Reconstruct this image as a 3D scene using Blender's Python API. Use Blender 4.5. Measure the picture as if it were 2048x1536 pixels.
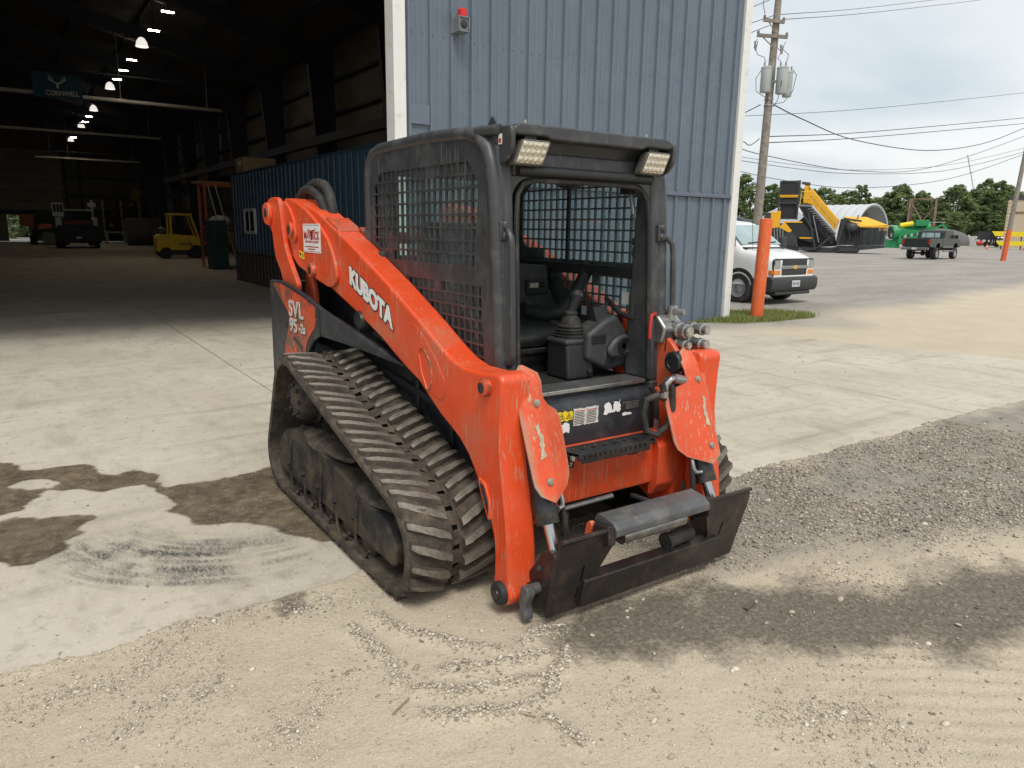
import bpy, bmesh, math, random
import numpy as np
from mathutils import Vector, Matrix, Euler
R = math.radians
rnd = random.Random(7)
for o in list(bpy.data.objects):
    bpy.data.objects.remove(o)
scn = bpy.context.scene
COL = scn.collection

# ------------------------------------------------------------------ camera
cd = bpy.data.cameras.new('camera'); cam = bpy.data.objects.new('camera', cd); COL.objects.link(cam)
cd.sensor_width = 36; cd.lens = 25.27; cd.clip_start = .05; cd.clip_end = 2000
yaw, pitch, roll = .6020, .2105, -.0153
fw = Vector((math.sin(yaw)*math.cos(pitch), math.cos(yaw)*math.cos(pitch), -math.sin(pitch)))
rt = Vector((math.cos(yaw), -math.sin(yaw), 0)); dn = fw.cross(rt)
r2 = rt*math.cos(roll)+dn*math.sin(roll); d2 = dn*math.cos(roll)-rt*math.sin(roll)
m3 = Matrix((r2, -d2, -fw)).transposed()
cam.matrix_world = Matrix.Translation((0, 0, 1.5533)) @ m3.to_4x4()
scn.camera = cam

# ------------------------------------------------------------------ world, sun, exposure
SUN_EL, SUN_AZ = R(58), R(205)          # azimuth clockwise from +Y
w = bpy.data.worlds.new('World'); scn.world = w; w.use_nodes = True
nt = w.node_tree; nt.nodes.clear()
def N(t, **k):
    n = nt.nodes.new(t)
    for a, b in k.items(): setattr(n, a, b)
    return n
out = N('ShaderNodeOutputWorld'); bg = N('ShaderNodeBackground'); bg.inputs[1].default_value = .1
sky = N('ShaderNodeTexSky', sky_type='NISHITA', sun_disc=False, sun_elevation=SUN_EL, sun_rotation=SUN_AZ, air_density=1.0, dust_density=2.5)
tc = N('ShaderNodeTexCoord'); sep = N('ShaderNodeSeparateXYZ')
nt.links.new(tc.outputs['Generated'], sep.inputs[0])
zz = N('ShaderNodeMath', operation='ADD'); zz.inputs[1].default_value = .12
zm = N('ShaderNodeMath', operation='MAXIMUM'); zm.inputs[1].default_value = .12
nt.links.new(sep.outputs[2], zz.inputs[0]); nt.links.new(zz.outputs[0], zm.inputs[0])
dv = N('ShaderNodeVectorMath', operation='DIVIDE'); cmb = N('ShaderNodeCombineXYZ')
for i in range(3): nt.links.new(zm.outputs[0], cmb.inputs[i])
nt.links.new(tc.outputs['Generated'], dv.inputs[0]); nt.links.new(cmb.outputs[0], dv.inputs[1])
mp = N('ShaderNodeMapping'); mp.inputs['Scale'].default_value = (.75, 1.25, 1); mp.inputs['Location'].default_value = (.35, 2.2, 0); mp.inputs['Rotation'].default_value = (0, 0, R(25))
nt.links.new(dv.outputs[0], mp.inputs[0])
n1 = N('ShaderNodeTexNoise'); n1.inputs['Scale'].default_value = .55; n1.inputs['Detail'].default_value = 5; n1.inputs['Roughness'].default_value = .5
nt.links.new(mp.outputs[0], n1.inputs[0])
cr = N('ShaderNodeValToRGB'); e = cr.color_ramp.elements
e[0].position = .38; e[0].color = (4.25, 4.80, 5.15, 1); e[1].position = .60; e[1].color = (6.5, 6.65, 6.6, 1)
nt.links.new(n1.outputs[0], cr.inputs[0])
mx = N('ShaderNodeMix', data_type='RGBA'); mx.inputs[0].default_value = .88
nt.links.new(sky.outputs[0], mx.inputs[6]); nt.links.new(cr.outputs[0], mx.inputs[7])
nt.links.new(mx.outputs[2], bg.inputs[0]); nt.links.new(bg.outputs[0], out.inputs[0])

sd = bpy.data.lights.new('sun', 'SUN'); sun = bpy.data.objects.new('sun', sd); COL.objects.link(sun)
sd.energy = 1.5; sd.angle = R(20); sd.color = (1, .96, .9)
sv = Vector((math.sin(SUN_AZ)*math.cos(SUN_EL), math.cos(SUN_AZ)*math.cos(SUN_EL), math.sin(SUN_EL)))
sun.rotation_euler = sv.to_track_quat('Z', 'Y').to_euler(); sun.location = (0, 0, 30)

vs = scn.view_settings
vs.view_transform = 'Standard'; vs.look = 'None'; vs.gamma = 1; vs.exposure = .62; vs.use_curve_mapping = False

# ------------------------------------------------------------------ mesh helpers
class MB:
    def __init__(s): s.v = []; s.f = []
    def add(s, vs, fs):
        b = len(s.v); s.v += [tuple(map(float, p)) for p in vs]; s.f += [tuple(i+b for i in f) for f in fs]; return s
    def box(s, x0, x1, y0, y1, z0, z1):
        return s.add([(x, y, z) for z in (z0, z1) for y in (y0, y1) for x in (x0, x1)],
            [(0,2,3,1),(4,5,7,6),(0,1,5,4),(2,6,7,3),(0,4,6,2),(1,3,7,5)])
    def obox(s, c, sx, sy, sz, M=None):
        c = Vector(c); P = [Vector((x*sx/2, y*sy/2, z*sz/2)) for z in (-1,1) for y in (-1,1) for x in (-1,1)]
        if M is not None: P = [M @ p for p in P]
        return s.add([c+p for p in P], [(0,2,3,1),(4,5,7,6),(0,1,5,4),(2,6,7,3),(0,4,6,2),(1,3,7,5)])
    def bar(s, p, q, w, h=None, up=(0,0,1)):
        h = h or w; p = Vector(p); q = Vector(q); d = q-p; L = d.length; d.normalize()
        u = Vector(up)
        if abs(d.dot(u)) > .97: u = Vector((1,0,0))
        a = d.cross(u).normalized(); b = a.cross(d)
        M = Matrix((d, a, b)).transposed()
        return s.obox((p+q)/2, L, w, h, M)
    def prism(s, poly, axis, a, b):
        # poly: list of (u,v); axis 'y': (x,z), 'x': (y,z), 'z': (x,y)
        def P(u, v, t): return {'y': (u, t, v), 'x': (t, u, v), 'z': (u, v, t)}[axis]
        n = len(poly)
        area = sum(poly[i][0]*poly[(i+1)%n][1]-poly[(i+1)%n][0]*poly[i][1] for i in range(n))
        flip = (area > 0) != (axis == 'y')
        if a > b: a, b = b, a
        # orient so that cap at b faces +axis
        idx = list(range(n)) if flip else list(range(n))[::-1]
        vs = [P(*poly[i], a) for i in idx]+[P(*poly[i], b) for i in idx]
        fs = [tuple(range(n-1, -1, -1)), tuple(range(n, 2*n))]+[(i, (i+1)%n, n+(i+1)%n, n+i) for i in range(n)]
        return s.add(vs, fs)
    def cyl(s, p, q, r, n=12, r2=None, caps=True):
        p = Vector(p); q = Vector(q); d = (q-p).normalized(); u = Vector((0,0,1)) if abs(d.z) < .9 else Vector((1,0,0))
        a = d.cross(u).normalized(); b = d.cross(a); r2 = r if r2 is None else r2
        vs = []
        for c, rr in ((p, r), (q, r2)):
            for i in range(n):
                t = 2*math.pi*i/n; vs.append(c+(a*math.cos(t)+b*math.sin(t))*rr)
        fs = [(i, (i+1)%n, n+(i+1)%n, n+i) for i in range(n)]
        fs = [f[::-1] for f in fs]
        if caps: fs += [tuple(range(n)), tuple(range(2*n-1, n-1, -1))]
        return s.add(vs, fs)
    def tube(s, path, r, n=8, caps=True):
        P = [Vector(p) for p in path]; rs = r if isinstance(r, (list, tuple)) else [r]*len(P)
        vs = []; prev = None
        for i, p in enumerate(P):
            d = (P[min(i+1, len(P)-1)]-P[max(i-1, 0)]).normalized()
            if prev is None:
                u = Vector((0,0,1)) if abs(d.z) < .9 else Vector((1,0,0)); a = d.cross(u).normalized()
            else: a = (prev-d*prev.dot(d)).normalized()
            prev = a; b = d.cross(a)
            for k in range(n):
                t = 2*math.pi*k/n; vs.append(p+(a*math.cos(t)+b*math.sin(t))*rs[i])
        fs = [(i*n+k, i*n+(k+1)%n, (i+1)*n+(k+1)%n, (i+1)*n+k) for i in range(len(P)-1) for k in range(n)]
        fs = [f[::-1] for f in fs]
        if caps: fs += [tuple(range(n)), tuple(range(len(P)*n-1, len(P)*n-n-1, -1))]
        return s.add(vs, fs)
    def lathe(s, prof, c, axis='z', n=16, caps=True):
        # prof: list of (r, h) ; closed with caps where r=0 not needed
        c = Vector(c); vs = []
        for r, h in prof:
            for k in range(n):
                t = 2*math.pi*k/n; x, y = r*math.cos(t), r*math.sin(t)
                vs.append(c+Vector({'z': (x, y, h), 'y': (x, h, y), 'x': (h, x, y)}[axis]))
        m = len(prof)
        fs = [(i*n+k, i*n+(k+1)%n, (i+1)*n+(k+1)%n, (i+1)*n+k) for i in range(m-1) for k in range(n)]
        if axis == 'y': fs = [f[::-1] for f in fs]
        if caps: fs += [tuple(range(n-1, -1, -1)) if axis != 'y' else tuple(range(n)), tuple(range((m-1)*n, m*n)) if axis != 'y' else tuple(range(m*n-1, (m-1)*n-1, -1))]
        return s.add(vs, fs)
    def mirror_y(s):
        m = MB(); m.v = [(x, -y, z) for x, y, z in s.v]; m.f = [f[::-1] for f in s.f]; return m
    def xf(s, M):
        s.v = [tuple(M @ Vector(p)) for p in s.v]; return s
    def mesh(s, name='m'):
        me = bpy.data.meshes.new(name); me.from_pydata(s.v, [], s.f); me.update(); return me

def setmat(me, m):
    me.materials.clear()
    for x in (m if isinstance(m, (list, tuple)) else [m]): me.materials.append(x)
def finish(me, angle=35):
    me.shade_smooth(); me.set_sharp_from_angle(angle=R(angle))
def link(name, me, parent=None):
    o = bpy.data.objects.new(name, me); COL.objects.link(o)
    if parent is not None: o.parent = parent
    return o
def obj(name, mb, m, parent=None, bevel=0, seg=2, angle=35, flat=False):
    me = mb.mesh(name) if isinstance(mb, MB) else mb
    setmat(me, m)
    if not flat: finish(me, angle)
    o = link(name, me, parent)
    if bevel:
        b = o.modifiers.new('bevel', 'BEVEL'); b.width = bevel; b.segments = seg; b.limit_method = 'ANGLE'; b.angle_limit = R(38); b.harden_normals = False
    return o
def tag(o, label=None, cat=None, group=None, kind=None):
    if label: o['label'] = label
    if cat: o['category'] = cat
    if group: o['group'] = group
    if kind: o['kind'] = kind
    return o
def thing(name, label, cat, loc=(0,0,0), rz=0, group=None):
    o = bpy.data.objects.new(name, None); COL.objects.link(o); o.empty_display_size = .1
    o.location = loc; o.rotation_euler = (0, 0, rz)
    return tag(o, label, cat, group)
def copy_tree(o, parent=None):
    c = o.copy(); COL.objects.link(c); c.parent = parent
    if parent is not None: c.matrix_parent_inverse = o.matrix_parent_inverse.copy()
    for ch in o.children: copy_tree(ch, c)
    return c
def holes_mesh(outer, holes, thick, axis, at):
    """flat plate with holes: (u,v) outlines, extruded symmetric about at along axis"""
    cu = bpy.data.curves.new('tmp', 'CURVE'); cu.dimensions = '2D'; cu.fill_mode = 'BOTH'; cu.extrude = thick/2
    for pl in [outer]+holes:
        sp = cu.splines.new('POLY'); sp.points.add(len(pl)-1); sp.use_cyclic_u = True
        for p, (u, v) in zip(sp.points, pl): p.co = (u, v, 0, 1)
    ob = bpy.data.objects.new('tmp', cu); COL.objects.link(ob)
    dg = bpy.context.evaluated_depsgraph_get(); me = bpy.data.meshes.new_from_object(ob.evaluated_get(dg))
    bpy.data.objects.remove(ob); bpy.data.curves.remove(cu)
    if axis == 'y': M = Matrix(((1,0,0,0),(0,0,-1,at),(0,1,0,0),(0,0,0,1)))
    elif axis == 'x': M = Matrix(((0,0,1,at),(1,0,0,0),(0,1,0,0),(0,0,0,1)))
    else: M = Matrix.Translation((0,0,at))
    me.transform(M); me.update(); return me
def text_mesh(txt, size, ex=.002, bold=0, shear=0, sx=1, align='LEFT', spacing=1):
    cu = bpy.data.curves.new('t', 'FONT'); cu.body = txt; cu.size = size; cu.extrude = ex; cu.offset = bold; cu.shear = shear
    cu.align_x = align; cu.space_character = spacing; cu.resolution_u = 4
    ob = bpy.data.objects.new('t', cu); COL.objects.link(ob)
    dg = bpy.context.evaluated_depsgraph_get(); me = bpy.data.meshes.new_from_object(ob.evaluated_get(dg))
    bpy.data.objects.remove(ob); bpy.data.curves.remove(cu)
    me.transform(Matrix.Diagonal((sx, 1, 1, 1))); return me
def place_text(name, txt, size, org, xdir, ydir, m, parent, **k):
    me = text_mesh(txt, size, **k); xd = Vector(xdir).normalized(); yd = Vector(ydir); yd = (yd-xd*yd.dot(xd)).normalized(); zd = xd.cross(yd)
    M = Matrix.Translation(org) @ Matrix((xd, yd, zd)).transposed().to_4x4(); me.transform(M)
    setmat(me, m); return link(name, me, parent)
def resample(poly, step, closed=True, jit=0, rg=None):
    out = []; n = len(poly)
    for i in range(n if closed else n-1):
        a = Vector(poly[i]); b = Vector(poly[(i+1)%n]); k = max(1, int((b-a).length/step))
        for j in range(k):
            p = a.lerp(b, j/k); out.append((p[0]+(rg.gauss(0, jit) if jit else 0), p[1]+(rg.gauss(0, jit) if jit else 0)))
    if not closed: out.append(tuple(poly[-1]))
    return out
def clip(poly, conv):
    """Sutherland-Hodgman; conv is a CCW convex polygon"""
    out = poly
    for i in range(len(conv)):
        a, b = conv[i], conv[(i+1)%len(conv)]; inp = out; out = []
        def side(p): return (b[0]-a[0])*(p[1]-a[1])-(b[1]-a[1])*(p[0]-a[0])
        for j in range(len(inp)):
            p, q = inp[j], inp[(j+1)%len(inp)]; sp_, sq = side(p), side(q)
            if sp_ >= 0: out.append(p)
            if (sp_ >= 0) != (sq >= 0):
                t = sp_/(sp_-sq); out.append((p[0]+(q[0]-p[0])*t, p[1]+(q[1]-p[1])*t))
        if not out: return []
    return out
def rrect(x0, x1, z0, z1, r, n=4):
    pts = []
    for cx, cz, a0 in ((x1-r, z1-r, 0), (x0+r, z1-r, 90), (x0+r, z0+r, 180), (x1-r, z0+r, 270)):
        for i in range(n+1):
            t = R(a0+90*i/n); pts.append((cx+r*math.cos(t), cz+r*math.sin(t)))
    return pts
def pround(poly, r, n=4):
    """round the corners of a 2D polygon"""
    out = []; N_ = len(poly)
    for i in range(N_):
        p0, p1, p2 = Vector(poly[i-1]), Vector(poly[i]), Vector(poly[(i+1)%N_])
        a = (p0-p1); b = (p2-p1); rr = min(r, a.length*.45, b.length*.45)
        s = p1+a.normalized()*rr; t = p1+b.normalized()*rr
        for k in range(n+1):
            u = k/n; q = s.lerp(p1, u).lerp(p1.lerp(t, u), u); out.append((q.x, q.y))
    return out

# ------------------------------------------------------------------ procedural materials
def mat(name, col, rough=.5, metal=0., var=.12, vs=6., dirt=None, chips=None, bump=0., bs=60., rvar=.1, dirt2=None, emit=None, spec=.5, coord='Object', edge=None, scratch=None):
    """dirt=(colour, amount 0-1, scale), chips=(colour, coverage 0-1, scale)"""
    m = bpy.data.materials.new(name); m.use_nodes = True; t = m.node_tree; b = t.nodes['Principled BSDF']
    L = t.links.new
    def n(ty, **k):
        x = t.nodes.new(ty)
        for a, c in k.items(): setattr(x, a, c)
        return x
    tcn = n('ShaderNodeTexCoord'); co = tcn.outputs[coord]
    def noise(sc, det=4, rg=.55):
        x = n('ShaderNodeTexNoise'); x.inputs['Scale'].default_value = sc; x.inputs['Detail'].default_value = det; x.inputs['Roughness'].default_value = rg
        L(co, x.inputs['Vector']); return x.outputs[0]
    def ramp(s, a, bq):
        x = n('ShaderNodeMapRange'); x.inputs[1].default_value = a; x.inputs[2].default_value = bq; L(s, x.inputs[0]); return x.outputs[0]
    def mixc(f, a, c):
        x = n('ShaderNodeMix', data_type='RGBA')
        if isinstance(f, float): x.inputs[0].default_value = f
        else: L(f, x.inputs[0])
        for i, q in ((6, a), (7, c)):
            if isinstance(q, tuple): x.inputs[i].default_value = (*q[:3], 1)
            else: L(q, x.inputs[i])
        return x.outputs[2]
    c = tuple(col)
    if var:
        lo = tuple(max(0, v*(1-var)) for v in c); hi = tuple(min(1, v*(1+var)) for v in c)
        cur = mixc(ramp(noise(vs), .3, .7), lo, hi)
    else: cur = mixc(0., c, c)
    rr = rough
    for k, dd in enumerate((dirt, dirt2)):
        if dd:
            dc, am, sc = dd; f = ramp(noise(sc, 8, .68), .62-.35*am, .80-.30*am)
            mu = n('ShaderNodeMath', operation='MULTIPLY'); L(f, mu.inputs[0]); mu.inputs[1].default_value = min(1., .55+.45*am)
            cur = mixc(mu.outputs[0], cur, tuple(dc))
    chipf = None
    if chips:
        cc, cov, sc = chips; chipf = ramp(noise(sc, 10, .75), .72-.25*cov, .74-.25*cov); cur = mixc(chipf, cur, tuple(cc))
    if scratch:
        sc_c, am = scratch
        for rot in ((.25, .12, .2), (-.35, .3, 1.1)):
            mp_ = n('ShaderNodeMapping'); mp_.inputs['Rotation'].default_value = rot; mp_.inputs['Scale'].default_value = (80, 80, 5); L(co, mp_.inputs[0])
            x = n('ShaderNodeTexNoise'); x.inputs['Scale'].default_value = 1; x.inputs['Detail'].default_value = 3; L(mp_.outputs[0], x.inputs['Vector'])
            mu = n('ShaderNodeMath', operation='MULTIPLY'); L(ramp(x.outputs[0], .70-.08*am, .73-.08*am), mu.inputs[0]); L(ramp(noise(4.5), .42, .62), mu.inputs[1])
            cur = mixc(mu.outputs[0], cur, tuple(sc_c))
    if edge:
        g_ = n('ShaderNodeNewGeometry'); ec, st = edge
        mu = n('ShaderNodeMath', operation='MULTIPLY'); L(ramp(g_.outputs['Pointiness'], .535, .60), mu.inputs[0]); L(ramp(noise(14, 8, .7), .60-.2*st, .72-.2*st), mu.inputs[1])
        cur = mixc(mu.outputs[0], cur, tuple(ec))
    L(cur, b.inputs['Base Color'])
    b.inputs['Metallic'].default_value = metal; b.inputs['Specular IOR Level'].default_value = spec
    if rvar:
        x = n('ShaderNodeMapRange'); x.inputs[3].default_value = max(.03, rough-rvar); x.inputs[4].default_value = min(1, rough+rvar); x.inputs[1].default_value = .3; x.inputs[2].default_value = .7
        L(noise(vs*2.3+3), x.inputs[0]); L(x.outputs[0], b.inputs['Roughness'])
    else: b.inputs['Roughness'].default_value = rough
    if bump:
        bn = n('ShaderNodeBump'); bn.inputs['Strength'].default_value = min(1, bump); bn.inputs['Distance'].default_value = .01
        L(noise(bs, 6, .6), bn.inputs['Height']); L(bn.outputs[0], b.inputs['Normal'])
    if emit:
        b.inputs['Emission Color'].default_value = (*emit[0], 1); b.inputs['Emission Strength'].default_value = emit[1]
    return m
def glass_mat(name, tint, gl=.08, rough=.02, dirt=.0, drops=False):
    m = bpy.data.materials.new(name); m.use_nodes = True; t = m.node_tree; t.nodes.clear(); L = t.links.new
    o = t.nodes.new('ShaderNodeOutputMaterial'); tr = t.nodes.new('ShaderNodeBsdfTransparent'); tr.inputs[0].default_value = (*tint, 1)
    g = t.nodes.new('ShaderNodeBsdfGlossy'); g.inputs[1].default_value = rough
    lw = t.nodes.new('ShaderNodeLayerWeight'); lw.inputs[0].default_value = .5
    pw = t.nodes.new('ShaderNodeMath'); pw.operation = 'POWER'; pw.inputs[1].default_value = 4; L(lw.outputs['Facing'], pw.inputs[0])
    ad = t.nodes.new('ShaderNodeMath'); ad.operation = 'MULTIPLY_ADD'; ad.inputs[1].default_value = .7; ad.inputs[2].default_value = gl; L(pw.outputs[0], ad.inputs[0])
    mx_ = t.nodes.new('ShaderNodeMixShader'); L(ad.outputs[0], mx_.inputs[0]); L(tr.outputs[0], mx_.inputs[1]); L(g.outputs[0], mx_.inputs[2])
    res = mx_
    if dirt or drops:
        tcn = t.nodes.new('ShaderNodeTexCoord'); df = t.nodes.new('ShaderNodeBsdfDiffuse'); df.inputs[0].default_value = (.55, .6, .6, 1)
        if drops:
            vo = t.nodes.new('ShaderNodeTexVoronoi'); vo.inputs['Scale'].default_value = 75; L(tcn.outputs['Object'], vo.inputs[0])
            mr = t.nodes.new('ShaderNodeMapRange'); mr.inputs[1].default_value = .22; mr.inputs[2].default_value = .08; mr.inputs[3].default_value = dirt; mr.inputs[4].default_value = .75; L(vo.outputs['Distance'], mr.inputs[0])
        else:
            no = t.nodes.new('ShaderNodeTexNoise'); no.inputs['Scale'].default_value = 5; no.inputs['Detail'].default_value = 6; L(tcn.outputs['Object'], no.inputs[0])
            mr = t.nodes.new('ShaderNodeMapRange'); mr.inputs[1].default_value = .35; mr.inputs[2].default_value = .7; mr.inputs[3].default_value = dirt*.3; mr.inputs[4].default_value = dirt*1.5; L(no.outputs[0], mr.inputs[0])
        m2 = t.nodes.new('ShaderNodeMixShader'); L(mr.outputs[0], m2.inputs[0]); L(mx_.outputs[0], m2.inputs[1]); L(df.outputs[0], m2.inputs[2]); res = m2
    L(res.outputs[0], o.inputs[0]); return m

DUST = (.36, .30, .22); MUD = (.13, .10, .07); RUST = (.16, .06, .03)
M = dict(
 orange=mat('orange_paint', (.72,.075,.018), .38, var=.10, vs=3, dirt=((.50,.15,.08), .34, 4), dirt2=((.42,.26,.16), .08, 9), chips=((.10,.05,.035), .20, 26), bump=.06, bs=90, scratch=((.50,.24,.15), 1.), edge=((.16,.07,.04), .9)),
 orange_worn=mat('orange_paint_worn', (.68,.085,.025), .45, var=.12, vs=4, dirt=((.50,.24,.14), .26, 6), chips=((.30,.24,.16), .12, 11), bump=.10, bs=70, scratch=((.52,.30,.19), .75), edge=((.34,.26,.18), 1.2)),
 cabgrey=mat('cab_grey_paint', (.040,.042,.046), .42, var=.15, vs=5, dirt=((.10,.10,.10), .35, 6), chips=((.30,.28,.24), .06, 30), bump=.06, bs=120, scratch=((.11,.11,.11), .8)),
 cabworn=mat('cab_grey_worn', (.042,.044,.047), .45, var=.15, vs=5, dirt=((.12,.12,.12), .35, 8), chips=((.50,.47,.36), .30, 15), bump=.12, bs=60),
 black=mat('black_paint', (.016,.017,.02), .42, var=.2, vs=5, dirt=((.07,.065,.06), .25, 6), bump=.05, bs=80),
 bodyblack=mat('body_black', (.022,.025,.031), .40, var=.15, vs=3, dirt=((.08,.08,.08), .3, 5), chips=((.14,.13,.12), .06, 30)),
 plastic=mat('black_plastic', (.02,.021,.023), .55, var=.1, bump=.12, bs=260, dirt=((.09,.08,.07), .15, 9)),
 greyplastic=mat('grey_plastic', (.042,.044,.047), .55, var=.08, bump=.08, bs=200, dirt=((.16,.15,.13), .2, 8)),
 rubber=mat('rubber', (.018,.018,.018), .7, var=.15, bump=.1, bs=90, dirt=((.09,.075,.055), .35, 8)),
 coupler=mat('coupler_steel', (.030,.026,.025), .36, metal=.35, var=.25, vs=7, dirt=((.10,.07,.05), .35, 9), chips=((.20,.18,.16), .14, 14), bump=.12, bs=45),
 tubegrey=mat('grey_bar', (.085,.088,.092), .45, metal=.2, var=.2, vs=8, dirt=((.20,.18,.15), .4, 10), bump=.1, bs=60),
 steel=mat('bright_steel', (.55,.54,.52), .22, metal=1, var=.1),
 dullsteel=mat('dull_steel', (.36,.36,.35), .38, metal=.85, var=.2, vs=20, dirt=((.15,.13,.10), .25, 14)),
 zinc=mat('zinc', (.42,.40,.34), .45, metal=.7, var=.2, vs=30),
 white=mat('white_print', (.78,.78,.76), .45, var=.04),
 offwhite=mat('worn_white_print', (.60,.58,.54), .5, var=.1, vs=30, dirt=((.30,.20,.15), .3, 40)),
 yellowlab=mat('yellow_label', (.80,.58,.02), .45, var=.05, dirt=((.3,.2,.02), .1, 60)),
 redp=mat('red_print', (.45,.03,.02), .5, var=.1),
 mudtrack=mat('muddy_rubber', (.052,.041,.030), .85, var=.4, vs=9, dirt=((.135,.105,.072), .5, 14), dirt2=((.028,.026,.025), .3, 5), bump=.9, bs=45),
 lug=mat('worn_lug_top', (.20,.182,.15), .8, var=.25, vs=22, dirt=((.075,.06,.044), .55, 9), chips=((.05,.042,.035), .25, 24), bump=.5, bs=60),
 lugside=mat('lug_side', (.060,.050,.040), .85, var=.3, vs=12, dirt=((.13,.10,.07), .4, 18), bump=.5, bs=60),
 framemud=mat('muddy_black_frame', (.018,.018,.019), .62, var=.2, vs=5, dirt=((.115,.088,.058), .50, 7), dirt2=((.075,.058,.040), .4, 3), bump=.7, bs=24, spec=.3),
 seat=mat('black_vinyl', (.012,.012,.013), .42, var=.1, bump=.1, bs=150, dirt=((.05,.045,.04), .2, 6)),
 lens=mat('lamp_lens', (.62,.58,.48), .18, metal=.55, var=.15, vs=60, bump=.3, bs=110),
 lenshousing=mat('lamp_housing', (.10,.095,.085), .4),
)
M['cabglass'] = glass_mat('cab_glass', (.86,.94,.92), gl=.06, dirt=.14)
M['rainglass'] = glass_mat('rain_glass', (.86,.94,.93), gl=.03, dirt=.05, drops=True)
# ------------------------------------------------------------------ ground, concrete, gravel
def vnoise(x, y, seed=0):
    x = np.asarray(x, float); y = np.asarray(y, float)
    xi = np.floor(x).astype(np.int64); yi = np.floor(y).astype(np.int64); xf = x-xi; yf = y-yi
    def h(a, b):
        n = (a*374761393+b*668265263+seed*982451653) & 0xffffffff
        n = ((n ^ (n >> 13))*1274126177) & 0xffffffff
        return ((n ^ (n >> 16)) & 0xffff)/65535.
    u = xf*xf*(3-2*xf); v = yf*yf*(3-2*yf)
    return (h(xi, yi)*(1-u)+h(xi+1, yi)*u)*(1-v)+(h(xi, yi+1)*(1-u)+h(xi+1, yi+1)*u)*v
def fbm(x, y, oct=4, seed=0):
    s = 0; a = .5; t = 0
    for i in range(oct): s = s+a*vnoise(x*2**i, y*2**i, seed+i*17); t += a; a *= .5
    return s/t
def sstep(a, b, x):
    t = np.clip((x-a)/(b-a), 0, 1); return t*t*(3-2*t)
def seg_dist(px, py, line):
    d = np.full(np.shape(px), 1e9)
    for (ax, ay), (bx, by) in zip(line[:-1], line[1:]):
        vx, vy = bx-ax, by-ay; t = np.clip(((px-ax)*vx+(py-ay)*vy)/(vx*vx+vy*vy), 0, 1)
        d = np.minimum(d, np.hypot(px-ax-t*vx, py-ay-t*vy))
    return d
def inpoly(px, py, poly):
    c = np.zeros(np.shape(px), bool); n = len(poly)
    for i in range(n):
        (x0, y0), (x1, y1) = poly[i], poly[(i+1)%n]
        k = ((y0 > py) != (y1 > py)); c ^= k & (px < (x1-x0)*(py-y0)/((y1-y0) if y1 != y0 else 1e-9)+x0)
    return c
def poly_sd(px, py, poly):          # signed distance, positive inside
    d = seg_dist(px, py, list(poly)+[poly[0]]); return np.where(inpoly(px, py, poly), d, -d)

RIDGES = [[(1.06,2.5),(1.12,2.32),(1.21,2.2),(1.27,2.1),(1.36,2.02)], [(1.44,2.0),(1.54,2.05),(1.65,2.01)],
 [(.94,2.47),(.97,2.29),(.97,2.12),(.94,2.05)], [(1.12,2.03),(1.25,1.96),(1.38,1.93),(1.49,1.91)],
 [(.98,1.99),(1.1,1.9),(1.19,1.86),(1.33,1.82),(1.4,1.78),(1.48,1.8),(1.56,1.88)],
 [(.96,1.84),(1.04,1.78),(1.16,1.71),(1.27,1.69),(1.35,1.7),(1.39,1.74)], [(1.26,1.6),(1.28,1.55),(1.28,1.46)]]
DAMP = [(1.55,2.06),(1.8,2.02),(2.11,1.99),(2.25,1.92),(2.48,1.9),(2.61,1.85),(2.75,1.76),(2.85,1.75),(2.94,1.64),(3.03,1.53),(3.17,1.49),(3.34,1.47),(3.59,1.36),(4.6,1.0),(4.0,.6),(3.17,.98),(2.91,1.07),(2.75,1.17),(2.57,1.27),(2.36,1.34),(2.22,1.39),(2.05,1.55),(1.98,1.66),(1.75,1.78),(1.55,1.9)]
SPOT = [(.74,2.86),(.90,2.86),(.88,2.78),(.80,2.70),(.74,2.70),(.77,2.80)]
GREYZ = [(3.2,2.95),(4.39,2.9),(5.7,2.9),(7.87,2.82),(12,2.7),(14,1.5),(9,.9),(5,1.25),(4.06,1.57),(3.62,1.73),(3.21,1.76),(2.99,1.93),(2.6,2.05),(2.3,2.3),(2.4,2.8)]
SCATTER = [[(-.3,2.58),(-.06,2.62),(.15,2.57),(.23,2.62),(.33,2.75)], [(.42,2.87),(.52,2.87),(.64,2.84)], [(.78,2.74),(.9,2.72),(1.02,2.66)], [(.1,2.3),(.3,2.4),(.45,2.35)], [(1.9,1.2),(2.1,1.1),(2.2,.9)], [(.5,2.0),(.7,2.1),(.8,2.2)]]
def edgeY(x): return 2.865+.05*(fbm(x*2.1, x*0+3, 3, 5)-.5)*2+.03*(fbm(x*14, x*0, 2, 9)-.5)*2-.02*np.clip(x/8, 0, 1)
def edgeX(y): return 10.75-(y-3.82)*.33+.12*(fbm(y*1.3, y*0+8, 3, 2)-.5)
BX0, BX1, BY0, BY1 = -14., 10.69, 8.67, 77.     # building footprint
def conc_sd(x, y):
    out = np.minimum(y-edgeY(x), edgeX(y)-x)
    out = np.where(y > 8.3, -1., out)
    strip = np.minimum(np.minimum(y-edgeY(x), 9.35+.1*fbm(y*3, y*0, 2, 4)-x), 9.2-y)
    ins = np.minimum(np.minimum(x-BX0, BX1-.03-x), np.minimum(y-8.2, BY1+.6-y)); ins = np.where(x > 9.6, np.minimum(ins, y-8.64), ins)
    return np.maximum(np.maximum(out, strip), ins)
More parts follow.
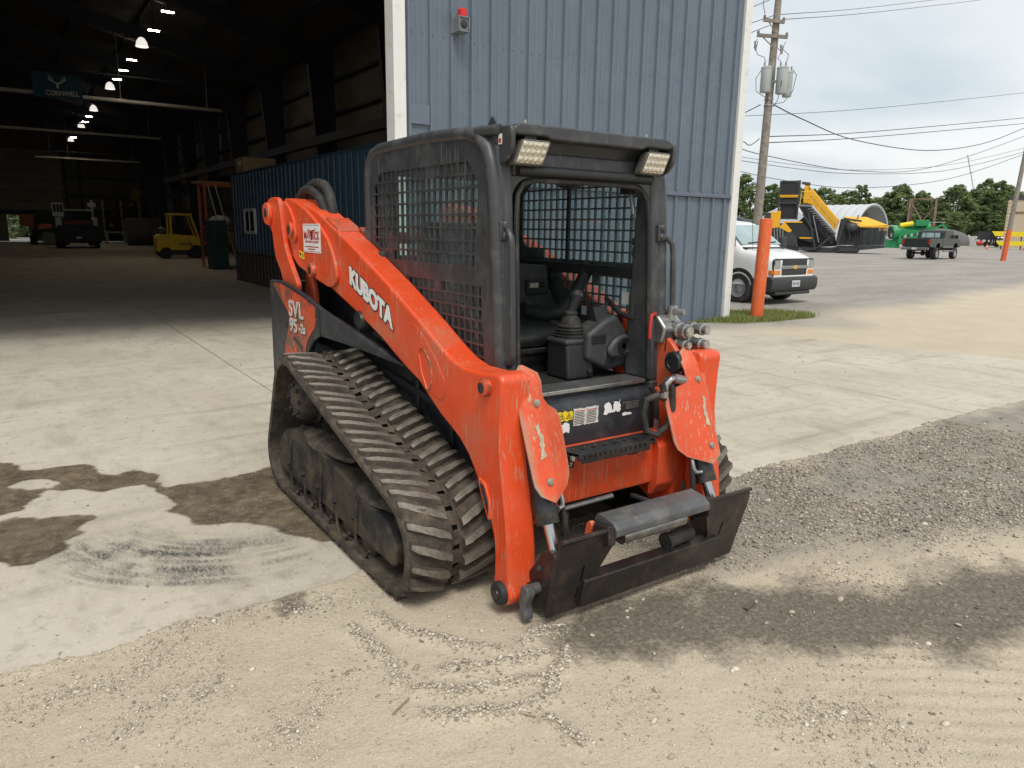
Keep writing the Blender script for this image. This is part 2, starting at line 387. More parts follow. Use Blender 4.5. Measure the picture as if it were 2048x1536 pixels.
def axis(dense0, dense1, step, far0, far1, g=1.12):
    a = list(np.arange(dense0, dense1, step)); s = step
    while a[-1] < far1: s = min(s*g, 40); a.append(a[-1]+s)
    lo = []; s = step; c = dense0
    while c > far0: s = min(s*g, 40); c -= s; lo.append(c)
    return np.array(lo[::-1]+a)
xs = axis(-.6, 6.0, .02, -300, 620, 1.035); ys = axis(.4, 3.1, .018, -60, 500, 1.04)
GX, GY = np.meshgrid(xs, ys)
def ground_fields(x, y):
    csd = conc_sd(x, y)
    near = np.exp(-np.hypot(x-1.5, y-2)/9)
    z = .006+(fbm(x*.9, y*.9, 3, 1)-.5)*.03*near+(fbm(x*9, y*9, 3, 2)-.5)*.012*near+(fbm(x*31, y*31, 2, 3)-.5)*.006*near
    z = z+(1-near)*(fbm(x*.15, y*.15, 3, 8)-.5)*.10*sstep(12, 22, np.hypot(x, y))
    rid = np.zeros_like(x)
    for k, L_ in enumerate(RIDGES): rid = np.maximum(rid, np.exp(-(seg_dist(x, y, L_)/.028)**2)*(.4+.9*fbm(x*12, y*12, 2, 30+k)))
    z = z+rid*.030
    # faint tyre tread corduroy on the right foreground
    tr = sstep(2.0, 2.5, x)*sstep(1.55, 1.2, y)*near
    z = z+tr*.006*np.sin((x*.8+y*1.1)*60+2*fbm(x*6, y*6, 2, 50))
    # spill lip over the concrete edge, then drop under the slabs
    z = z+.008*np.exp(-(csd/.05)**2)*near
    z = np.where(csd > 0, np.maximum(-.055, z-.003-csd*.55), z)
    damp = sstep(-.12, .14, poly_sd(x, y, DAMP)+.02+(fbm(x*5, y*5, 5, 11)-.5)*.42)
    damp = np.maximum(damp, .8*sstep(-.03, .04, poly_sd(x, y, SPOT)+(fbm(x*14, y*14, 4, 19)-.5)*.14))
    grey = sstep(-.2, .25, poly_sd(x, y, GREYZ)+(fbm(x*4, y*4, 4, 12)-.5)*.5)
    # machinery lot
    line = np.interp(x, [-400, 10.69, 11.3, 18.5, 29.9, 60, 620], [77, 8.0, 7.5, 8.9, 11.1, 17, 130])
    lot = sstep(-.8, .8, y-line+(fbm(x*.5, y*.5, 4, 13)-.5)*2.2)
    green = sstep(-.3, .3, 1.0-np.hypot((x-11.5)/1.25, (y-8.62)/.60)+(fbm(x*3, y*3, 3, 14)-.5)*.5)*sstep(.1, -.1, csd)
    under = sstep(.25, -.15, np.hypot((x-1.9)/1.1, (y-2.2)/.55)-1+(fbm(x*5, y*5, 3, 15)-.5)*.5)
    return z, damp, np.maximum(grey, 0), lot, green, rid, under
gz, gdamp, ggrey, glot, ggreen, grid_, gund = ground_fields(GX, GY)
ny, nx = GX.shape
gv = np.stack([GX, GY, gz], -1).reshape(-1, 3)
ii = (np.arange(ny-1)[:, None]*nx+np.arange(nx-1)[None]).ravel()
gf = np.stack([ii, ii+1, ii+nx+1, ii+nx], 1)
def fast_mesh(name, v, f):
    me = bpy.data.meshes.new(name); k = f.shape[1]
    me.vertices.add(len(v)); me.vertices.foreach_set('co', v.astype(np.float32).ravel())
    me.loops.add(f.size); me.loops.foreach_set('vertex_index', f.astype(np.int32).ravel())
    me.polygons.add(len(f)); me.polygons.foreach_set('loop_start', np.arange(0, f.size, k, dtype=np.int32)); me.polygons.foreach_set('loop_total', np.full(len(f), k, np.int32))
    me.update(calc_edges=True); me.validate(); return me
gme = fast_mesh('ground', gv, gf)
def attr(me, name, arr):
    a = me.attributes.new(name, 'FLOAT', 'POINT'); a.data.foreach_set('value', np.ascontiguousarray(arr, np.float32).ravel())
for nm, ar in (('damp', gdamp), ('grey', ggrey), ('lot', glot), ('green', ggreen), ('ridge', grid_)): attr(gme, nm, ar)
gme.shade_smooth()

def ground_material():
    m = bpy.data.materials.new('gravel_ground'); m.use_nodes = True; t = m.node_tree; b = t.nodes['Principled BSDF']; L = t.links.new
    tcn = t.nodes.new('ShaderNodeTexCoord')
    def noise(sc, det=5, rg=.6, st=None):
        x = t.nodes.new('ShaderNodeTexNoise'); x.inputs['Scale'].default_value = sc; x.inputs['Detail'].default_value = det; x.inputs['Roughness'].default_value = rg
        if st:
            mpn = t.nodes.new('ShaderNodeMapping'); mpn.inputs['Scale'].default_value = st; L(tcn.outputs['Object'], mpn.inputs[0]); L(mpn.outputs[0], x.inputs[0])
        else: L(tcn.outputs['Object'], x.inputs[0])
        return x.outputs[0]
    def mr(s, a, bq, c=0., d=1.):
        x = t.nodes.new('ShaderNodeMapRange'); L(s, x.inputs[0])
        for i, q in zip((1,2,3,4), (a,bq,c,d)): x.inputs[i].default_value = q
        return x.outputs[0]
    def mix(f, a, c):
        x = t.nodes.new('ShaderNodeMix'); x.data_type = 'RGBA'; L(f, x.inputs[0])
        for i, q in ((6, a), (7, c)):
            if isinstance(q, tuple): x.inputs[i].default_value = (*q, 1)
            else: L(q, x.inputs[i])
        return x.outputs[2]
    def at(n_):
        x = t.nodes.new('ShaderNodeAttribute'); x.attribute_name = n_; return x.outputs['Fac']
    big = mr(noise(1.3, 4), .35, .68); fine = mr(noise(70, 5, .7), .32, .68); mid = mr(noise(11, 5, .6), .35, .68)
    tan = mix(big, (.45,.372,.262), (.55,.475,.355)); tan = mix(mid, tan, (.50,.43,.325)); 
    sp = mix(mr(noise(150, 3, .7), .53, .66), tan, (.60,.55,.46)); sp = mix(mr(noise(110, 3, .7), .60, .72), sp, (.25,.20,.14))
    gr = mix(fine, (.15,.137,.12), (.33,.305,.27)); gr = mix(mr(noise(3.5, 6, .65), .42, .68), gr, (.37,.325,.26))
    c = mix(at('grey'), sp, gr)
    lt = mix(mr(noise(.6, 5, .6, (.35, 1, 1)), .38, .64), (.22,.205,.185), (.36,.335,.30)); lt = mix(mr(noise(22, 5, .7), .40, .66), lt, (.31,.285,.25)); lt = mix(mr(noise(4, 6, .75), .55, .66), lt, (.17,.155,.135)); lt = mix(mr(noise(60, 4, .7), .56, .68), lt, (.42,.40,.36))
    c = mix(at('lot'), c, lt)
    dm = mix(fine, (.10,.082,.064), (.20,.17,.135))
    dk_ = t.nodes.new('ShaderNodeMath'); dk_.operation = 'MULTIPLY_ADD'; L(mr(noise(38, 5, .7), .35, .65), dk_.inputs[0]); dk_.inputs[1].default_value = .5; dk_.inputs[2].default_value = -.25
    ds_ = t.nodes.new('ShaderNodeMath'); ds_.operation = 'ADD'; ds_.use_clamp = True; L(at('damp'), ds_.inputs[0]); L(dk_.outputs[0], ds_.inputs[1]); dz_ = t.nodes.new('ShaderNodeMath'); dz_.operation = 'MULTIPLY'; L(ds_.outputs[0], dz_.inputs[0]); L(mr(at('damp'), .0, .3), dz_.inputs[1])
    c = mix(dz_.outputs[0], c, dm)
    c = mix(at('green'), c, (.10,.11,.045))
    L(c, b.inputs['Base Color']); b.inputs['Specular IOR Level'].default_value = .25
    rg = t.nodes.new('ShaderNodeMapRange'); L(at('damp'), rg.inputs[0]); rg.inputs[3].default_value = .95; rg.inputs[4].default_value = .75; L(rg.outputs[0], b.inputs['Roughness'])
    bn = t.nodes.new('ShaderNodeBump'); bn.inputs['Strength'].default_value = .8; bn.inputs['Distance'].default_value = .013
    ad = t.nodes.new('ShaderNodeMath'); ad.operation = 'ADD'; L(noise(55, 6, .7), ad.inputs[0]); L(noise(14, 4, .6), ad.inputs[1]); L(ad.outputs[0], bn.inputs['Height']); L(bn.outputs[0], b.inputs['Normal'])
    return m
setmat(gme, ground_material())
tag(link('ground', gme), kind='structure')

# concrete slabs
def concrete_material(name, c0, c1, dark):
    m = bpy.data.materials.new(name); m.use_nodes = True; t = m.node_tree; b = t.nodes['Principled BSDF']; L = t.links.new
    tcn = t.nodes.new('ShaderNodeTexCoord')
    def noise(sc, det=5, rg=.6, st=None):
        x = t.nodes.new('ShaderNodeTexNoise'); x.inputs['Scale'].default_value = sc; x.inputs['Detail'].default_value = det; x.inputs['Roughness'].default_value = rg
        src = tcn.outputs['Object']
        if st:
            mpn = t.nodes.new('ShaderNodeMapping'); mpn.inputs['Scale'].default_value = st; mpn.inputs['Rotation'].default_value = (0, 0, .15); L(src, mpn.inputs[0]); src = mpn.outputs[0]
        L(src, x.inputs[0]); return x.outputs[0]
    def mr(s, a, bq):
        x = t.nodes.new('ShaderNodeMapRange'); L(s, x.inputs[0]); x.inputs[1].default_value = a; x.inputs[2].default_value = bq; return x.outputs[0]
    def mix(f, a, c):
        x = t.nodes.new('ShaderNodeMix'); x.data_type = 'RGBA'; L(f, x.inputs[0])
        for i, q in ((6, a), (7, c)):
            if isinstance(q, tuple): x.inputs[i].default_value = (*q, 1)
            else: L(q, x.inputs[i])
        return x.outputs[2]
    c = mix(mr(noise(.55, 5), .35, .65), c0, c1)
    c = mix(mr(noise(3.2, 6, .65, (1, .35, 1)), .5, .78), c, dark)
    c = mix(mr(noise(1.1, 5, .6, (.25, 2.2, 1)), .56, .80), c, tuple(v*.72 for v in dark))
    c = mix(mr(noise(9, 7, .7), .52, .70), c, tuple(v*.80 for v in c0)); c = mix(mr(noise(45, 4, .7), .56, .74), c, tuple(v*1.12 for v in c1))
    c = mix(mr(noise(26, 3, .6), .66, .72), c, tuple(v*.5 for v in dark))
    L(c, b.inputs['Base Color']); b.inputs['Roughness'].default_value = .82; b.inputs['Specular IOR Level'].default_value = .3
    bn = t.nodes.new('ShaderNodeBump'); bn.inputs['Strength'].default_value = .35; bn.inputs['Distance'].default_value = .006; L(noise(60, 5, .65), bn.inputs['Height']); L(bn.outputs[0], b.inputs['Normal'])
    return m
M['conc'] = concrete_material('concrete', (.45,.40,.32), (.54,.495,.41), (.335,.292,.23))
M['concdark'] = mat('joint_dirt', (.10,.085,.065), .95)
base = obj('concrete_apron', MB().box(BX0+.01, 9.3, 2.95, 77.5, -.075, -.066), M['concdark']); tag(base, kind='structure')
XL = [-13.95, -8.12, -3.1, 1.92, 6.95]; YL = [2.84, 5.78, 8.95]+[8.95+5.9*i for i in range(1, 12)]
for j in range(len(YL)-1):
    y0, y1 = YL[j]+.006, YL[j+1]-.006
    if j == 0: y0 = 2.8
    for i in range(len(XL)):
        x0 = XL[i]+.006; x1a = x1b = (XL[i+1]-.006 if i < 4 else None)
        if i == 4:
            if j < 2: x1a, x1b = float(edgeX(np.array(y0))), float(edgeX(np.array(y1)))
            else: x1a = x1b = BX1-.25
        if i == 4 and j == 1: poly = [(x0, y0), (x1a, y0), (9.55, 8.0), (9.3, 8.62), (x0, 8.62)]
        else: poly = [(x0, y0), (x1a, y0), (x1b, y1), (x0, y1)]
        dz = rnd.uniform(-.0015, .0015)
        obj('slab', MB().prism(poly, 'z', -.06, dz), M['conc'], base, bevel=.003, seg=1, flat=True)
        if i == 4 and j == 1: pass
obj('slab', MB().prism([(6.954, 8.628), (BX1-.25, 8.70), (BX1-.25, 8.944), (6.954, 8.944)], 'z', -.06, .0005), M['conc'], base, flat=True)

# damp stains
rg = random.Random(3)
M['dampc'] = mat('damp_concrete', (.150,.115,.075), .40, var=.35, vs=5, dirt=((.27,.225,.165), .42, 16), dirt2=((.075,.058,.040), .42, 6), bump=.5, bs=70, spec=.5, rvar=.22, scratch=((.30,.25,.18), 1.))
WET1 = [(-.9,5.75),(-.22,5.63),(-.15,5.59),(-.1,5.41),(0,5.32),(.12,5.37),(.23,5.33),(.28,5.24),(.3,5.04),(.39,4.99),(.49,5.02),(.62,4.84),(.59,4.73),(.61,4.58),(.73,4.57),(.81,4.55),(.96,4.54),(1.14,4.57),(1.3,4.7),(1.75,4.5),(1.7,3.5),(1.25,3.22),(1.14,3.33),(1.03,3.52),(.89,3.76),(.7,3.86),(.63,3.89),(.6,4.05),(.53,4.17),(.63,4.23),(.59,4.39),(.55,4.57),(.5,4.68),(.4,4.71),(.29,4.68),(.18,4.81),(.09,4.84),(.03,4.86),(-.09,4.72),(-.11,4.61),(-.21,4.58),(-.8,4.5)]
HOLE = [(-.18,5.06),(-.1,5.15),(0,5.13),(.07,5.05),(.1,4.96),(.04,4.92),(-.09,4.98)]
WET2 = [(-.7,4.5),(-.21,4.45),(-.15,4.48),(-.05,4.4),(.1,4.36),(.2,4.31),(.22,4.26),(.15,4.22),(.1,4.19),(.15,4.08),(.1,4.04),(.07,4.01),(.08,3.89),(.01,3.83),(-.08,3.79),(-.16,3.83),(-.2,3.9),(-.6,3.95)]
wx = np.arange(-1.0, 1.80, .010); wy = np.arange(3.15, 5.85, .012); WX, WY = np.meshgrid(wx, wy)
nz = (fbm(WX*8, WY*8, 5, 31)-.5)*.11+(fbm(WX*40, WY*40, 3, 37)-.5)*.03
sdw = np.maximum(np.minimum(poly_sd(WX, WY, WET1), -poly_sd(WX, WY, HOLE)), poly_sd(WX, WY, WET2))+nz*.8
wet = sstep(-.014, .022, sdw)*(.80+.20*sstep(.3, .6, fbm(WX*5, WY*5, 4, 38))); core = sstep(.0, .12, sdw)
i_ = (np.arange(len(wy)-1)[:, None]*len(wx)+np.arange(len(wx)-1)[None]).ravel(); q_ = np.stack([i_, i_+1, i_+len(wx)+1, i_+len(wx)], 1)
q_ = q_[wet.ravel()[q_].max(1) > .001]; us = np.unique(q_); rm = np.zeros(WX.size, np.int64); rm[us] = np.arange(len(us))
wme = fast_mesh('damp_patch', np.stack([WX.ravel()[us], WY.ravel()[us], np.full(len(us), .0046)], 1), rm[q_]); attr(wme, 'wet', wet.ravel()[us]); attr(wme, 'core', core.ravel()[us])
def wet_material():
    m = M['dampc']; t = m.node_tree; L = t.links.new; b = t.nodes['Principled BSDF']; o = t.nodes['Material Output']
    a_ = t.nodes.new('ShaderNodeAttribute'); a_.attribute_name = 'wet'; tr = t.nodes.new('ShaderNodeBsdfTransparent'); mx_ = t.nodes.new('ShaderNodeMixShader')
    L(a_.outputs['Fac'], mx_.inputs[0]); L(tr.outputs[0], mx_.inputs[1]); L(b.outputs[0], mx_.inputs[2]); L(mx_.outputs[0], o.inputs[0]); return m
setmat(wme, wet_material()); wme.shade_smooth(); tag(link('damp_patch', wme), kind='structure')
# rubber skid marks on the slab
def skid_material():
    m = bpy.data.materials.new('skid_rubber'); m.use_nodes = True; t = m.node_tree; b = t.nodes['Principled BSDF']; L = t.links.new; o = t.nodes['Material Output']
    uv = t.nodes.new('ShaderNodeUVMap'); mpn = t.nodes.new('ShaderNodeMapping'); mpn.inputs['Scale'].default_value = (1.8, 13, 1); L(uv.outputs[0], mpn.inputs[0])
    no = t.nodes.new('ShaderNodeTexNoise'); no.inputs['Scale'].default_value = 1; no.inputs['Detail'].default_value = 5; no.inputs['Roughness'].default_value = .6; L(mpn.outputs[0], no.inputs[0])
    mr = t.nodes.new('ShaderNodeMapRange'); mr.inputs[1].default_value = .36; mr.inputs[2].default_value = .60; L(no.outputs[0], mr.inputs[0])
    n2 = t.nodes.new('ShaderNodeTexNoise'); n2.inputs['Scale'].default_value = 90; n2.inputs['Detail'].default_value = 3
    tcn = t.nodes.new('ShaderNodeTexCoord'); L(tcn.outputs['Object'], n2.inputs[0])
    m2 = t.nodes.new('ShaderNodeMapRange'); m2.inputs[1].default_value = .38; m2.inputs[2].default_value = .58; L(n2.outputs[0], m2.inputs[0])
    n3 = t.nodes.new('ShaderNodeTexNoise'); n3.inputs['Scale'].default_value = 4.5; n3.inputs['Detail'].default_value = 4; L(tcn.outputs['Object'], n3.inputs[0])
    m3_ = t.nodes.new('ShaderNodeMapRange'); m3_.inputs[1].default_value = .30; m3_.inputs[2].default_value = .52; L(n3.outputs[0], m3_.inputs[0]); mm = t.nodes.new('ShaderNodeMath'); mm.operation = 'MULTIPLY'; L(m2.outputs[0], mm.inputs[0]); L(m3_.outputs[0], mm.inputs[1]); m2 = mm
    dst = t.nodes.new('ShaderNodeVectorMath'); dst.operation = 'MULTIPLY_ADD'; n4 = t.nodes.new('ShaderNodeTexNoise'); n4.inputs['Scale'].default_value = 3; L(tcn.outputs['Object'], n4.inputs[0]); L(n4.outputs['Color'], dst.inputs[0]); dst.inputs[1].default_value = (.25, .9, 0); L(mpn.outputs[0], dst.inputs[2]); L(dst.outputs[0], no.inputs[0])
    fade = t.nodes.new('ShaderNodeAttribute'); fade.attribute_name = 'fade'
    a = t.nodes.new('ShaderNodeMath'); a.operation = 'MULTIPLY'; L(mr.outputs[0], a.inputs[0]); L(m2.outputs[0], a.inputs[1])
    a2 = t.nodes.new('ShaderNodeMath'); a2.operation = 'MULTIPLY'; L(a.outputs[0], a2.inputs[0]); L(fade.outputs['Fac'], a2.inputs[1])
    b.inputs['Base Color'].default_value = (.045,.047,.055,1); b.inputs['Roughness'].default_value = .8
    tr = t.nodes.new('ShaderNodeBsdfTransparent'); mx_ = t.nodes.new('ShaderNodeMixShader')
    L(a2.outputs[0], mx_.inputs[0]); L(tr.outputs[0], mx_.inputs[1]); L(b.outputs[0], mx_.inputs[2]); L(mx_.outputs[0], o.inputs[0]); return m
na, nr = 60, 30; AA = np.linspace(R(188), R(276), na); RR = np.linspace(.58, 1.22, nr)
A2, R2 = np.meshgrid(AA, RR); sx, sy = 1.02+R2*np.cos(A2), 4.2+R2*np.sin(A2)
u, v = (A2-A2.min())/np.ptp(A2), (R2-.58)/.64
fd = np.sin(np.pi*np.clip((u-.04)/.92, 0, 1))**.6*np.sin(np.pi*v)**.7*sstep(.02, .10, sy-edgeY(sx)-.02)
fi = (np.arange(nr-1)[:, None]*na+np.arange(na-1)[None]).ravel(); ff = np.stack([fi, fi+1, fi+na+1, fi+na], 1)
sme = fast_mesh('skid_marks', np.stack([sx, sy, np.full_like(sx, .0085)], -1).reshape(-1, 3), ff)
uvl = sme.uv_layers.new(name='UVMap'); li = np.zeros(len(sme.loops), np.int32); sme.loops.foreach_get('vertex_index', li)
uvl.data.foreach_set('uv', np.stack([u.ravel()[li], v.ravel()[li]], 1).astype(np.float32).ravel()); attr(sme, 'fade', fd)
setmat(sme, skid_material()); tag(link('skid_marks', sme), kind='structure')

# loose stones
ICO_V = []; 
_b = bmesh.new(); bmesh.ops.create_icosphere(_b, subdivisions=1, radius=1.0); ICO_V = np.array([v_.co[:] for v_ in _b.verts]); ICO_F = np.array([[q.index for q in f_.verts] for f_ in _b.faces]); _b.free()
OCT_V = np.array([(1,0,0),(-1,0,0),(0,1,0),(0,-1,0),(0,0,1),(0,0,-1)], float); OCT_F = np.array([(0,2,4),(2,1,4),(1,3,4),(3,0,4),(2,0,5),(1,2,5),(3,1,5),(0,3,5)])
npr = np.random.RandomState(5)
def stones(name, X, Y, Z, S, colr, material, V=ICO_V, F=ICO_F, flat=.6):
    n = len(X); k = len(V)
    P = V[None]*(1+npr.uniform(-.28, .28, (n, k, 1)))*S[:, None, None]*npr.uniform(.65, 1.25, (n, 1, 3))
    P[:, :, 2] *= flat
    a = npr.uniform(0, 6.28, n); ca, sa = np.cos(a)[:, None], np.sin(a)[:, None]
    x = P[:, :, 0]*ca-P[:, :, 1]*sa; y = P[:, :, 0]*sa+P[:, :, 1]*ca; tz = npr.uniform(-.4, .4, (n, 1)); z = P[:, :, 2]+x*tz
    v = np.stack([x+X[:, None], y+Y[:, None], z+Z[:, None]], -1).reshape(-1, 3)
    f = (F[None]+(np.arange(n)*k)[:, None, None]).reshape(-1, 3)
    me = fast_mesh(name, v, f); attr(me, 'tone', np.repeat(colr, k)); setmat(me, material); return link(name, me)
def stone_material():
    m = bpy.data.materials.new('loose_stone'); m.use_nodes = True; t = m.node_tree; b = t.nodes['Principled BSDF']; L = t.links.new
    a = t.nodes.new('ShaderNodeAttribute'); a.attribute_name = 'tone'; r_ = t.nodes.new('ShaderNodeValToRGB'); e = r_.color_ramp.elements
    e[0].color = (.085,.075,.065,1); e[1].color = (.64,.59,.50,1); x = e.new(.35); x.color = (.26,.225,.18,1); x = e.new(.68); x.color = (.48,.42,.325,1)
    L(a.outputs['Fac'], r_.inputs[0]); L(r_.outputs[0], b.inputs['Base Color']); b.inputs['Roughness'].default_value = .9; b.inputs['Specular IOR Level'].default_value = .25; return m
M['stone'] = stone_material()
def scatter(n, x0, x1, y0, y1, dens):
    X = npr.uniform(x0, x1, n); Y = npr.uniform(y0, y1, n); keep = npr.uniform(0, 1, n) < dens(X, Y); return X[keep], Y[keep]
def dens_near(x, y):
    z, dm, gr, lt, gn, rd, un = ground_fields(x, y)
    d = .06+.45*np.clip((fbm(x*2.6, y*2.6, 3, 21)-.52)*5, 0, 1)+.85*np.clip(rd, 0, 1)+.75*gr*np.clip((fbm(x*1.7, y*1.7, 4, 23)-.25)*2.4, .15, 1)
    for L_ in SCATTER: d = d+.8*np.exp(-(seg_dist(x, y, L_)/.07)**2)*fbm(x*9, y*9, 2, 41)*1.5
    d = d+.5*np.exp(-((y-edgeY(x)+.05)/.05)**2)*sstep(.42, .62, fbm(x*3, y*3, 2, 60))
    dist = np.hypot(x, y)
    return np.clip(d, 0, 1)*np.clip(2.6/dist, .1, 1)**1.2*(conc_sd(x, y) < .02)
X, Y = scatter(290000, -.6, 6.5, .35, 3.0, dens_near)
f_ = ground_fields(X, Y); S = .0018+.0055*npr.uniform(0, 1, len(X))**3.5+.004*np.clip(f_[5], 0, 1)*npr.uniform(0, 1, len(X))+.003*f_[2]*npr.uniform(0, 1, len(X))**3
S = S*np.clip(np.hypot(X, Y)/2.8, 1, 1.6)
tone = np.clip(npr.normal(.66, .17, len(X))-.26*f_[2]*npr.uniform(.3, 1.3, len(X))-.34*f_[1], 0, 1)
tag(stones('gravel', X, Y, f_[0]+S*.25, S, tone, M['stone'], OCT_V, OCT_F), 'small loose grey and tan stones scattered over the yard surface', 'gravel', kind='stuff')
# stones raked up in the ridges left by the tracks
RX, RY, RS = [], [], []
for L_, dn, sp in [(l, 900, .020) for l in RIDGES]+[(l, 420, .045) for l in SCATTER]:
    for (ax, ay), (bx, by) in zip(L_[:-1], L_[1:]):
        n = int(dn*math.hypot(bx-ax, by-ay)*2.2); t = npr.uniform(0, 1, n); RX.append(ax+(bx-ax)*t+npr.normal(0, sp, n)); RY.append(ay+(by-ay)*t+npr.normal(0, sp, n))
X = np.concatenate(RX); Y = np.concatenate(RY); k = (conc_sd(X, Y) < .03) & (npr.uniform(0, 1, len(X)) < .25+1.1*fbm(X*11, Y*11, 2, 77)**2); X, Y = X[k], Y[k]
f_ = ground_fields(X, Y); S = .0025+.0062*npr.uniform(0, 1, len(X))**2
tag(stones('raked_stones', X, Y, f_[0]+S*.3, S, np.clip(npr.normal(.62, .17, len(X)), 0, 1), M['stone']), 'pale stones raked into curved ridges in front of the loader', 'gravel', kind='stuff')
# bigger single pebbles
X, Y = scatter(2600, -.6, 7, .4, 3.0, lambda x, y: (conc_sd(x, y) < 0)*np.clip(.10+.9*ground_fields(x, y)[2], 0, 1)*np.clip(3/np.hypot(x, y), 0, 1))
f_ = ground_fields(X, Y); S = npr.uniform(.008, .016, len(X))
tag(stones('pebbles', X, Y, f_[0]+S*.25, S, np.clip(npr.normal(.72, .15, len(X))-.3*f_[2], 0, 1), M['stone']), 'larger pale pebbles lying among the finer gravel', 'pebbles', kind='stuff')
# dirt crumbs on the concrete
X, Y = scatter(2600, -4, 9, 3.0, 17, lambda x, y: np.clip((fbm(x*.9, y*.9, 3, 71)-.38)*3, .03, 1)*(conc_sd(x, y) > .08)*np.clip(4/np.hypot(x, y), 0, 1))
S = (.002+.006*npr.uniform(0, 1, len(X))**2)*np.clip(np.hypot(X, Y)/6, 1, 2)
tag(stones('dirt_crumbs', X, Y, S*.3+.001, S, np.clip(npr.normal(.22, .15, len(X)), 0, .8), M['stone'], OCT_V, OCT_F, .5), 'dark dried dirt crumbs scattered on the concrete', 'dirt', kind='stuff')

# a few bits of wood
M['straw'] = mat('dry_twig', (.34,.27,.17), .9, var=.2)
for k, (x, y, a, L0, lab) in enumerate(((.90,1.93,.5,.09,'thin dry twig lying on the tan gravel left of the track ridges'),(1.22,1.66,-.9,.06,'short dry twig lying on the raked ridge nearest open gravel'),(2.42,1.72,.2,.07,'flat wood chip lying on the dark damp gravel'),(4.9,2.1,1.2,.14,'pale straw lying on the grey gravel'))):
    zz0 = float(ground_fields(np.array([x]), np.array([y]))[0][0]); tag(obj('twig', MB().bar((x-L0/2*math.cos(a), y-L0/2*math.sin(a), zz0+.008), (x+L0/2*math.cos(a), y+L0/2*math.sin(a), zz0+.011), .005 if k != 2 else .022, .004), M['straw'] if k != 2 else M['concdark']), lab, 'twig')
# ------------------------------------------------------------------ warehouse
M.update(
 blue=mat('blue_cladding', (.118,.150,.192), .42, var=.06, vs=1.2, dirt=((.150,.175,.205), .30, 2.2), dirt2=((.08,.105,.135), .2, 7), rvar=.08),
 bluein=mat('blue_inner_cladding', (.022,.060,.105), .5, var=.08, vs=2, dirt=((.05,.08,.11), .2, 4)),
 brown=mat('brown_wainscot', (.055,.032,.025), .55, var=.1),
 trim=mat('white_trim', (.72,.72,.69), .5, var=.04, vs=3, dirt=((.42,.40,.35), .22, 6)),
 navy=mat('dark_steel', (.022,.026,.040), .6, var=.2),
 insul=mat('vinyl_insulation', (.11,.092,.072), .6, var=.15, vs=1.5, dirt=((.16,.13,.10), .3, 3)),
 roofin=mat('roof_insulation', (.055,.05,.045), .7, var=.15, vs=1),
 roofout=mat('roof_sheet', (.45,.46,.47), .45, var=.08),
 beam=mat('galvanised_beam', (.42,.40,.36), .45, metal=.4, var=.1),
 doorp=mat('overhead_door_panel', (.22,.19,.155), .6, var=.08, vs=2),
 lampshade=mat('lamp_dome', (.75,.74,.70), .4, emit=((1,.95,.86), .55)),
 led=mat('led_panel', (.9,.9,.9), .4, emit=((1,.86,.66), 80.)),
 alarmgrey=mat('alarm_grey', (.16,.175,.19), .5), alarmred=mat('alarm_red', (.62,.02,.015), .25),
 screw=mat('screw', (.07,.085,.10), .5, metal=.3),
 winwhite=mat('window_white', (.62,.62,.60), .5), darkglass=mat('dark_glass', (.02,.025,.03), .08),
 card=mat('cardboard', (.34,.22,.12), .8, var=.1), wood=mat('rough_timber', (.28,.18,.10), .8, var=.2, vs=9),
 yellow=mat('machine_yellow', (.62,.42,.02), .45, var=.08, dirt=((.25,.18,.04), .25, 5)),
 rackor=mat('rack_orange', (.40,.10,.03), .5, var=.1), green_d=mat('green_crate', (.010,.055,.045), .5, var=.15),
 tyre=mat('tyre', (.022,.022,.022), .85, var=.2, bump=.2, bs=30, dirt=((.09,.08,.07), .3, 6)),
 banner=mat('banner_cloth', (.020,.075,.12), .8, var=.12, vs=3), whiteveh=mat('white_vehicle', (.62,.63,.63), .3, var=.03),
 red=mat('red_paint', (.42,.03,.02), .4),
)
ROOF = lambda x: 10.8-abs(x+1.65)/12.34*2.6
wh = thing('warehouse', 'long blue ribbed metal warehouse with white trim and a wide open doorway', 'building', (0, 0, 0))
def ribbed(x0, x1, z0, z1, y, pitch=.3048, h=.038, out=-1, ph=0.):
    """vertical ribbed sheet as a thin solid in the plane y; ribs towards out"""
    prof = [(x0, 0)]; x = x0+ph
    feats = []
    while x < x1:
        feats += [(x+.020, 0), (x+.030, h), (x+.060, h), (x+.070, 0)]
        for c in (.150, .222): feats += [(x+c-.012, 0), (x+c-.006, .006), (x+c+.006, .006), (x+c+.012, 0)]
        x += pitch
    prof += [f for f in feats if x0+.001 < f[0] < x1-.001]+[(x1, 0)]
    mb = MB(); n = len(prof); vs = []
    for z in (z0, z1):
        for px, ph_ in prof: vs.append((px, y+out*ph_, z))
    for z in (z0, z1): vs += [(x0, y-out*.004, z), (x1, y-out*.004, z)]
    fs = [(i, i+1, n+i+1, n+i) for i in range(n-1)]
    b = 2*n; fs += [(b+1, b, b+2, b+3), (0, n, b+2, b), (n-1, b+1, b+3, 2*n-1)]
    fs += [tuple([b]+[b+1]+list(range(n-1, -1, -1)))[::1], tuple(list(range(n, 2*n))+[b+3, b+2])]
    if out > 0: fs = [f[::-1] for f in fs]
    return mb.add(vs, fs)
fwall = obj('front_wall', MB().box(4.2, BX1-.02, 8.70, 8.82, .02, 5.4).box(4.2, BX1-.02, 8.70, 8.82, 5.402, 8.15), M['insul'], wh)
x = 4.264; k = 0
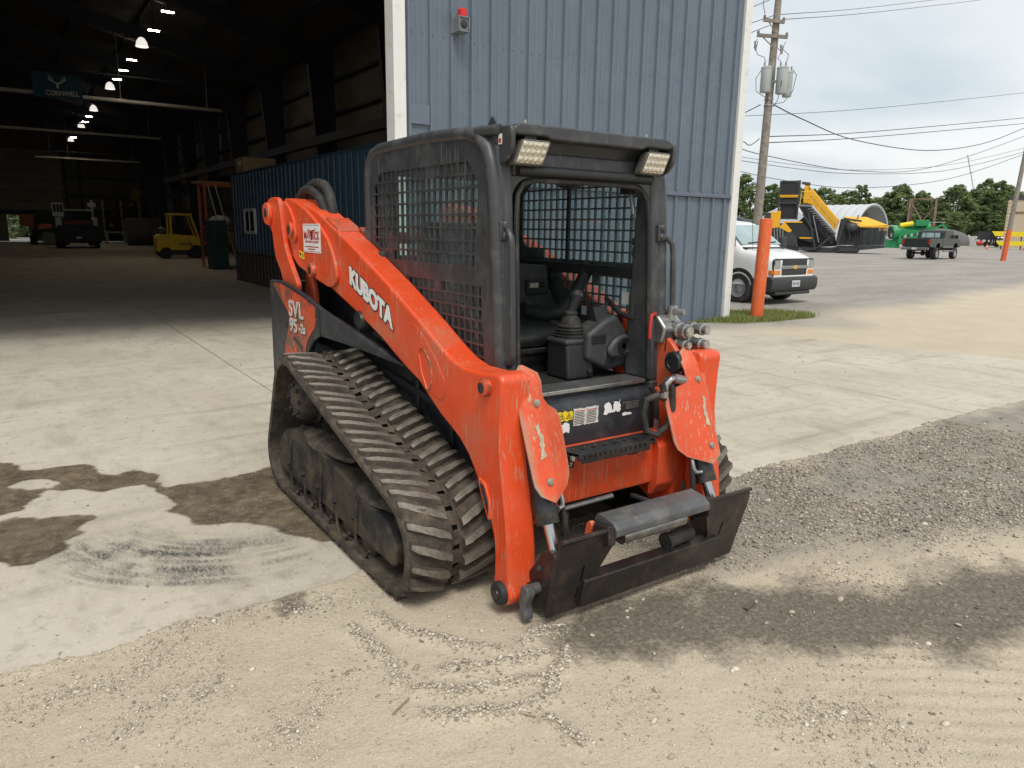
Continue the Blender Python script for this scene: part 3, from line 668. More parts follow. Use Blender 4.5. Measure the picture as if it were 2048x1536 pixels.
while x < 10.55:
    x1 = min(x+.9144, 10.56); z1 = ROOF(x1)-.05
    if x > 8.2: # lower and upper sheet with a girt trim between
        obj('panel', ribbed(x+.0015, x1-.0015, .025, 2.15, 8.67), M['blue'], fwall)
        obj('panel', ribbed(x+.0015, x1-.0015, 2.235, z1, 8.668-.004), M['blue'], fwall)
    else:
        obj('panel', ribbed(x+.0015, x1-.0015, .025, 2.15, 8.67), M['blue'], fwall)
        obj('panel', ribbed(x+.0015, x1-.0015, 2.235, z1, 8.668-.004), M['blue'], fwall)
    x = x1; k += 1
obj('girt_trim', MB().box(4.29, 10.56, 8.640, 8.674, 2.175, 2.232).box(4.29, 10.56, 8.618, 8.655, 2.158, 2.172), M['blue'], fwall, bevel=.003)
obj('flat_patch', MB().box(4.30, 4.585, 8.625, 8.632, 2.86, 3.10), M['blue'], fwall)
s = MB()
for zrow in (3.94,):
    for i in range(41): s.cyl((4.36+i*.1524, 8.671, zrow), (4.36+i*.1524, 8.655, zrow), .006, 6)
obj('screws', s, M['screw'], fwall)['kind'] = 'stuff'
obj('door_jamb', MB().box(4.095, 4.155, 8.625, 8.86, .01, 5.4).box(4.155, 4.262, 8.632, 8.70, .01, 5.4), M['trim'], wh, bevel=.004)
obj('door_jamb', MB().box(-8.2, -8.0, 8.60, 8.86, .01, 5.4), M['trim'], wh, bevel=.004)
obj('corner_trim', MB().box(10.565, 10.70, 8.615, 8.70, .02, 8.1).box(10.70, 10.735, 8.615, 8.80, .02, 8.1), M['trim'], wh, bevel=.004)
hb = MB().prism([(-13.98, 5.42), (BX1-.02, 5.42), (BX1-.02, 8.1), (-1.65, 10.7), (-13.98, 8.1)], 'y', 8.71, 8.74)
obj('gable_header', MB().prism([(-13.98, 5.41), (4.08, 5.41), (4.08, ROOF(4.08)-.05), (-1.65, 10.72), (-13.98, ROOF(-13.98)-.05)], 'y', 8.64, 8.80), M['blue'], wh)
obj('front_wall_beyond_door', MB().box(-13.98, -8.2, 8.64, 8.80, .01, 5.405), M['blue'], wh)
# side and back walls, roof
rw = obj('side_wall', MB().box(BX1-.04, BX1+.03, 8.83, BY1, 0, 8.2), M['insul'], wh)
obj('outer_sheet', MB().box(BX1+.034, BX1+.06, 8.83, BY1, .02, 8.2), M['blue'], rw)
obj('side_wall', MB().box(-14.03, -13.96, 8.83, BY1, 0, 8.2), M['insul'], wh)
bw = MB().box(-14.02, -.15, BY1, BY1+.15, 0, 8.19).box(1.35, BX1+.02, BY1, BY1+.15, 0, 8.19).box(-.15, 1.35, BY1, BY1+.15, 2.25, 8.19)
bw.prism([(-14.02, 8.192), (BX1+.02, 8.192), (BX1+.02, 8.26), (-1.65, 10.86), (-14.02, 8.26)], 'y', BY1, BY1+.15)
bwall = obj('back_wall', bw, M['insul'], wh)
obj('roof', MB().add([(-14.2, 8.5, ROOF(-14.2)), (-1.65, 8.5, 10.8), (10.9, 8.5, ROOF(10.9)), (-14.2, 77.3, ROOF(-14.2)), (-1.65, 77.3, 10.8), (10.9, 77.3, ROOF(10.9)),
   (-14.2, 8.5, ROOF(-14.2)+.12), (-1.65, 8.5, 10.92), (10.9, 8.5, ROOF(10.9)+.12), (-14.2, 77.3, ROOF(-14.2)+.12), (-1.65, 77.3, 10.92), (10.9, 77.3, ROOF(10.9)+.12)],
   [(0,1,4,3),(1,2,5,4),(6,9,10,7),(7,10,11,8),(0,6,7,1),(1,7,8,2),(3,4,10,9),(4,5,11,10),(0,3,9,6),(2,8,11,5)]), M['roofin'], wh, flat=True)
# frames every 6.2 m: tapered column + rafter
ny_ = 11
for i in range(1, ny_+1):
    y = 8.9+6.15*i
    if y > 76.5: break
    c = MB()
    for s_ in (1, -1):
        X = lambda v: v if s_ > 0 else -3.3-v
        c.prism([(X(10.5), 0), (X(10.12), 0), (X(9.55), 7.35), (X(9.2), 7.6), (X(4.5), ROOF(4.5)-.75), (X(-1.65), 10.1), (X(-1.65), 10.55), (X(10.5), ROOF(10.5)-.25)], 'y', y-.012, y+.012)
        c.bar((X(10.12), y, 0), (X(9.56), y, 7.35), .22, .016, (1, 0, .08)); c.bar((X(9.2), y, 7.58), (X(-1.64), y, 10.08), .22, .016, (.2, 0, 1)); c.bar((X(10.52), y, 0), (X(10.52), y, 8.0), .22, .016, (1, 0, 0))
    obj('steel_frame', c, M['navy'], wh, flat=True)
for xg in (-12.2, -10.2, -8.2, -6.2, -4.2, -2.4, -.9, .9, 2.9, 4.9, 6.9, 8.7, 10.2):
    obj('purlin', MB().box(xg-.04, xg+.04, 8.9, 76.9, ROOF(xg)-.24, ROOF(xg)-.02), M['navy'], wh, flat=True)
for zg in (1.2, 2.6, 3.9, 5.0, 5.75, 6.9): obj('girt', MB().box(BX1-.24, BX1-.05, 8.9, 76.9, zg-.05, zg+.05), M['navy'], wh, flat=True)
obj('wall_rail', MB().box(9.7, 9.95, 20, 60, 4.55, 4.85), M['navy'], wh, flat=True)
for zg in (2.6, 4.0, 5.6, 7.2): obj('back_girt', MB().box(1.4 if zg < 3 else 4.6, BX1-.3, BY1-.2, BY1-.02, zg-.06, zg+.06), M['navy'], wh, flat=True)
for xg in (4.45, 5.6): obj('back_post', MB().box(xg-.12, xg+.12, BY1-.3, BY1-.03, 0, 8.6), M['navy'], wh, flat=True)
od = obj('overhead_door', MB().box(-4.6, 4.2, BY1-.06, BY1-.03, 2.3, 7.9).box(-4.6, -.17, BY1-.06, BY1-.03, 0, 2.28).box(1.37, 4.2, BY1-.06, BY1-.03, 0, 2.28), M['navy'], wh, flat=True)
for i in range(9):
    z0 = .01+i*.87
    if z0 < 2.2: 
        for a_, b_ in ((-4.6, -.2), (1.4, 4.2)): obj('door_section', MB().box(a_, b_, BY1-.11, BY1-.065, z0, min(z0+.83, 2.26)), M['doorp'], od, flat=True)
    else: obj('door_section', MB().box(-4.6, 4.2, BY1-.11, BY1-.065, z0, z0+.83), M['doorp'], od, flat=True)

# roof lamps
lamps = [26.2, 28.9, 31.6, 34.4, 36.9, 39.3, 42.1, 50.6, 53.6, 56.5, 59.6, 64.0, 67.1, 70.0]; domes = {2, 6, 7, 10, 13}
for i, y in enumerate(lamps):
    z = 8.06
    if i in domes:
        t = thing('dome_lamp', 'white bell shaped lamp hanging in the row under the warehouse roof', 'lamp', (4.77, y, z), 0, 'bell lamps under the warehouse roof')
        obj('shade', MB().lathe([(.04,.30),(.10,.27),(.18,.15),(.215,0),(.225,-.03),(.21,-.03),(.20,0),(.165,.14),(.08,.24)], (0,0,0), 'z', 16), M['lampshade'], t)
    else:
        t = thing('flat_lamp', 'lit flat panel lamp hanging in the row under the warehouse roof', 'lamp', (4.77, y, z), 0, 'flat panel lamps under the warehouse roof')
        obj('housing', MB().box(-.19,.19,-.08,.08,.0,.04), M['navy'], t); obj('light_panel', MB().box(-.17,.17,-.065,.065,-.014,-.004), M['led'], t)
    obj('hanger', MB().cyl((0,0,.035 if i not in domes else .27), (0,0,ROOF(4.77)-z), .012, 6), M['navy'], t)
for i, (y, a, b) in enumerate(((35.6, -5, 8.4), (49.2, -6, 8.0), (68.8, 2.2, 9.5))):
    t = thing('hung_tube_heater', ['pale horizontal beam hung under the roof behind the blue banner', 'pale beam hung across the hall between the two far rows of lamps', 'short pale beam hung below the last lamp near the back wall'][i], 'heater', (0, y, 6.6), 0, 'pale beams hung across the warehouse')
    obj('reflector', MB().box(a, b, -.16, .16, -.06, .06), M['beam'], t, bevel=.01)
    for xx in (a+1, 4.4, b-.6): obj('hanger', MB().cyl((xx, 0, .05), (xx, 0, ROOF(xx)-6.7), .012, 6), M['beam'], t)
    obj('pipe', MB().cyl((a, 0, 1.0 if i == 0 else .5), (b+.6, 0, 1.0 if i == 0 else .5), .035, 8), M['navy'], t)
# banner
bn_ = thing('banner', 'blue cloth banner with white antlered head and lettering hung high in the warehouse', 'banner', (0, 34, 0))
bm_ = MB(); nxb = 14
for i in range(nxb+1):
    xx = 1.26+1.62*i/nxb; dy = .04*math.sin(i*1.3)
    bm_.v += [(xx, dy, 6.24), (xx, dy*.3, 7.14), (xx, dy+.01, 6.24), (xx, dy*.3+.01, 7.14)]
for i in range(nxb): a = i*4; bm_.f += [(a, a+4, a+5, a+1), (a+2, a+3, a+7, a+6)]
obj('cloth', bm_, M['banner'], bn_)
place_text('lettering', 'CORNWELL', .26, (1.66, -.06, 6.32), (1,0,.04), (0,0,1), M['offwhite'], bn_, bold=.004, sx=.78)
em = MB()
for s_ in (-1, 1):
    em.tube([(2.07+s_*.04, -.06, 6.78), (2.07+s_*.16, -.06, 6.84), (2.07+s_*.27, -.06, 6.93), (2.07+s_*.25, -.06, 7.05)], [.03,.035,.03,.01], 6)
    for q in (.14, .2, .26): em.tube([(2.07+s_*q, -.06, 6.82+.2*q), (2.07+s_*(q+.02), -.06, 7.02)], [.02,.006], 5)
em.prism([(2.01,6.80),(2.13,6.80),(2.11,6.66),(2.09,6.58),(2.05,6.58),(2.03,6.66)], 'y', -.07, -.05)
obj('emblem', em, M['offwhite'], bn_)
place = None
# office
of = thing('site_office', 'blue ribbed office block with brown base and small white window inside the warehouse', 'office', (0, 0, 0))
obj('core', MB().box(5.42, 10.3, 8.90, 22.18, .01, 2.93), M['brown'], of)
ow = obj('side_wall', MB().box(5.40, 5.42, 8.9, 22.2, .0, 2.95), M['brown'], of)
def turned(mb, X):     # sheet built along x in plane y=0 (ribs to -y) turned to face -X along Y
    mb.v = [(X+y, x, z) for x, y, z in mb.v]; mb.f = [f[::-1] for f in mb.f]; return mb
y = 8.92
while y < 22.2:
    y1 = min(y+.9144, 22.22)
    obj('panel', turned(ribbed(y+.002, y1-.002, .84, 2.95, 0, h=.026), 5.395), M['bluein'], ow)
    obj('base_panel', turned(ribbed(y+.002, y1-.002, .01, .80, 0, h=.02), 5.395), M['brown'], ow); y = y1
obj('sill_flashing', MB().box(5.345, 5.40, 8.9, 22.22, .80, .84), M['brown'], of)
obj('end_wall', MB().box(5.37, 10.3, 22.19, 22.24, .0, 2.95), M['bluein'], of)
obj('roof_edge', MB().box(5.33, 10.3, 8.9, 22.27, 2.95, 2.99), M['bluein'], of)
wn = obj('window', MB().box(5.33, 5.39, 19.86, 19.93, 1.36, 2.02).box(5.33, 5.39, 20.83, 20.90, 1.36, 2.02).box(5.33, 5.39, 19.93, 20.83, 1.36, 1.43).box(5.33, 5.39, 19.93, 20.83, 1.95, 2.02).box(5.335, 5.385, 20.36, 20.40, 1.43, 1.95), M['winwhite'], of)
obj('pane', MB().box(5.35, 5.355, 19.93, 20.83, 1.43, 1.95), M['darkglass'], wn)
cb = thing('cardboard_box', 'brown cardboard box sitting on the roof corner of the inner office', 'box', (5.9, 21.5, 2.992))
obj('carton', MB().box(-.45,.45,-.4,.4,0,.42), M['card'], cb, bevel=.01); obj('flap', MB().box(-.46,.46,-.03,.03,.421,.425), M['winwhite'], cb); obj('label', MB().box(-.462,-.455,-.2,.1,.22,.33), M['winwhite'], cb)

# warning strobe on the wall
al = thing('alarm_horn', 'grey alarm horn with red strobe light fixed high on the blue wall', 'alarm', (5.0, 8.62, 4.10))
obj('mount_plate', MB().box(-.10, -.02, -.02, .04, -.10, .14), M['alarmgrey'], al)
obj('horn_box', MB().box(-.075,.085,-.16,-.14,-.10,-.085).box(-.075,.085,-.16,-.14,.065,.08).box(-.075,-.06,-.16,-.14,-.085,.065).box(.07,.085,-.16,-.14,-.085,.065).box(-.075,.085,-.14,-.02,-.10,.08), M['alarmgrey'], al, bevel=.003)
obj('horn_throat', MB().lathe([(.06,-.138),(.02,-.15),(.03,-.158),(.012,-.16)], (.005,0,-.01), 'y', 12), M['navy'], al)
obj('strobe', MB().lathe([(.055,.08),(.058,.10),(.058,.17),(.045,.185),(.02,.19)], (.02,-.08,0), 'z', 16), M['alarmred'], al)

# ------------------------------------------------------------------ things standing in the warehouse
def wheel(name, parent, c, r, wdt, mt, mr, axis='y', rimr=.55):
    w_ = obj(name, MB().lathe([(r*.62,-wdt/2),(r*.93,-wdt/2),(r,-wdt*.34),(r,wdt*.34),(r*.93,wdt/2),(r*.62,wdt/2),(r*.60,wdt*.4),(r*.60,-wdt*.4),(r*.62,-wdt/2)], c, axis, 22, False), mt, parent)
    obj('rim', MB().lathe([(r*.62,-wdt*.46),(r*.56,-wdt*.40),(r*.3,-wdt*.30),(r*.16,-wdt*.40),(r*.1,-wdt*.42),(r*.01,-wdt*.42),(r*.01,wdt*.42),(r*.1,wdt*.42),(r*.16,wdt*.40),(r*.3,wdt*.30),(r*.56,wdt*.40),(r*.62,wdt*.46)], c, axis, 18, False), mr, w_); return w_
fk = thing('forklift', 'yellow forklift truck parked crosswise inside the dark warehouse', 'forklift', (6.6, 38.2, 0))
obj('counterweight', MB().prism(pround([(-1.0,.33),(-1.0,1.0),(-.85,1.13),(-.2,1.13),(.9,1.05),(.95,.45),(.5,.40),(-.35,.40),(-.5,.33)], .06), 'y', -.5, .5), M['yellow'], fk, bevel=.02)
obj('chassis', MB().box(-.95,1.2,-.45,.45,.18,.40), M['navy'], fk)
for pp, qq in (((-.35,1.1),(-.33,2.02)), ((.85,1.05),(.55,2.05))):
    for s_ in (-.44,.44): obj('post', MB().bar((pp[0],s_,pp[1]), (qq[0],s_,qq[1]), .08), M['yellow'], fk)
obj('overhead_guard', MB().box(-.42,.62,-.5,.5,2.02,2.10), M['yellow'], fk, bevel=.02)
obj('seat', MB().box(-.15,.35,-.25,.25,1.14,1.24).box(-.2,-.08,-.25,.25,1.24,1.65), M['plastic'], fk, bevel=.03)
obj('gas_tank', MB().lathe([(.05,-.4),(.15,-.34),(.15,.34),(.05,.4)], (-.65,0,1.32), 'y', 14), M['tubegrey'], fk)
obj('mast', MB().box(1.12,1.24,-.42,-.30,.1,2.1).box(1.12,1.24,.30,.42,.1,2.1).box(1.13,1.22,-.30,.30,1.9,2.02).box(1.13,1.22,-.30,.30,.5,.6), M['navy'], fk)
obj('fork', MB().box(1.25,2.2,-.35,-.22,.06,.10), M['navy'], fk); obj('fork', MB().box(1.25,2.2,.22,.35,.06,.10), M['navy'], fk)
for xx, r_ in ((-.62,.27),(.72,.32)):
    for s_ in (-.44,.44): wheel('wheel', fk, (xx, s_, r_), r_, .22, M['tyre'], M['navy'])
place_text('lettering', 'HYSTER', .17, (-.02,-.512,.62), (1,0,0), (0,0,1), M['navy'], fk, bold=.006)
# crates and rack
for i in range(14):
    t = thing('green_crate', 'dark green flat crate in the tall stack beside the forklift', 'crate', (6.2, 28.2, .002+.125*i), rnd.uniform(-.03,.03), 'green crates in one tall stack')
    obj('tray', MB().box(-.28,.28,-.4,.4,0,.03).box(-.28,-.25,-.4,.4,.03,.12).box(.25,.28,-.4,.4,.03,.12).box(-.25,.25,-.4,-.37,.03,.12).box(-.25,.25,.37,.4,.03,.12), M['green_d'], t)
rk = thing('pallet_rack', 'orange pallet rack loaded with bags and boxes beside the inner office', 'rack', (6.75, 29.4, 0))
for xx in (-.72, 1.2):
    for yy in (-.5, .5): obj('upright', MB().box(xx-.04,xx+.04,yy-.04,yy+.04,0,3.1), M['rackor'], rk)
for zz_ in (.9, 1.5, 3.05): obj('shelf', MB().box(-.76,1.24,-.55,.55,zz_-.05,zz_+.03), M['rackor'], rk)
for xx, c_ in ((-.45,'card'),(.05,'yellow'),(.6,'winwhite')): tag(obj('stored_box', MB().box(6.75+xx-.2,6.75+xx+.2,29.05,29.7,.932,1.35), M[c_], bevel=.01), {'card':'brown carton on the lower shelf of the pallet rack','yellow':'yellow carton on the lower shelf of the pallet rack','winwhite':'white carton on the lower shelf of the pallet rack'}[c_], 'box')
def lumpy(c, rx, ry, rz, seed, sub=3, amp=.18, fl=0.):
    b_ = bmesh.new(); bmesh.ops.create_icosphere(b_, subdivisions=sub, radius=1); r_ = random.Random(seed); off = r_.uniform(0, 50)
    for v_ in b_.verts:
        n_ = float(fbm(np.array(v_.co.x*2+off+v_.co.z), np.array(v_.co.y*2+off-v_.co.z*.7), 3, seed))-.5; v_.co *= 1+amp*2*n_
        v_.co = Vector((v_.co.x*rx+c[0], v_.co.y*ry+c[1], max(v_.co.z*rz, -rz*.8 if fl else -9)+c[2]))
    m_ = MB(); m_.add([v_.co[:] for v_ in b_.verts], [[q.index for q in f_.verts] for f_ in b_.faces]); b_.free(); return m_
tag(obj('white_bag', lumpy((6.6,29.3,1.72), .38,.42,.22, 3, fl=1), M['winwhite']), 'crumpled white bag lying on the middle shelf of the rack', 'bag')
tag(obj('timber_bundle', MB().box(5.8,7.8,29.0,29.12,3.085,3.16).box(5.95,7.9,29.18,29.3,3.085,3.17).box(5.7,7.7,29.4,29.5,3.085,3.15), M['wood']), 'bundle of timber boards lying on top of the pallet rack', 'timber')
for k_, (xa, xb) in enumerate(((6.15, 6.62), (6.4, 6.95))): tag(obj('leaning_pole', MB().cyl((xb, 28.35, .01), (xa, 28.82, 3.0), .025, 8), M['beam']), ['thin grey pole leaning on the front of the rack, nearer the crates', 'thin grey pole leaning on the front of the rack, nearer the office'][k_], 'pole')
dr = thing('steel_drum', 'large dark steel drum lying on its side near the back wall', 'drum', (8.3, 62, 0))
obj('shell', MB().lathe([(.98,-1.1),(1.0,-1.08),(1.0,-.5),(1.04,-.47),(1.04,-.40),(1.0,-.37),(1.0,.37),(1.04,.40),(1.04,.47),(1.0,.5),(1.0,1.08),(.98,1.1)], (0,0,1.04), 'x', 28), M['tubegrey'], dr)
obj('end_disc', MB().lathe([(.9,-1.13),(.9,-1.10)], (0,0,1.04), 'x', 24), M['navy'], dr)
pv = thing('road_paver', 'black and white road machine with red lettering parked facing the doorway', 'machine', (3.6, 55, 0))
obj('hopper', MB().prism([(-1.28,.35),(1.25,.35),(1.28,1.1),(1.05,1.45),(-1.05,1.45),(-1.28,1.1)], 'y', -.6, .3), M['navy'], pv, bevel=.03)
obj('body', MB().box(-.85,.95,.3,3.5,.5,1.6), M['navy'], pv, bevel=.03)
obj('cab', MB().prism([(-.80,1.6),(.92,1.6),(.85,2.35),(-.78,2.35)], 'y', .5, 1.8), M['darkglass'], pv, bevel=.02)
obj('canopy', MB().box(-.95,1.0,.2,2.6,2.37,2.45), M['whiteveh'], pv, bevel=.02)
for s_ in (-1,1): obj('side_tower', MB().box(s_*1.0-.17,s_*1.0+.17,.2,.9,.8,1.95), M['whiteveh'], pv, bevel=.02); obj('track', MB().prism(pround([(-.1,0),(2.9,0),(3.2,.3),(3.0,.62),(-.1,.62),(-.4,.3)], .2), 'x', s_*.95-.2, s_*.95+.2), M['tyre'], pv)
sc = obj('screen', MB().box(-1.28,-.68,.15,.20,2.0,2.85), M['whiteveh'], pv)
for i in range(3): obj('opening', MB().box(-1.22+.18*i,-1.08+.18*i,.135,.148,2.28,2.75), M['navy'], sc)
obj('exhaust', MB().cyl((1.0,1,1.9), (1.0,1,3.1), .08, 10).box(.75,1.2,.7,1.2,2.65,2.9), M['whiteveh'], pv)
place_text('lettering', 'MAVERICK', .30, (-.75,-.615,1.52), (1,0,0), (0,0,1), M['red'], pv, bold=.008, sx=1.05, ex=.01)
obj('lettering_board', MB().box(-.85,.85,-.598,-.58,1.46,1.80), M['navy'], pv); obj('plate', MB().box(-.15,.15,-.615,-.602,.62,.75), M['whiteveh'], pv); obj('bumper', MB().box(-.8,.8,-.68,-.60,.12,.18), M['whiteveh'], pv)
ol = thing('compact_loader', 'dark compact machine with orange details near the bright rear doorway', 'machine', (2.1, 64, 0))
obj('cab', MB().prism([(-.6,1.1),(.7,1.1),(.65,2.4),(-.55,2.4)], 'y', 0, 1.5), M['navy'], ol, bevel=.04)
obj('hood', MB().box(-.75,.85,-.5,2.4,.55,1.1), M['navy'], ol, bevel=.05); obj('grille', MB().box(-1.5,-.62,.1,.2,1.3,2.2), M['rackor'], ol)
obj('lift_arm', MB().prism([(-.5,1.1),(.4,1.15),(.45,1.45),(.1,1.55),(-.4,1.45)], 'y', -.75, -.55), M['orange'], ol, bevel=.03)
for s_ in (-1,1): obj('track', MB().prism(pround([(-.4,0),(2.2,0),(2.5,.3),(2.3,.6),(-.4,.6),(-.7,.3)], .2), 'x', s_*.75-.2, s_*.75+.2), M['tyre'], ol)
obj('bucket', MB().prism([(-.9,.02),(-.9,.9),(-1.05,.9),(-1.5,.1),(-1.4,.02)], 'x', -.2, 1.4).xf(Matrix.Translation((0,.2,0))), M['tubegrey'], ol)
for i in range(4): obj('stored_plank', MB().box(-1.35,-.2,-.9+.1*0,-.2,.05+.16*i,.17+.16*i), M['rubber'], ol) if False else None
sh = thing('storage_shelves', 'dark steel shelves full of parts against the back wall', 'shelves', (8.4, 74.5, 0))
for xx in (-1.45,0,1.45):
    for yy in (-.4,.4): obj('upright', MB().box(xx-.04,xx+.04,yy-.04,yy+.04,0,3.7), M['beam'], sh)
for zz_ in (.3,1.2,2.1,3.0,3.65): obj('shelf', MB().box(-1.5,1.5,-.45,.45,zz_-.03,zz_+.03), M['navy'], sh)
for i in range(9):
    lev = (.3,1.2,2.1,3.0)[i%4]; x_ = 8.4-1.2+.29*i
    tag(obj('stored_part', lumpy((x_,74.3,lev+.28), .16,.25,.22, 40+i, 2, fl=1), M[('navy','beam','card')[i%3]]), 'small bundled part on the back wall shelves', 'part', 'parts on the back wall shelves')
tag(obj('leaning_board', MB().obox((9.6,74.0,4.1), .7,.03,1.0, Euler((.2,.35,0)).to_matrix()), M['wood']), 'tilted wooden board standing on top of the back shelves', 'board')
tag(obj('work_bench', MB().box(6.6,8.1,70,70.8,.85,.95).box(6.65,6.75,70.05,70.15,.01,.85).box(7.95,8.05,70.05,70.15,.01,.85).box(6.65,6.75,70.65,70.75,.01,.85).box(7.95,8.05,70.65,70.75,.01,.85), M['beam']), 'pale work bench in front of the back shelves', 'bench')
# ------------------------------------------------------------------ compact track loader (x forward, y left, z up)
LD = thing('track_loader', 'orange and black compact track loader with caged cab and muddy rubber tracks', 'track loader', (2.149, 3.358, 0), R(-90))
def both(fn):
    for s in (-1, 1): fn(s)
def sy(mb, s): return mb if s < 0 else mb.mirror_y()
def P_(name, mb, m, parent=LD, s=-1, **k): return obj(name, sy(mb, s), m, parent, **k)

# ---- tracks
CIR = [((-.575, .605), .235), ((.715, .25), .225), ((-.80, .222), .197)]     # sprocket, front idler, rear idler (belt outside)
def tangent_loop(circ, n=18):
    """convex hull of circles, clockwise seen from -y side (top run goes forward); returns polyline"""
    pts = []
    K = len(circ)
    def ext(c1, r1, c2, r2):
        d = Vector(c2)-Vector(c1); L_ = d.length; a = math.atan2(d.y, d.x); b = math.acos((r1-r2)/L_); return a+b
    angs = [ext(circ[i][0], circ[i][1], circ[(i+1)%K][0], circ[(i+1)%K][1]) for i in range(K)]
    for i in range(K):
        a_in = angs[i-1]; a_out = angs[i]
        while a_out > a_in: a_out -= 2*math.pi
        (cx, cz), r_ = circ[i]
        for j in range(n+1):
            t = a_in+(a_out-a_in)*j/n; pts.append((cx+r_*math.cos(t), cz+r_*math.sin(t)))
    return pts
loop0 = tangent_loop(CIR)
def resamp_closed(pts, n):
    P = np.array(pts+[pts[0]]); d = np.r_[0, np.cumsum(np.hypot(*np.diff(P, axis=0).T))]; s_ = np.linspace(0, d[-1], n, endpoint=False)
    return np.stack([np.interp(s_, d, P[:, 0]), np.interp(s_, d, P[:, 1])], 1), d[-1]
_, TL = resamp_closed(loop0, 10)
NL = int(round(TL/.083)); SUB = 4; NS = NL*SUB
path, _ = resamp_closed(loop0, NS)
tan = np.roll(path, -1, 0)-np.roll(path, 1, 0); tan /= np.linalg.norm(tan, axis=1)[:, None]; nor = np.stack([-tan[:, 1], tan[:, 0]], 1)
def make_track(s, seed):
    yo, yi = -.98, -.53; cols = np.array([0, .01, .05, .11, .17, .2075, .2425, .28, .34, .40, .44, .45])/.45
    r_ = np.random.RandomState(seed); mb = MB(); nc = len(cols)
    si = np.arange(NS)
    for k in range(NS):
        for j, c in enumerate(cols):
            y = yo+(yi-yo)*c
            d_ = (float(fbm(np.array(k*.33+seed), np.array(c*9.), 3, 5+seed))-.38)*.040*(1 if 0 < j < nc-1 else 0)
            if j in (0, nc-1): d_ = -.010+r_.uniform(-.001, .001)
            x, z = path[k]+nor[k]*d_; mb.v.append((x, y, z))
    b2 = NS*nc
    for k in range(NS):
        x, z = path[k]-nor[k]*.036
        for y in (yo+.004, yo+.09, yi-.09, yi-.004):
            e_ = .012 if y in (yo+.09, yi-.09) else 0
            mb.v.append((x+nor[k][0]*e_*0, y, z+nor[k][1]*e_*0))
    for k in range(NS):
        q = (k+1)%NS
        for j in range(nc-1):
            if j == 5 and (k%SUB) == 1: continue
            mb.f.append((k*nc+j, q*nc+j, q*nc+j+1, k*nc+j+1))
        for j in range(3):
            if j == 1 and k%SUB == 1 and False: continue
            mb.f.append((b2+k*4+j+1, b2+q*4+j+1, b2+q*4+j, b2+k*4+j))
        mb.f.append((k*nc, b2+k*4, b2+q*4, q*nc)); mb.f.append((k*nc+nc-1, q*nc+nc-1, b2+q*4+3, b2+k*4+3))
    tr = P_('track', mb, M['mudtrack'], LD, s, angle=60)
    # inner guide rail strip on the belt
    # lugs: chevron bars, points forward on the top run
    def lugmesh(half, v):
        rr = random.Random(100*half+v); m = MB(); L_ = .20; w0, w1, h = .024, .0175, .030
        y0, y1 = (-.968+.755, -.785+.755) if half == 0 else (-.725+.755, -.542+.755)
        n = 7
        for i in range(n+1):
            u_ = i/n; y = y0+(y1-y0)*u_; sx_ = (.045*(2*u_-1)) if half == 0 else (-.040*(2*u_-1))
            e_ = 1-.25*(abs(2*u_-1)**4); hj = h*(1-.22*(abs(2*u_-1)**6))+rr.uniform(-.0025, .0015)
            a_, c_ = rr.uniform(-.003, .003), rr.uniform(-.003, .003)
            m.v += [(sx_-w0, y, -.006), (sx_-w1*e_+a_, y, hj), (sx_+w1*e_+c_, y, hj), (sx_+w0, y, -.006)]
        for i in range(n):
            a = i*4; b_ = a+4
            m.f += [(a, a+1, b_+1, b_), (a+1, a+2, b_+2, b_+1), (a+2, a+3, b_+3, b_+2)]
        m.f += [(0, 3, 2, 1), (n*4, n*4+1, n*4+2, n*4+3)]
        if s > 0: m = m.mirror_y()
        me = m.mesh('lug'); me.materials.append(M['lug']); me.materials.append(M['lugside'])
        for p in me.polygons: p.material_index = 0 if p.normal.z > .75 else 1
        finish(me, 40); return me
    vars_ = [[lugmesh(h, v) for v in range(4)] for h in (0, 1)]
    rr = random.Random(seed)
    for i in range(NL):
        for h in (0, 1):
            k = (i*SUB+(3 if h else 1))%NS
            x, z = path[k]; tx, tz = tan[k]
            o = link('lug', vars_[h][rr.randrange(4)], tr)
            o.location = (x, -.755 if s < 0 else .755, z); o.rotation_euler = (0, -math.atan2(tz, tx), rr.uniform(-.05, .05))
            o.scale = (rr.uniform(.88, 1.08), 1, rr.choice((.62,.8,.92,1.0,1.05)))
    return tr
both(lambda s: make_track(s, 3 if s < 0 else 11))
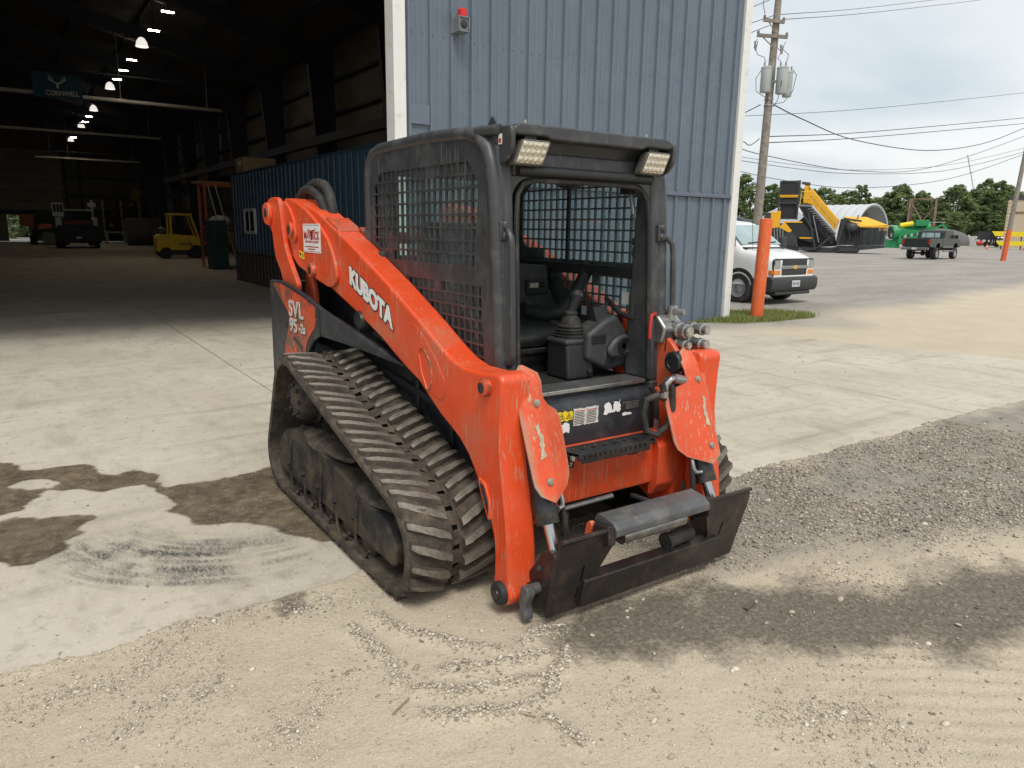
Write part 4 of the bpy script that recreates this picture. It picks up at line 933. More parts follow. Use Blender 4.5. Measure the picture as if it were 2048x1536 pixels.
def undercarriage(s):
    fr = P_('track_frame', MB().prism(pround([(-.88,.17),(-.86,.31),(-.72,.405),(-.50,.445),(-.25,.43),(.25,.37),(.66,.31),(.76,.22),(.74,.13),(-.76,.13)], .03), 'y', -.945, -.58), M['framemud'], LD, s, bevel=.012)
    P_('stiffener', MB().prism([(-.70,.15),(-.66,.15),(-.60,.36),(-.63,.37)], 'y', -.953, -.944).prism([(-.18,.14),(-.14,.14),(-.10,.36),(-.13,.37)], 'y', -.953, -.944).prism([(.30,.14),(.34,.14),(.36,.32),(.32,.32)], 'y', -.953, -.944), M['framemud'], fr, s, bevel=.004)
    for x in (-.56, -.32, -.08, .16, .40):
        ro = P_('roller', MB().lathe([(.03,-.93),(.070,-.926),(.085,-.915),(.088,-.62),(.078,-.60)], (x, 0, .13), 'y', 20), M['framemud'], fr, s)
        P_('roller_guard', MB().tube([(x-.085, -.948, .165), (x-.075, -.950, .10), (x-.045, -.952, .064), (x+.0, -.953, .055), (x+.05, -.952, .066), (x+.08, -.95, .11)], .007, 6), M['framemud'], fr, s)
        P_('bolt', MB().cyl((x-.10, -.945, .215), (x-.10, -.962, .215), .016, 6), M['rubber'], fr, s)
    for (cx, cz), r_, nm in ((CIR[1][0], .178, 'front_idler'), (CIR[2][0], .150, 'rear_idler')):
        P_(nm, MB().lathe([(.05,-.90),(.09,-.90),(.10,-.88),(r_-.03,-.87),(r_,-.86),(r_,-.65),(r_-.03,-.64),(.09,-.62)], (cx, 0, cz), 'y', 26), M['framemud'], fr, s)
    sp = []
    nT = 14
    for i in range(nT*4):
        r_ = .150 if i%4 in (0, 3) else .192; t = 2*math.pi*i/(nT*4); sp.append((CIR[0][0][0]+r_*math.cos(t), CIR[0][0][1]+r_*math.sin(t)))
    st = P_('sprocket', MB().prism(sp, 'y', -.80, -.72), M['framemud'], LD, s, bevel=.004)
    P_('drive_motor', MB().lathe([(.05,-.93),(.10,-.925),(.12,-.90),(.13,-.83),(.15,-.82),(.15,-.60)], (CIR[0][0][0], 0, CIR[0][0][1]), 'y', 24), M['framemud'], st, s)
    for i in range(8):
        t = 2*math.pi*i/8; P_('bolt', MB().cyl((CIR[0][0][0]+.085*math.cos(t), -.925, CIR[0][0][1]+.085*math.sin(t)), (CIR[0][0][0]+.085*math.cos(t), -.942, CIR[0][0][1]+.085*math.sin(t)), .012, 6), M['rubber'], st, s)
    P_('mud_cake', lumpy((-.25, -.86, .425), .36, .09, .030, 5, 3, .3), M['mudtrack'], fr, s); P_('mud_cake', lumpy((.38, -.88, .345), .26, .07, .028, 9, 3, .3), M['mudtrack'], fr, s)
both(undercarriage)

# ---- chassis and rear body
ch = obj('chassis', MB().prism(pround([(-1.5,.42),(-1.55,1.0),(-.55,.95),(.10,.82),(.72,.80),(.84,.74),(.88,.34),(.5,.27),(-1.2,.27)], .04), 'y', -.49, .49), M['black'], LD, bevel=.01)
both(lambda s: P_('side_rib', MB().box(.10,.13,-.515,-.485,.50,.80).box(.45,.48,-.515,-.485,.45,.76).prism([(-.6,.82),(.80,.70),(.80,.66),(-.6,.78)], 'y', -.52, -.485), M['black'], ch, s, bevel=.004))
obj('engine_hood', MB().prism(pround([(-1.60,.50),(-1.62,1.18),(-1.50,1.36),(-.60,1.40),(-.50,1.0),(-.50,.5)], .06), 'y', -.44, .44), M['bodyblack'], LD, bevel=.015)
def rear_panel(s):
    poly = [(-1.572,1.206),(-1.45,1.212),(-1.30,1.213),(-1.08,1.188),(-.844,1.150),(-.628,1.106),(-.612,1.10),(-.612,.948),(-.63,.944),(-.692,.926),(-.745,.902),(-.790,.868),(-.83,.825),(-.862,.775),(-.885,.72),(-.90,.62),(-.905,.50),(-1.585,.50)]
    rp = P_('rear_panel', MB().prism(poly, 'y', -.75, -.715), M['bodyblack'], LD, s, bevel=.010)
    P_('panel_return', MB().box(-1.58,-1.50,-.714,-.44,.50,1.20).prism([(-1.49,.52),(-.95,.52),(-.95,.74),(-1.0,.78),(-1.49,.80)], 'y', -.714, -.45), M['bodyblack'], rp, s, bevel=.008)
    T3 = [(-.606,-.75,1.102),(-.50,-.73,1.072),(-.35,-.70,1.032),(-.10,-.655,.960),(.15,-.60,.889)]; B3 = [(-.606,-.75,.946),(-.50,-.73,.938),(-.35,-.70,.928),(-.10,-.655,.908),(.15,-.60,.878)]
    fs_ = MB(); fs_.v = T3+B3+[(x, y+.03, z) for x, y, z in T3]+[(x, y+.03, z) for x, y, z in B3]; n5 = 5
    for i in range(4): fs_.f += [(i, n5+i, n5+i+1, i+1), (10+i, 10+i+1, 15+i+1, 15+i), (i, i+1, 10+i+1, 10+i), (5+i, 15+i, 15+i+1, 5+i+1)]
    fs_.f += [(0, 10, 15, 5), (4, 9, 19, 14)]
    P_('fender_strip', fs_, M['bodyblack'], LD, s, bevel=.004)
    dec = [(-1.482,1.180),(-1.468,1.193),(-1.443,1.197),(-1.303,1.196),(-1.121,1.174),(-.915,1.146),(-.700,1.108),(-.671,1.100),(-.674,1.083),(-.69,1.075),(-.685,1.06),(-.70,1.05),(-.683,1.03),(-.690,1.0),(-.708,.980),(-.75,.955),(-.794,.925),(-.835,.893),(-.868,.85),(-.895,.797),(-.91,.74),(-1.315,.726),(-1.27,.821),(-1.22,.885),(-1.177,.942),(-1.165,.985),(-1.184,1.024),(-1.24,1.06),(-1.32,1.095)]
    rd = P_('decal', MB().prism(dec, 'y', -.7525, -.7505), M['orange'], rp, s)
    P_('panel_seam', MB().box(-.622,-.616,-.752,-.749,.95,1.10), M['black'], rp, s)
    P_('latch', MB().cyl((-1.25,-.749,.945), (-1.25,-.7525,.945), .026, 14), M['black'], rp, s)
    P_('decal_stroke', MB().prism([(-1.12,.875),(-1.07,.88),(-.935,.835),(-.925,.79),(-.955,.80),(-.96,.83)], 'y', -.7545, -.7528).prism([(-1.22,.79),(-1.17,.765),(-1.12,.735),(-1.15,.733)], 'y', -.7545, -.7528), M['bodyblack'], rp, s)
    sg = 1 if s < 0 else -1
    yo = -.7535*sg
    def T(txt, x, z, size, **k):
        for dx, m_, dy in ((.006, M['black'], 0), (0, M['offwhite'], .0012)):
            place_text('lettering', txt, size, ((x+dx) if s < 0 else -(0)+(x+dx+.30), yo-dy*sg, z-dx*.8), (sg, 0, 0), (0, 0, 1), m_, rp, ex=.0008, **k)
    T('SVL', -1.168, 1.012, .138, bold=.0035, shear=.0, sx=1.22, spacing=1.08)
    T('95', -1.165, .915, .118, bold=.0035, sx=1.30); T('-2s', -.985, .925, .078, bold=.003, sx=1.3)
both(rear_panel)
both(lambda s: P_('tower_plate', MB().prism([(-1.34,1.0),(-1.10,1.0),(-1.12,1.15),(-1.18,1.28),(-1.28,1.32)], 'y', -.60, -.57), M['orange'], LD, s, bevel=.005))
both(lambda s: P_('pivot_boss', MB().lathe([(.02,-.66),(.055,-.655),(.06,-.64),(.06,-.50)], (-.30,0,1.06), 'y', 16), M['black'], LD, s))

# ---- lift arms
def arm(s):
    top = [(-1.50,1.66),(-1.47,1.71),(-1.41,1.735),(-1.30,1.728),(-1.157,1.70),(-.909,1.645),(-.744,1.588),(-.419,1.474),(.055,1.289),(.41,1.135),(.50,1.092),(.60,1.045),(.70,1.005),(.80,.985),(.95,.988),(1.03,1.003),(1.075,1.0),(1.095,.975)]
    front_ = [(1.086,.90),(1.082,.80),(1.083,.70),(1.105,.56),(1.135,.415),(1.150,.29),(1.155,.162),(1.176,.10),(1.16,.065),(1.13,.045)]
    bot = [(1.09,.038),(1.06,.045),(1.038,.072),(1.048,.16),(1.050,.24),(1.045,.30),(1.018,.374),(.965,.46),(.901,.545),(.84,.615),(.764,.668),(.69,.70),(.602,.735),(.50,.79),(.391,.852),(.26,.893),(.10,.953),(-.01,.997),(-.375,1.111),(-.721,1.206),(-1.04,1.265),(-1.293,1.308),(-1.40,1.36),(-1.455,1.43),(-1.49,1.53)]
    poly = top+front_+bot
    a = P_('lift_arm', MB().prism(poly, 'y', -.64, -.50), M['orange'], LD, s, bevel=.014, seg=3)
    lam = [(-1.486,1.68),(-1.46,1.715),(-1.428,1.735),(-1.349,1.730),(-1.235,1.707),(-1.057,1.662),(-.925,1.608),(-.85,1.575),(-.76,1.53),(-.68,1.475),(-.62,1.405),(-.575,1.32),(-.570,1.27),(-.60,1.237),(-.65,1.218),(-.709,1.215),(-1.04,1.272),(-1.232,1.315),(-1.36,1.38),(-1.42,1.47),(-1.46,1.57)]
    P_('reinforcing_plate', MB().prism(pround(lam, .02, 2), 'y', -.662, -.639), M['orange'], a, s, bevel=.006)
    P_('boss_plate', MB().prism(pround([(-1.455,1.715),(-1.40,1.715),(-1.32,1.675),(-1.235,1.60),(-1.20,1.50),(-1.225,1.462),(-1.29,1.455),(-1.35,1.475),(-1.40,1.54),(-1.45,1.64)], .02), 'y', -.678, -.661), M['orange'], a, s, bevel=.004)
    P_('pivot_pin', MB().lathe([(.045,-.695),(.05,-.69),(.05,-.66)], (-1.283,0,1.536), 'y', 18), M['orange'], a, s)
    P_('pin_cap', MB().lathe([(.012,-.6975),(.028,-.6965),(.028,-.694)], (-1.283,0,1.536), 'y', 14), M['rubber'], a, s)
    P_('pivot_boss', MB().lathe([(.040,-.69),(.044,-.685),(.046,-.66)], (-.936,0,1.30), 'y', 18), M['orange'], a, s)
    P_('pin_cap', MB().lathe([(.012,-.6925),(.025,-.6915),(.025,-.689)], (-.936,0,1.30), 'y', 14), M['rubber'], a, s)
    P_('weld_slot', MB().prism(rrect(-.748,-.712,1.285,1.47,.017), 'y', -.6655, -.6615), M['orange'], a, s, bevel=.0018)
    P_('pivot_pin', MB().lathe([(.028,-.668),(.035,-.664),(.038,-.64)], (.985,0,.938), 'y', 18), M['orange'], a, s)
    P_('pin_cap', MB().lathe([(.010,-.672),(.022,-.671),(.022,-.667)], (.985,0,.938), 'y', 14), M['rubber'], a, s)
    P_('pivot_pin', MB().lathe([(.02,-.668),(.045,-.664),(.050,-.655),(.050,-.48)], (1.108,0,.098), 'y', 20), M['rubber'], a, s)
    P_('pin_cap', MB().lathe([(.008,-.674),(.020,-.673),(.022,-.667)], (1.108,0,.098), 'y', 14), M['coupler'], a, s)
    P_('stiffener_plate', MB().prism(pround([(.26,1.10),(.33,1.13),(.44,1.08),(.56,.99),(.66,.88),(.62,.80),(.50,.83),(.36,.93),(.28,1.02)], .05, 4), 'y', -.6432, -.6395), M['orange'], a, s, bevel=.0015)
    P_('stiffener_rib', MB().tube([(.46,1.01,0),(.42,1.02,0),(.40,.99,0),(.43,.90,0),(.48,.835,0),(.51,.84,0),(.53,.90,0),(.51,.97,0),(.46,1.01,0)], .005, 6).xf(Matrix(((1,0,0,0),(0,0,1,-.6445),(0,1,0,0),(0,0,0,1)))), M['orange'], a, s)
    if s < 0: P_('front_weld', MB().tube([(1.098,-.642,.93),(1.085,-.642,.80),(1.086,-.642,.70),(1.108,-.642,.56),(1.138,-.642,.415),(1.152,-.642,.29),(1.158,-.642,.17)], .005, 6), M['orange_worn'], a, s)
    P_('grease_pocket', MB().prism(pround([(.935,.55),(.985,.54),(1.03,.47),(1.035,.39),(1.015,.385),(.955,.49)], .015), 'y', -.652, -.639), M['orange'], a, s, bevel=.004)
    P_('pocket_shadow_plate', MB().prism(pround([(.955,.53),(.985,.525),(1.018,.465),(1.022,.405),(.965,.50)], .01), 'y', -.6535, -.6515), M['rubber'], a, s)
    P_('end_shoe', MB().prism([(1.08,.05),(1.13,.04),(1.18,.07),(1.185,.16),(1.15,.20)], 'y', -.497, -.47), M['coupler'], a, s)
    sg = 1 if s < 0 else -1
    d_ = Vector((.90*sg, 0, -.535*sg)).normalized(); up = Vector((.0*sg, 0, 1))
    xo, zo = (-.42, 1.262) if s < 0 else (.13, 1.05)
    if s < 0:
        for off, m_, dy, bd in ((.005, M['black'], 0., .0125), (0, M['white'], .0015, .0065)):
            me = text_mesh('KUBOTA', .122, ex=.001, bold=bd, sx=1.0, spacing=1.0)
            xs_ = [v.co.x for v in me.vertices]; L0 = max(xs_)
            k = .545/L0
            # sheared lettering: upright strokes, baseline following the arm
            for v in me.vertices:
                x, y, z = v.co; v.co = (xo+x*k+off, -.6418-dy-z, zo+y*1.02-x*k*.355-off*.6)
            me.flip_normals(); setmat(me, m_); link('lettering', me, a)
        stk = P_('sticker', MB().prism([(-1.095,1.574),(-.795,1.574),(-.80,1.404),(-1.095,1.404)], 'y', -.6645, -.6625), M['white'], a, s)
        P_('sticker_border', MB().prism([(-1.085,1.568),(-.805,1.568),(-.805,1.5655),(-1.085,1.5655)], 'y', -.6655, -.6646).prism([(-1.085,1.4125),(-.808,1.4125),(-.808,1.410),(-1.085,1.410)], 'y', -.6655, -.6646), M['redp'], a, s)
        place_text('sticker_lettering', 'MAVERICK', .066, (-1.083, -.6652, 1.483), (1,0,0), (0,0,1), M['redp'], a, ex=.0004, bold=.002, sx=.86)
        P_('sticker_emblem', MB().tube([(-1.02,-.6652,1.548),(-1.0,-.6652,1.535),(-.965,-.6652,1.534),(-.945,-.6652,1.528),(-.925,-.6652,1.534),(-.89,-.6652,1.535),(-.87,-.6652,1.548)], [.001,.004,.005,.006,.005,.004,.001], 5).prism([(-.963,1.53),(-.927,1.53),(-.935,1.50),(-.94,1.478),(-.95,1.478),(-.955,1.50)], 'y', -.6656, -.6646), M['redp'], a, s)
        place_text('sticker_lettering', 'ENVIRONMENTAL EQUIPMENT', .019, (-1.065, -.6652, 1.462), (1,0,0), (0,0,1), M['redp'], a, ex=.0004, sx=.92)
        for i, (x0, x1) in enumerate(((-1.07,-.83), (-1.02,-.89))): P_('sticker_line', MB().box(x0, x1, -.6655, -.6646, 1.436-.014*i, 1.442-.014*i), M['redp'], a, s)
        P_('warning_label', MB().prism([(-1.19,1.412),(-1.10,1.396),(-1.10,1.358),(-1.19,1.37)], 'y', -.6645, -.6625), M['yellowlab'], a, s)
        P_('warning_mark', MB().prism([(-1.175,1.40),(-1.155,1.397),(-1.145,1.385),(-1.165,1.378),(-1.178,1.385)], 'y', -.6652, -.6646).prism([(-1.125,1.392),(-1.112,1.39),(-1.112,1.37),(-1.125,1.372)], 'y', -.6652, -.6646), M['black'], a, s)
    return a
both(arm)
def rear_link(s):
    poly = [(-1.741,1.688),(-1.70,1.72),(-1.64,1.74),(-1.582,1.743),(-1.50,1.742),(-1.469,1.730),(-1.44,1.705),(-1.425,1.66),(-1.41,1.58),(-1.37,1.45),(-1.309,1.36),(-1.143,1.20),(-1.161,1.13),(-1.392,1.13),(-1.47,1.26),(-1.568,1.345),(-1.60,1.43),(-1.622,1.524),(-1.703,1.571),(-1.735,1.62)]
    a = P_('rear_link', MB().prism(pround(poly, .02, 2), 'y', -.70, -.668), M['orange'], LD, s, bevel=.006)
    P_('link_flange', MB().prism(pround([(-1.735,1.69),(-1.66,1.715),(-1.60,1.69),(-1.585,1.62),(-1.62,1.56),(-1.70,1.575),(-1.735,1.62)], .025), 'y', -.725, -.699), M['orange'], a, s, bevel=.005)
    P_('pin_cap', MB().lathe([(.012,-.731),(.030,-.729),(.032,-.724)], (-1.665,0,1.645), 'y', 16), M['rubber'], a, s)
both(rear_link)
obj('cross_tube', MB().cyl((-.62,-.50,1.50), (-.62,.50,1.50), .035, 14).lathe([(.06,-.50),(.06,-.44),(.036,-.42)], (-.62,0,1.50), 'y', 14), M['orange'], LD)
obj('hose_guard', MB().box(-.63,-.55,-.60,-.46,1.34,1.46), M['plastic'], LD, bevel=.02)
for pts in ([(-1.46,-.57,1.66),(-1.42,-.565,1.745),(-1.36,-.56,1.778),(-1.289,-.56,1.788),(-1.20,-.56,1.782),(-1.124,-.56,1.757),(-1.05,-.56,1.72),(-.985,-.56,1.66),(-.95,-.56,1.59)], [(-1.40,-.54,1.70),(-1.35,-.54,1.78),(-1.296,-.54,1.805),(-1.21,-.54,1.822),(-1.126,-.54,1.822),(-1.05,-.54,1.81),(-.994,-.54,1.782),(-.945,-.54,1.74),(-.915,-.54,1.68),(-.90,-.54,1.60),(-.89,-.54,1.52)]):
    obj('hose', MB().tube(pts, .029, 12), M['rubber'], LD)
obj('hose_clamp', MB().prism([(-.80,1.565),(-.60,1.50),(-.585,1.535),(-.62,1.562),(-.76,1.61),(-.80,1.605)], 'y', -.632, -.50), M['orange'], LD, bevel=.006)

# ---- front frame
cb_ = obj('front_crossbeam', MB().prism(pround([(.86,.36),(1.0,.36),(1.005,.565),(.985,.585),(.86,.60)], .012), 'y', -.50, .50), M['orange'], LD, bevel=.004)
both(lambda s: P_('frame_upright', MB().prism(pround([(.70,.30),(.90,.20),(1.02,.26),(1.04,.40),(1.02,.62),(.96,.74),(.90,.80),(.70,.80)], .03), 'y', -.498, -.425), M['orange'], LD, s, bevel=.008))
both(lambda s: P_('gusset', MB().prism(pround([(1.0,.30),(1.04,.36),(1.045,.55),(1.0,.62),(.98,.62),(.98,.30)], .01), 'y', -.42, -.30), M['orange'], LD, s, bevel=.004))
pn = obj('lower_front_panel', MB().prism([(.60,.812),(.80,.808),(.84,.805),(.868,.797),(.885,.785),(.896,.768),(.90,.745),(.90,.585),(.60,.585)], 'y', -.42, .41), M['bodyblack'], LD, bevel=.008, seg=3)
obj('cab_sill', MB().box(.70,.845,-.40,.385,.822,.842), M['dullsteel'], LD, bevel=.004)
obj('sill_gap', MB().box(.66,.83,-.40,.40,.806,.8215), M['rubber'], LD)
def label(name, y0, y1, z0, z1, m, x=.9005, rag=0, seed=1, parent=pn):
    rr = random.Random(seed); pl = [(y0, z0), (y1, z0), (y1, z1), (y0, z1)]
    if rag: pl = resample(pl, .008, True, rag, rr)
    return obj(name, MB().prism(pl, 'x', x, x+.0012), m, parent, flat=True)
label('warning_label', -.217,-.122,.715,.757, M['yellowlab'], rag=.0022, seed=2)
for k, (cy_, w_) in enumerate(((-.186, .018), (-.145, .016))):
    obj('warning_triangle', MB().prism([(cy_-w_,.722),(cy_+w_,.722),(cy_,.752)], 'x', .9018, .9024), M['black'], pn); obj('warning_triangle_field', MB().prism([(cy_-w_*.72,.7255),(cy_+w_*.72,.7255),(cy_,.747)], 'x', .9026, .903), M['yellowlab'], pn)
    obj('warning_figure', MB().box(.9032,.9036,cy_-.003,cy_+.003,.728,.74), M['black'], pn)
label('instruction_label', -.118,.030,.682,.762, M['offwhite'], rag=.0015, seed=4)
for c_ in range(2):
    for r_ in range(9):
        y0 = -.112+.072*c_; obj('print_line', MB().box(.9018,.9022,y0,y0+.055+.01*((r_*7)%3)/3,.688+.0075*r_,.6915+.0075*r_), M['black'] if r_ < 8 else M['redp'], pn, flat=True)
label('torn_label', .068,.166,.717,.766, M['white'], rag=.0035, seed=5); label('torn_label', -.228,-.142,.658,.700, M['white'], rag=.003, seed=6); label('torn_label', .185,.245,.691,.704, M['white'], rag=.002, seed=7)
obj('torn_gap', MB().prism([(.10,.768),(.112,.75),(.118,.728),(.125,.733),(.122,.752),(.13,.768)], 'x', .9018, .9024), M['bodyblack'], pn, flat=True)
label('label_edge', -.255,-.225,.715,.76, M['greyplastic'])
label('data_plate', .176,.293,.716,.762, M['plastic']); label('data_plate_field', .205,.288,.721,.749, M['dullsteel'], .9018); label('data_plate_head', .182,.288,.752,.758, M['dullsteel'], .9018)
for i in range(3): obj('print_line', MB().box(.903,.9033,.21,.283,.726+.008*i,.7275+.008*i), M['black'], pn, flat=True)
# step
holes = []
for r_ in range(2):
    for i in range(7): holes.append([(1.010+.036*r_+.010*math.cos(t*math.pi/4), -.20+.062*i+.02*r_+.011*math.sin(t*math.pi/4)) for t in range(8)])
me = holes_mesh(pround([(.985,-.28),(1.072,-.25),(1.088,-.235),(1.09,.19),(1.075,.225),(.985,.235)], .006), holes, .004, 'z', .618); setmat(me, M['black']); finish(me)
stp = link('step', me, LD)
obj('step_floor', MB().box(.985,1.082,-.25,.22,.600,.604), M['rubber'], stp)
obj('step_lip', MB().box(1.083,1.090,-.235,.19,.585,.617).box(.985,1.083,-.282,-.276,.585,.617).box(.985,1.076,.230,.236,.585,.617), M['black'], stp, bevel=.002)
tl = MB()
for i in range(13): tl.box(1.0895,1.096,-.205+.03*i,-.190+.03*i,.592,.606)
tl.box(1.0895,1.094,-.22,.185,.572,.5915); obj('step_grip', tl, M['coupler'], stp)
for y in (-.225, .165):
    bk = obj('step_bracket', MB().box(1.004,1.012,y-.03,y+.03,.53,.600).box(1.0,1.05,y-.03,y-.024,.56,.600), M['black'], stp, bevel=.003)
    obj('bolt', MB().lathe([(.013,1.012),(.013,1.022),(.009,1.024)], (0,y,.552), 'x', 6), M['zinc'], stp)
for (y, z) in ((-.262,.60),): obj('bolt', MB().lathe([(.011,1.07),(.011,1.085)], (0,y,z), 'x', 6), M['zinc'], stp)

# ---- tilt cylinders and their guards
def cyl_unit(s):
    def gx(z): return 1.412-.363*z
    gp = [(-.535,1.002),(-.50,1.016),(-.455,1.014),(-.415,.995),(-.412,.955),(-.425,.908),(-.420,.862),(-.355,.838),(-.312,.80),(-.318,.565),(-.360,.525),(-.465,.492),(-.515,.503),(-.545,.55),(-.552,.83),(-.545,.955)]
    gp = pround(gp, .02, 2); n = len(gp); mb = MB()
    # curved (folded) shield: outline swept with a cross curve
    rows = 16; zt, zb = max(p[1] for p in gp)-.0005, min(p[1] for p in gp)+.0005
    cols_ = 13; th = .006
    L_ = []
    for i in range(rows+1):
        z = zt+(zb-zt)*i/rows
        # horizontal extent of the outline at z
        ysx = []
        for j in range(n):
            (y0, z0), (y1, z1) = gp[j], gp[(j+1)%n]
            if (z0-z)*(z1-z) <= 0 and z0 != z1: ysx.append(y0+(y1-y0)*(z-z0)/(z1-z0))
        a, b = min(ysx), max(ysx)
        row = []
        for j in range(cols_):
            u_ = j/(cols_-1); y = a+(b-a)*u_; e_ = abs(2*u_-1); row.append((gx(z)-.55*max(0, y+.455)-.9*max(0, -.53-y)-(.05*max(0, 1-i/2.2)**2), y, z))
        L_.append(row)
    for lay in (0, 1):
        for row in L_:
            for (x, y, z) in row: mb.v.append((x-lay*th, y, z-lay*th*.3))
    nn = (rows+1)*cols_; Q = lambda i, j, l: l*nn+i*cols_+j
    for i in range(rows):
        for j in range(cols_-1):
            mb.f.append((Q(i,j,0), Q(i+1,j,0), Q(i+1,j+1,0), Q(i,j+1,0))); mb.f.append((Q(i,j,1), Q(i,j+1,1), Q(i+1,j+1,1), Q(i+1,j,1)))
        mb.f.append((Q(i,0,0), Q(i,0,1), Q(i+1,0,1), Q(i+1,0,0))); mb.f.append((Q(i,cols_-1,0), Q(i+1,cols_-1,0), Q(i+1,cols_-1,1), Q(i,cols_-1,1)))
    for j in range(cols_-1):
        mb.f.append((Q(0,j,0), Q(0,j+1,0), Q(0,j+1,1), Q(0,j,1))); mb.f.append((Q(rows,j,0), Q(rows,j,1), Q(rows,j+1,1), Q(rows,j+1,0)))
    g = P_('cylinder_guard', mb, M['orange_worn'], LD, s, angle=45)
    P_('scrape', MB().prism(resample([(-.500,.66),(-.478,.665),(-.470,.75),(-.482,.80),(-.500,.79),(-.492,.73)], .012, True, .004, random.Random(9)), 'x', 0, .0012).xf(Matrix(((1,0,-.363,1.4135),(0,1,0,0),(0,0,1,0),(0,0,0,1)))), mat_scrape, g, s)
    for z, y in ((.875,-.476),(.575,-.478)):
        P_('bolt', MB().lathe([(.017,.0),(.017,.004),(.011,.006),(.011,.013),(.006,.014)], (gx(z)+.0, y, z), 'x', 10), M['zinc'], g, s)
    c = P_('tilt_cylinder', MB().cyl((.965,-.474,.94), (1.165,-.474,.455), .044, 18).cyl((1.147,-.474,.50), (1.175,-.474,.435), .050, 18), M['black'], LD, s)
    P_('gland', MB().cyl((1.175,-.474,.435), (1.194,-.474,.392), .05, 16), M['framemud'], c, s)
    P_('rod', MB().cyl((1.194,-.474,.392), (1.262,-.474,.255), .024, 16), M['steel'], c, s)
    P_('rod_eye', MB().lathe([(.03,-.50),(.042,-.495),(.042,-.455),(.03,-.45)], (1.272,0,.24), 'y', 16), M['coupler'], c, s)
    P_('cylinder_eye', MB().lathe([(.02,-.412),(.030,-.410),(.048,-.405),(.052,-.395),(.052,-.54)][::-1] if False else ([(.052,-.54),(.052,-.412),(.046,-.405),(.030,-.404),(.028,-.409),(.012,-.408)] if s > 0 else [(.05,-.54),(.05,-.455),(.03,-.45)]), (.99,0,.945), 'y', 20), M['black'], c, s)
mat_scrape = mat('bare_primer', (.42,.36,.26), .7, var=.3, vs=40, chips=((.12,.06,.04), .3, 40))
both(cyl_unit)
# hoses near the tilt cylinders
obj('hose', MB().tube([(1.06,.30,.80),(1.06,.28,.86),(1.05,.315,.875),(1.06,.345,.84),(1.07,.345,.74),(1.06,.33,.66),(1.04,.28,.615),(1.02,.23,.635),(1.01,.215,.72),(1.02,.22,.79),(1.04,.27,.81),(1.05,.31,.79)], .017, 10), M['rubber'], LD)
obj('hose_fitting', MB().tube([(1.06,.36,.885),(1.07,.32,.885),(1.065,.30,.865),(1.06,.295,.82)], .014, 10).cyl((1.06,.295,.83),(1.06,.295,.80),.02,8).cyl((1.06,.35,.885),(1.06,.42,.87),.022,10), M['dullsteel'], LD)
obj('hose', MB().tube([(.95,.365,.60),(.95,.365,.70),(.94,.36,.78),(.93,.33,.83)], .014, 8), M['rubber'], LD); obj('hose_fitting', MB().cyl((.955,.365,.60),(.955,.365,.665),.018,8), M['dullsteel'], LD)
obj('hose_block', MB().box(.93,.985,.335,.40,.588,.615), M['orange'], LD, bevel=.004)
both(lambda s: P_('hose', MB().tube([(1.16,-.40,.50),(1.19,-.385,.40),(1.20,-.38,.30),(1.17,-.42,.22),(1.14,-.46,.18)], .013, 8), M['rubber'], LD, s))
both(lambda s: P_('hose_fitting', MB().tube([(1.155,-.412,.53),(1.165,-.395,.51),(1.18,-.392,.47),(1.19,-.40,.45),(1.20,-.43,.45)], .011, 8), M['dullsteel'], LD, s))

# ---- quick coupler
cpl = obj('coupler_frame', MB().prism([(1.262,.055),(1.322,.055),(1.352,.185),(1.300,.200)], 'y', -.40, .40), M['coupler'], LD, bevel=.006)
def cplate(s):
    px = lambda z: 1.28+.265*z
    pl = [(-.552,.388),(-.272,.392),(-.258,.360),(-.328,.215),(-.330,.165),(-.352,.075),(-.365,.045),(-.556,.045),(-.560,.34)]
    slot = [(-.418,.26),(-.408,.26),(-.408,.185),(-.418,.185)]; slot2 = [(-.423,.155),(-.413,.155),(-.413,.10),(-.423,.10)]
    me = holes_mesh(pround(pl, .008, 2), [slot, slot2], .014, 'x', 1.28); 
    for v in me.vertices: v.co.x += .265*v.co.z
    if s > 0:
        me.transform(Matrix.Diagonal((1,-1,1,1))); me.flip_normals()
    setmat(me, M['coupler']); finish(me); p = link('coupler_plate', me, LD)
    b = p.modifiers.new('bevel', 'BEVEL'); b.width = .002; b.segments = 1
    P_('top_lip', MB().prism([(1.362,.385),(1.378,.382),(1.400,.398),(1.398,.412),(1.378,.408)], 'y', -.553, -.272), M['coupler'], p, s, bevel=.003)
    P_('side_ear', MB().prism(pround([(1.08,.06),(1.16,.03),(1.28,.06),(1.34,.30),(1.30,.325),(1.24,.30),(1.15,.18),(1.06,.14)], .02), 'y', -.535, -.510), M['coupler'], p, s, bevel=.004)
    P_('side_ear', MB().prism(pround([(1.08,.06),(1.16,.03),(1.28,.06),(1.34,.30),(1.30,.325),(1.24,.30),(1.15,.18),(1.06,.14)], .02), 'y', -.445, -.425), M['coupler'], p, s, bevel=.004)
    P_('ear_bolt', MB().lathe([(.012,-.545),(.014,-.534)], (1.225,0,.225), 'y', 10), M['rubber'], p, s)
    P_('lock_pin', MB().lathe([(.03,-.56),(.03,-.42)], (1.20,0,.13), 'y', 14), M['coupler'], p, s)
both(cplate)
lev = obj('lock_lever', MB().prism(pround([(1.205,.165),(1.245,.17),(1.26,.14),(1.24,.10),(1.235,.075),(1.25,.03),(1.225,.0155),(1.20,.04),(1.195,.10)], .012), 'y', -.615, -.575).cyl((1.22,-.58,.14),(1.22,-.53,.14),.024,12), M['tubegrey'], LD, bevel=.006)
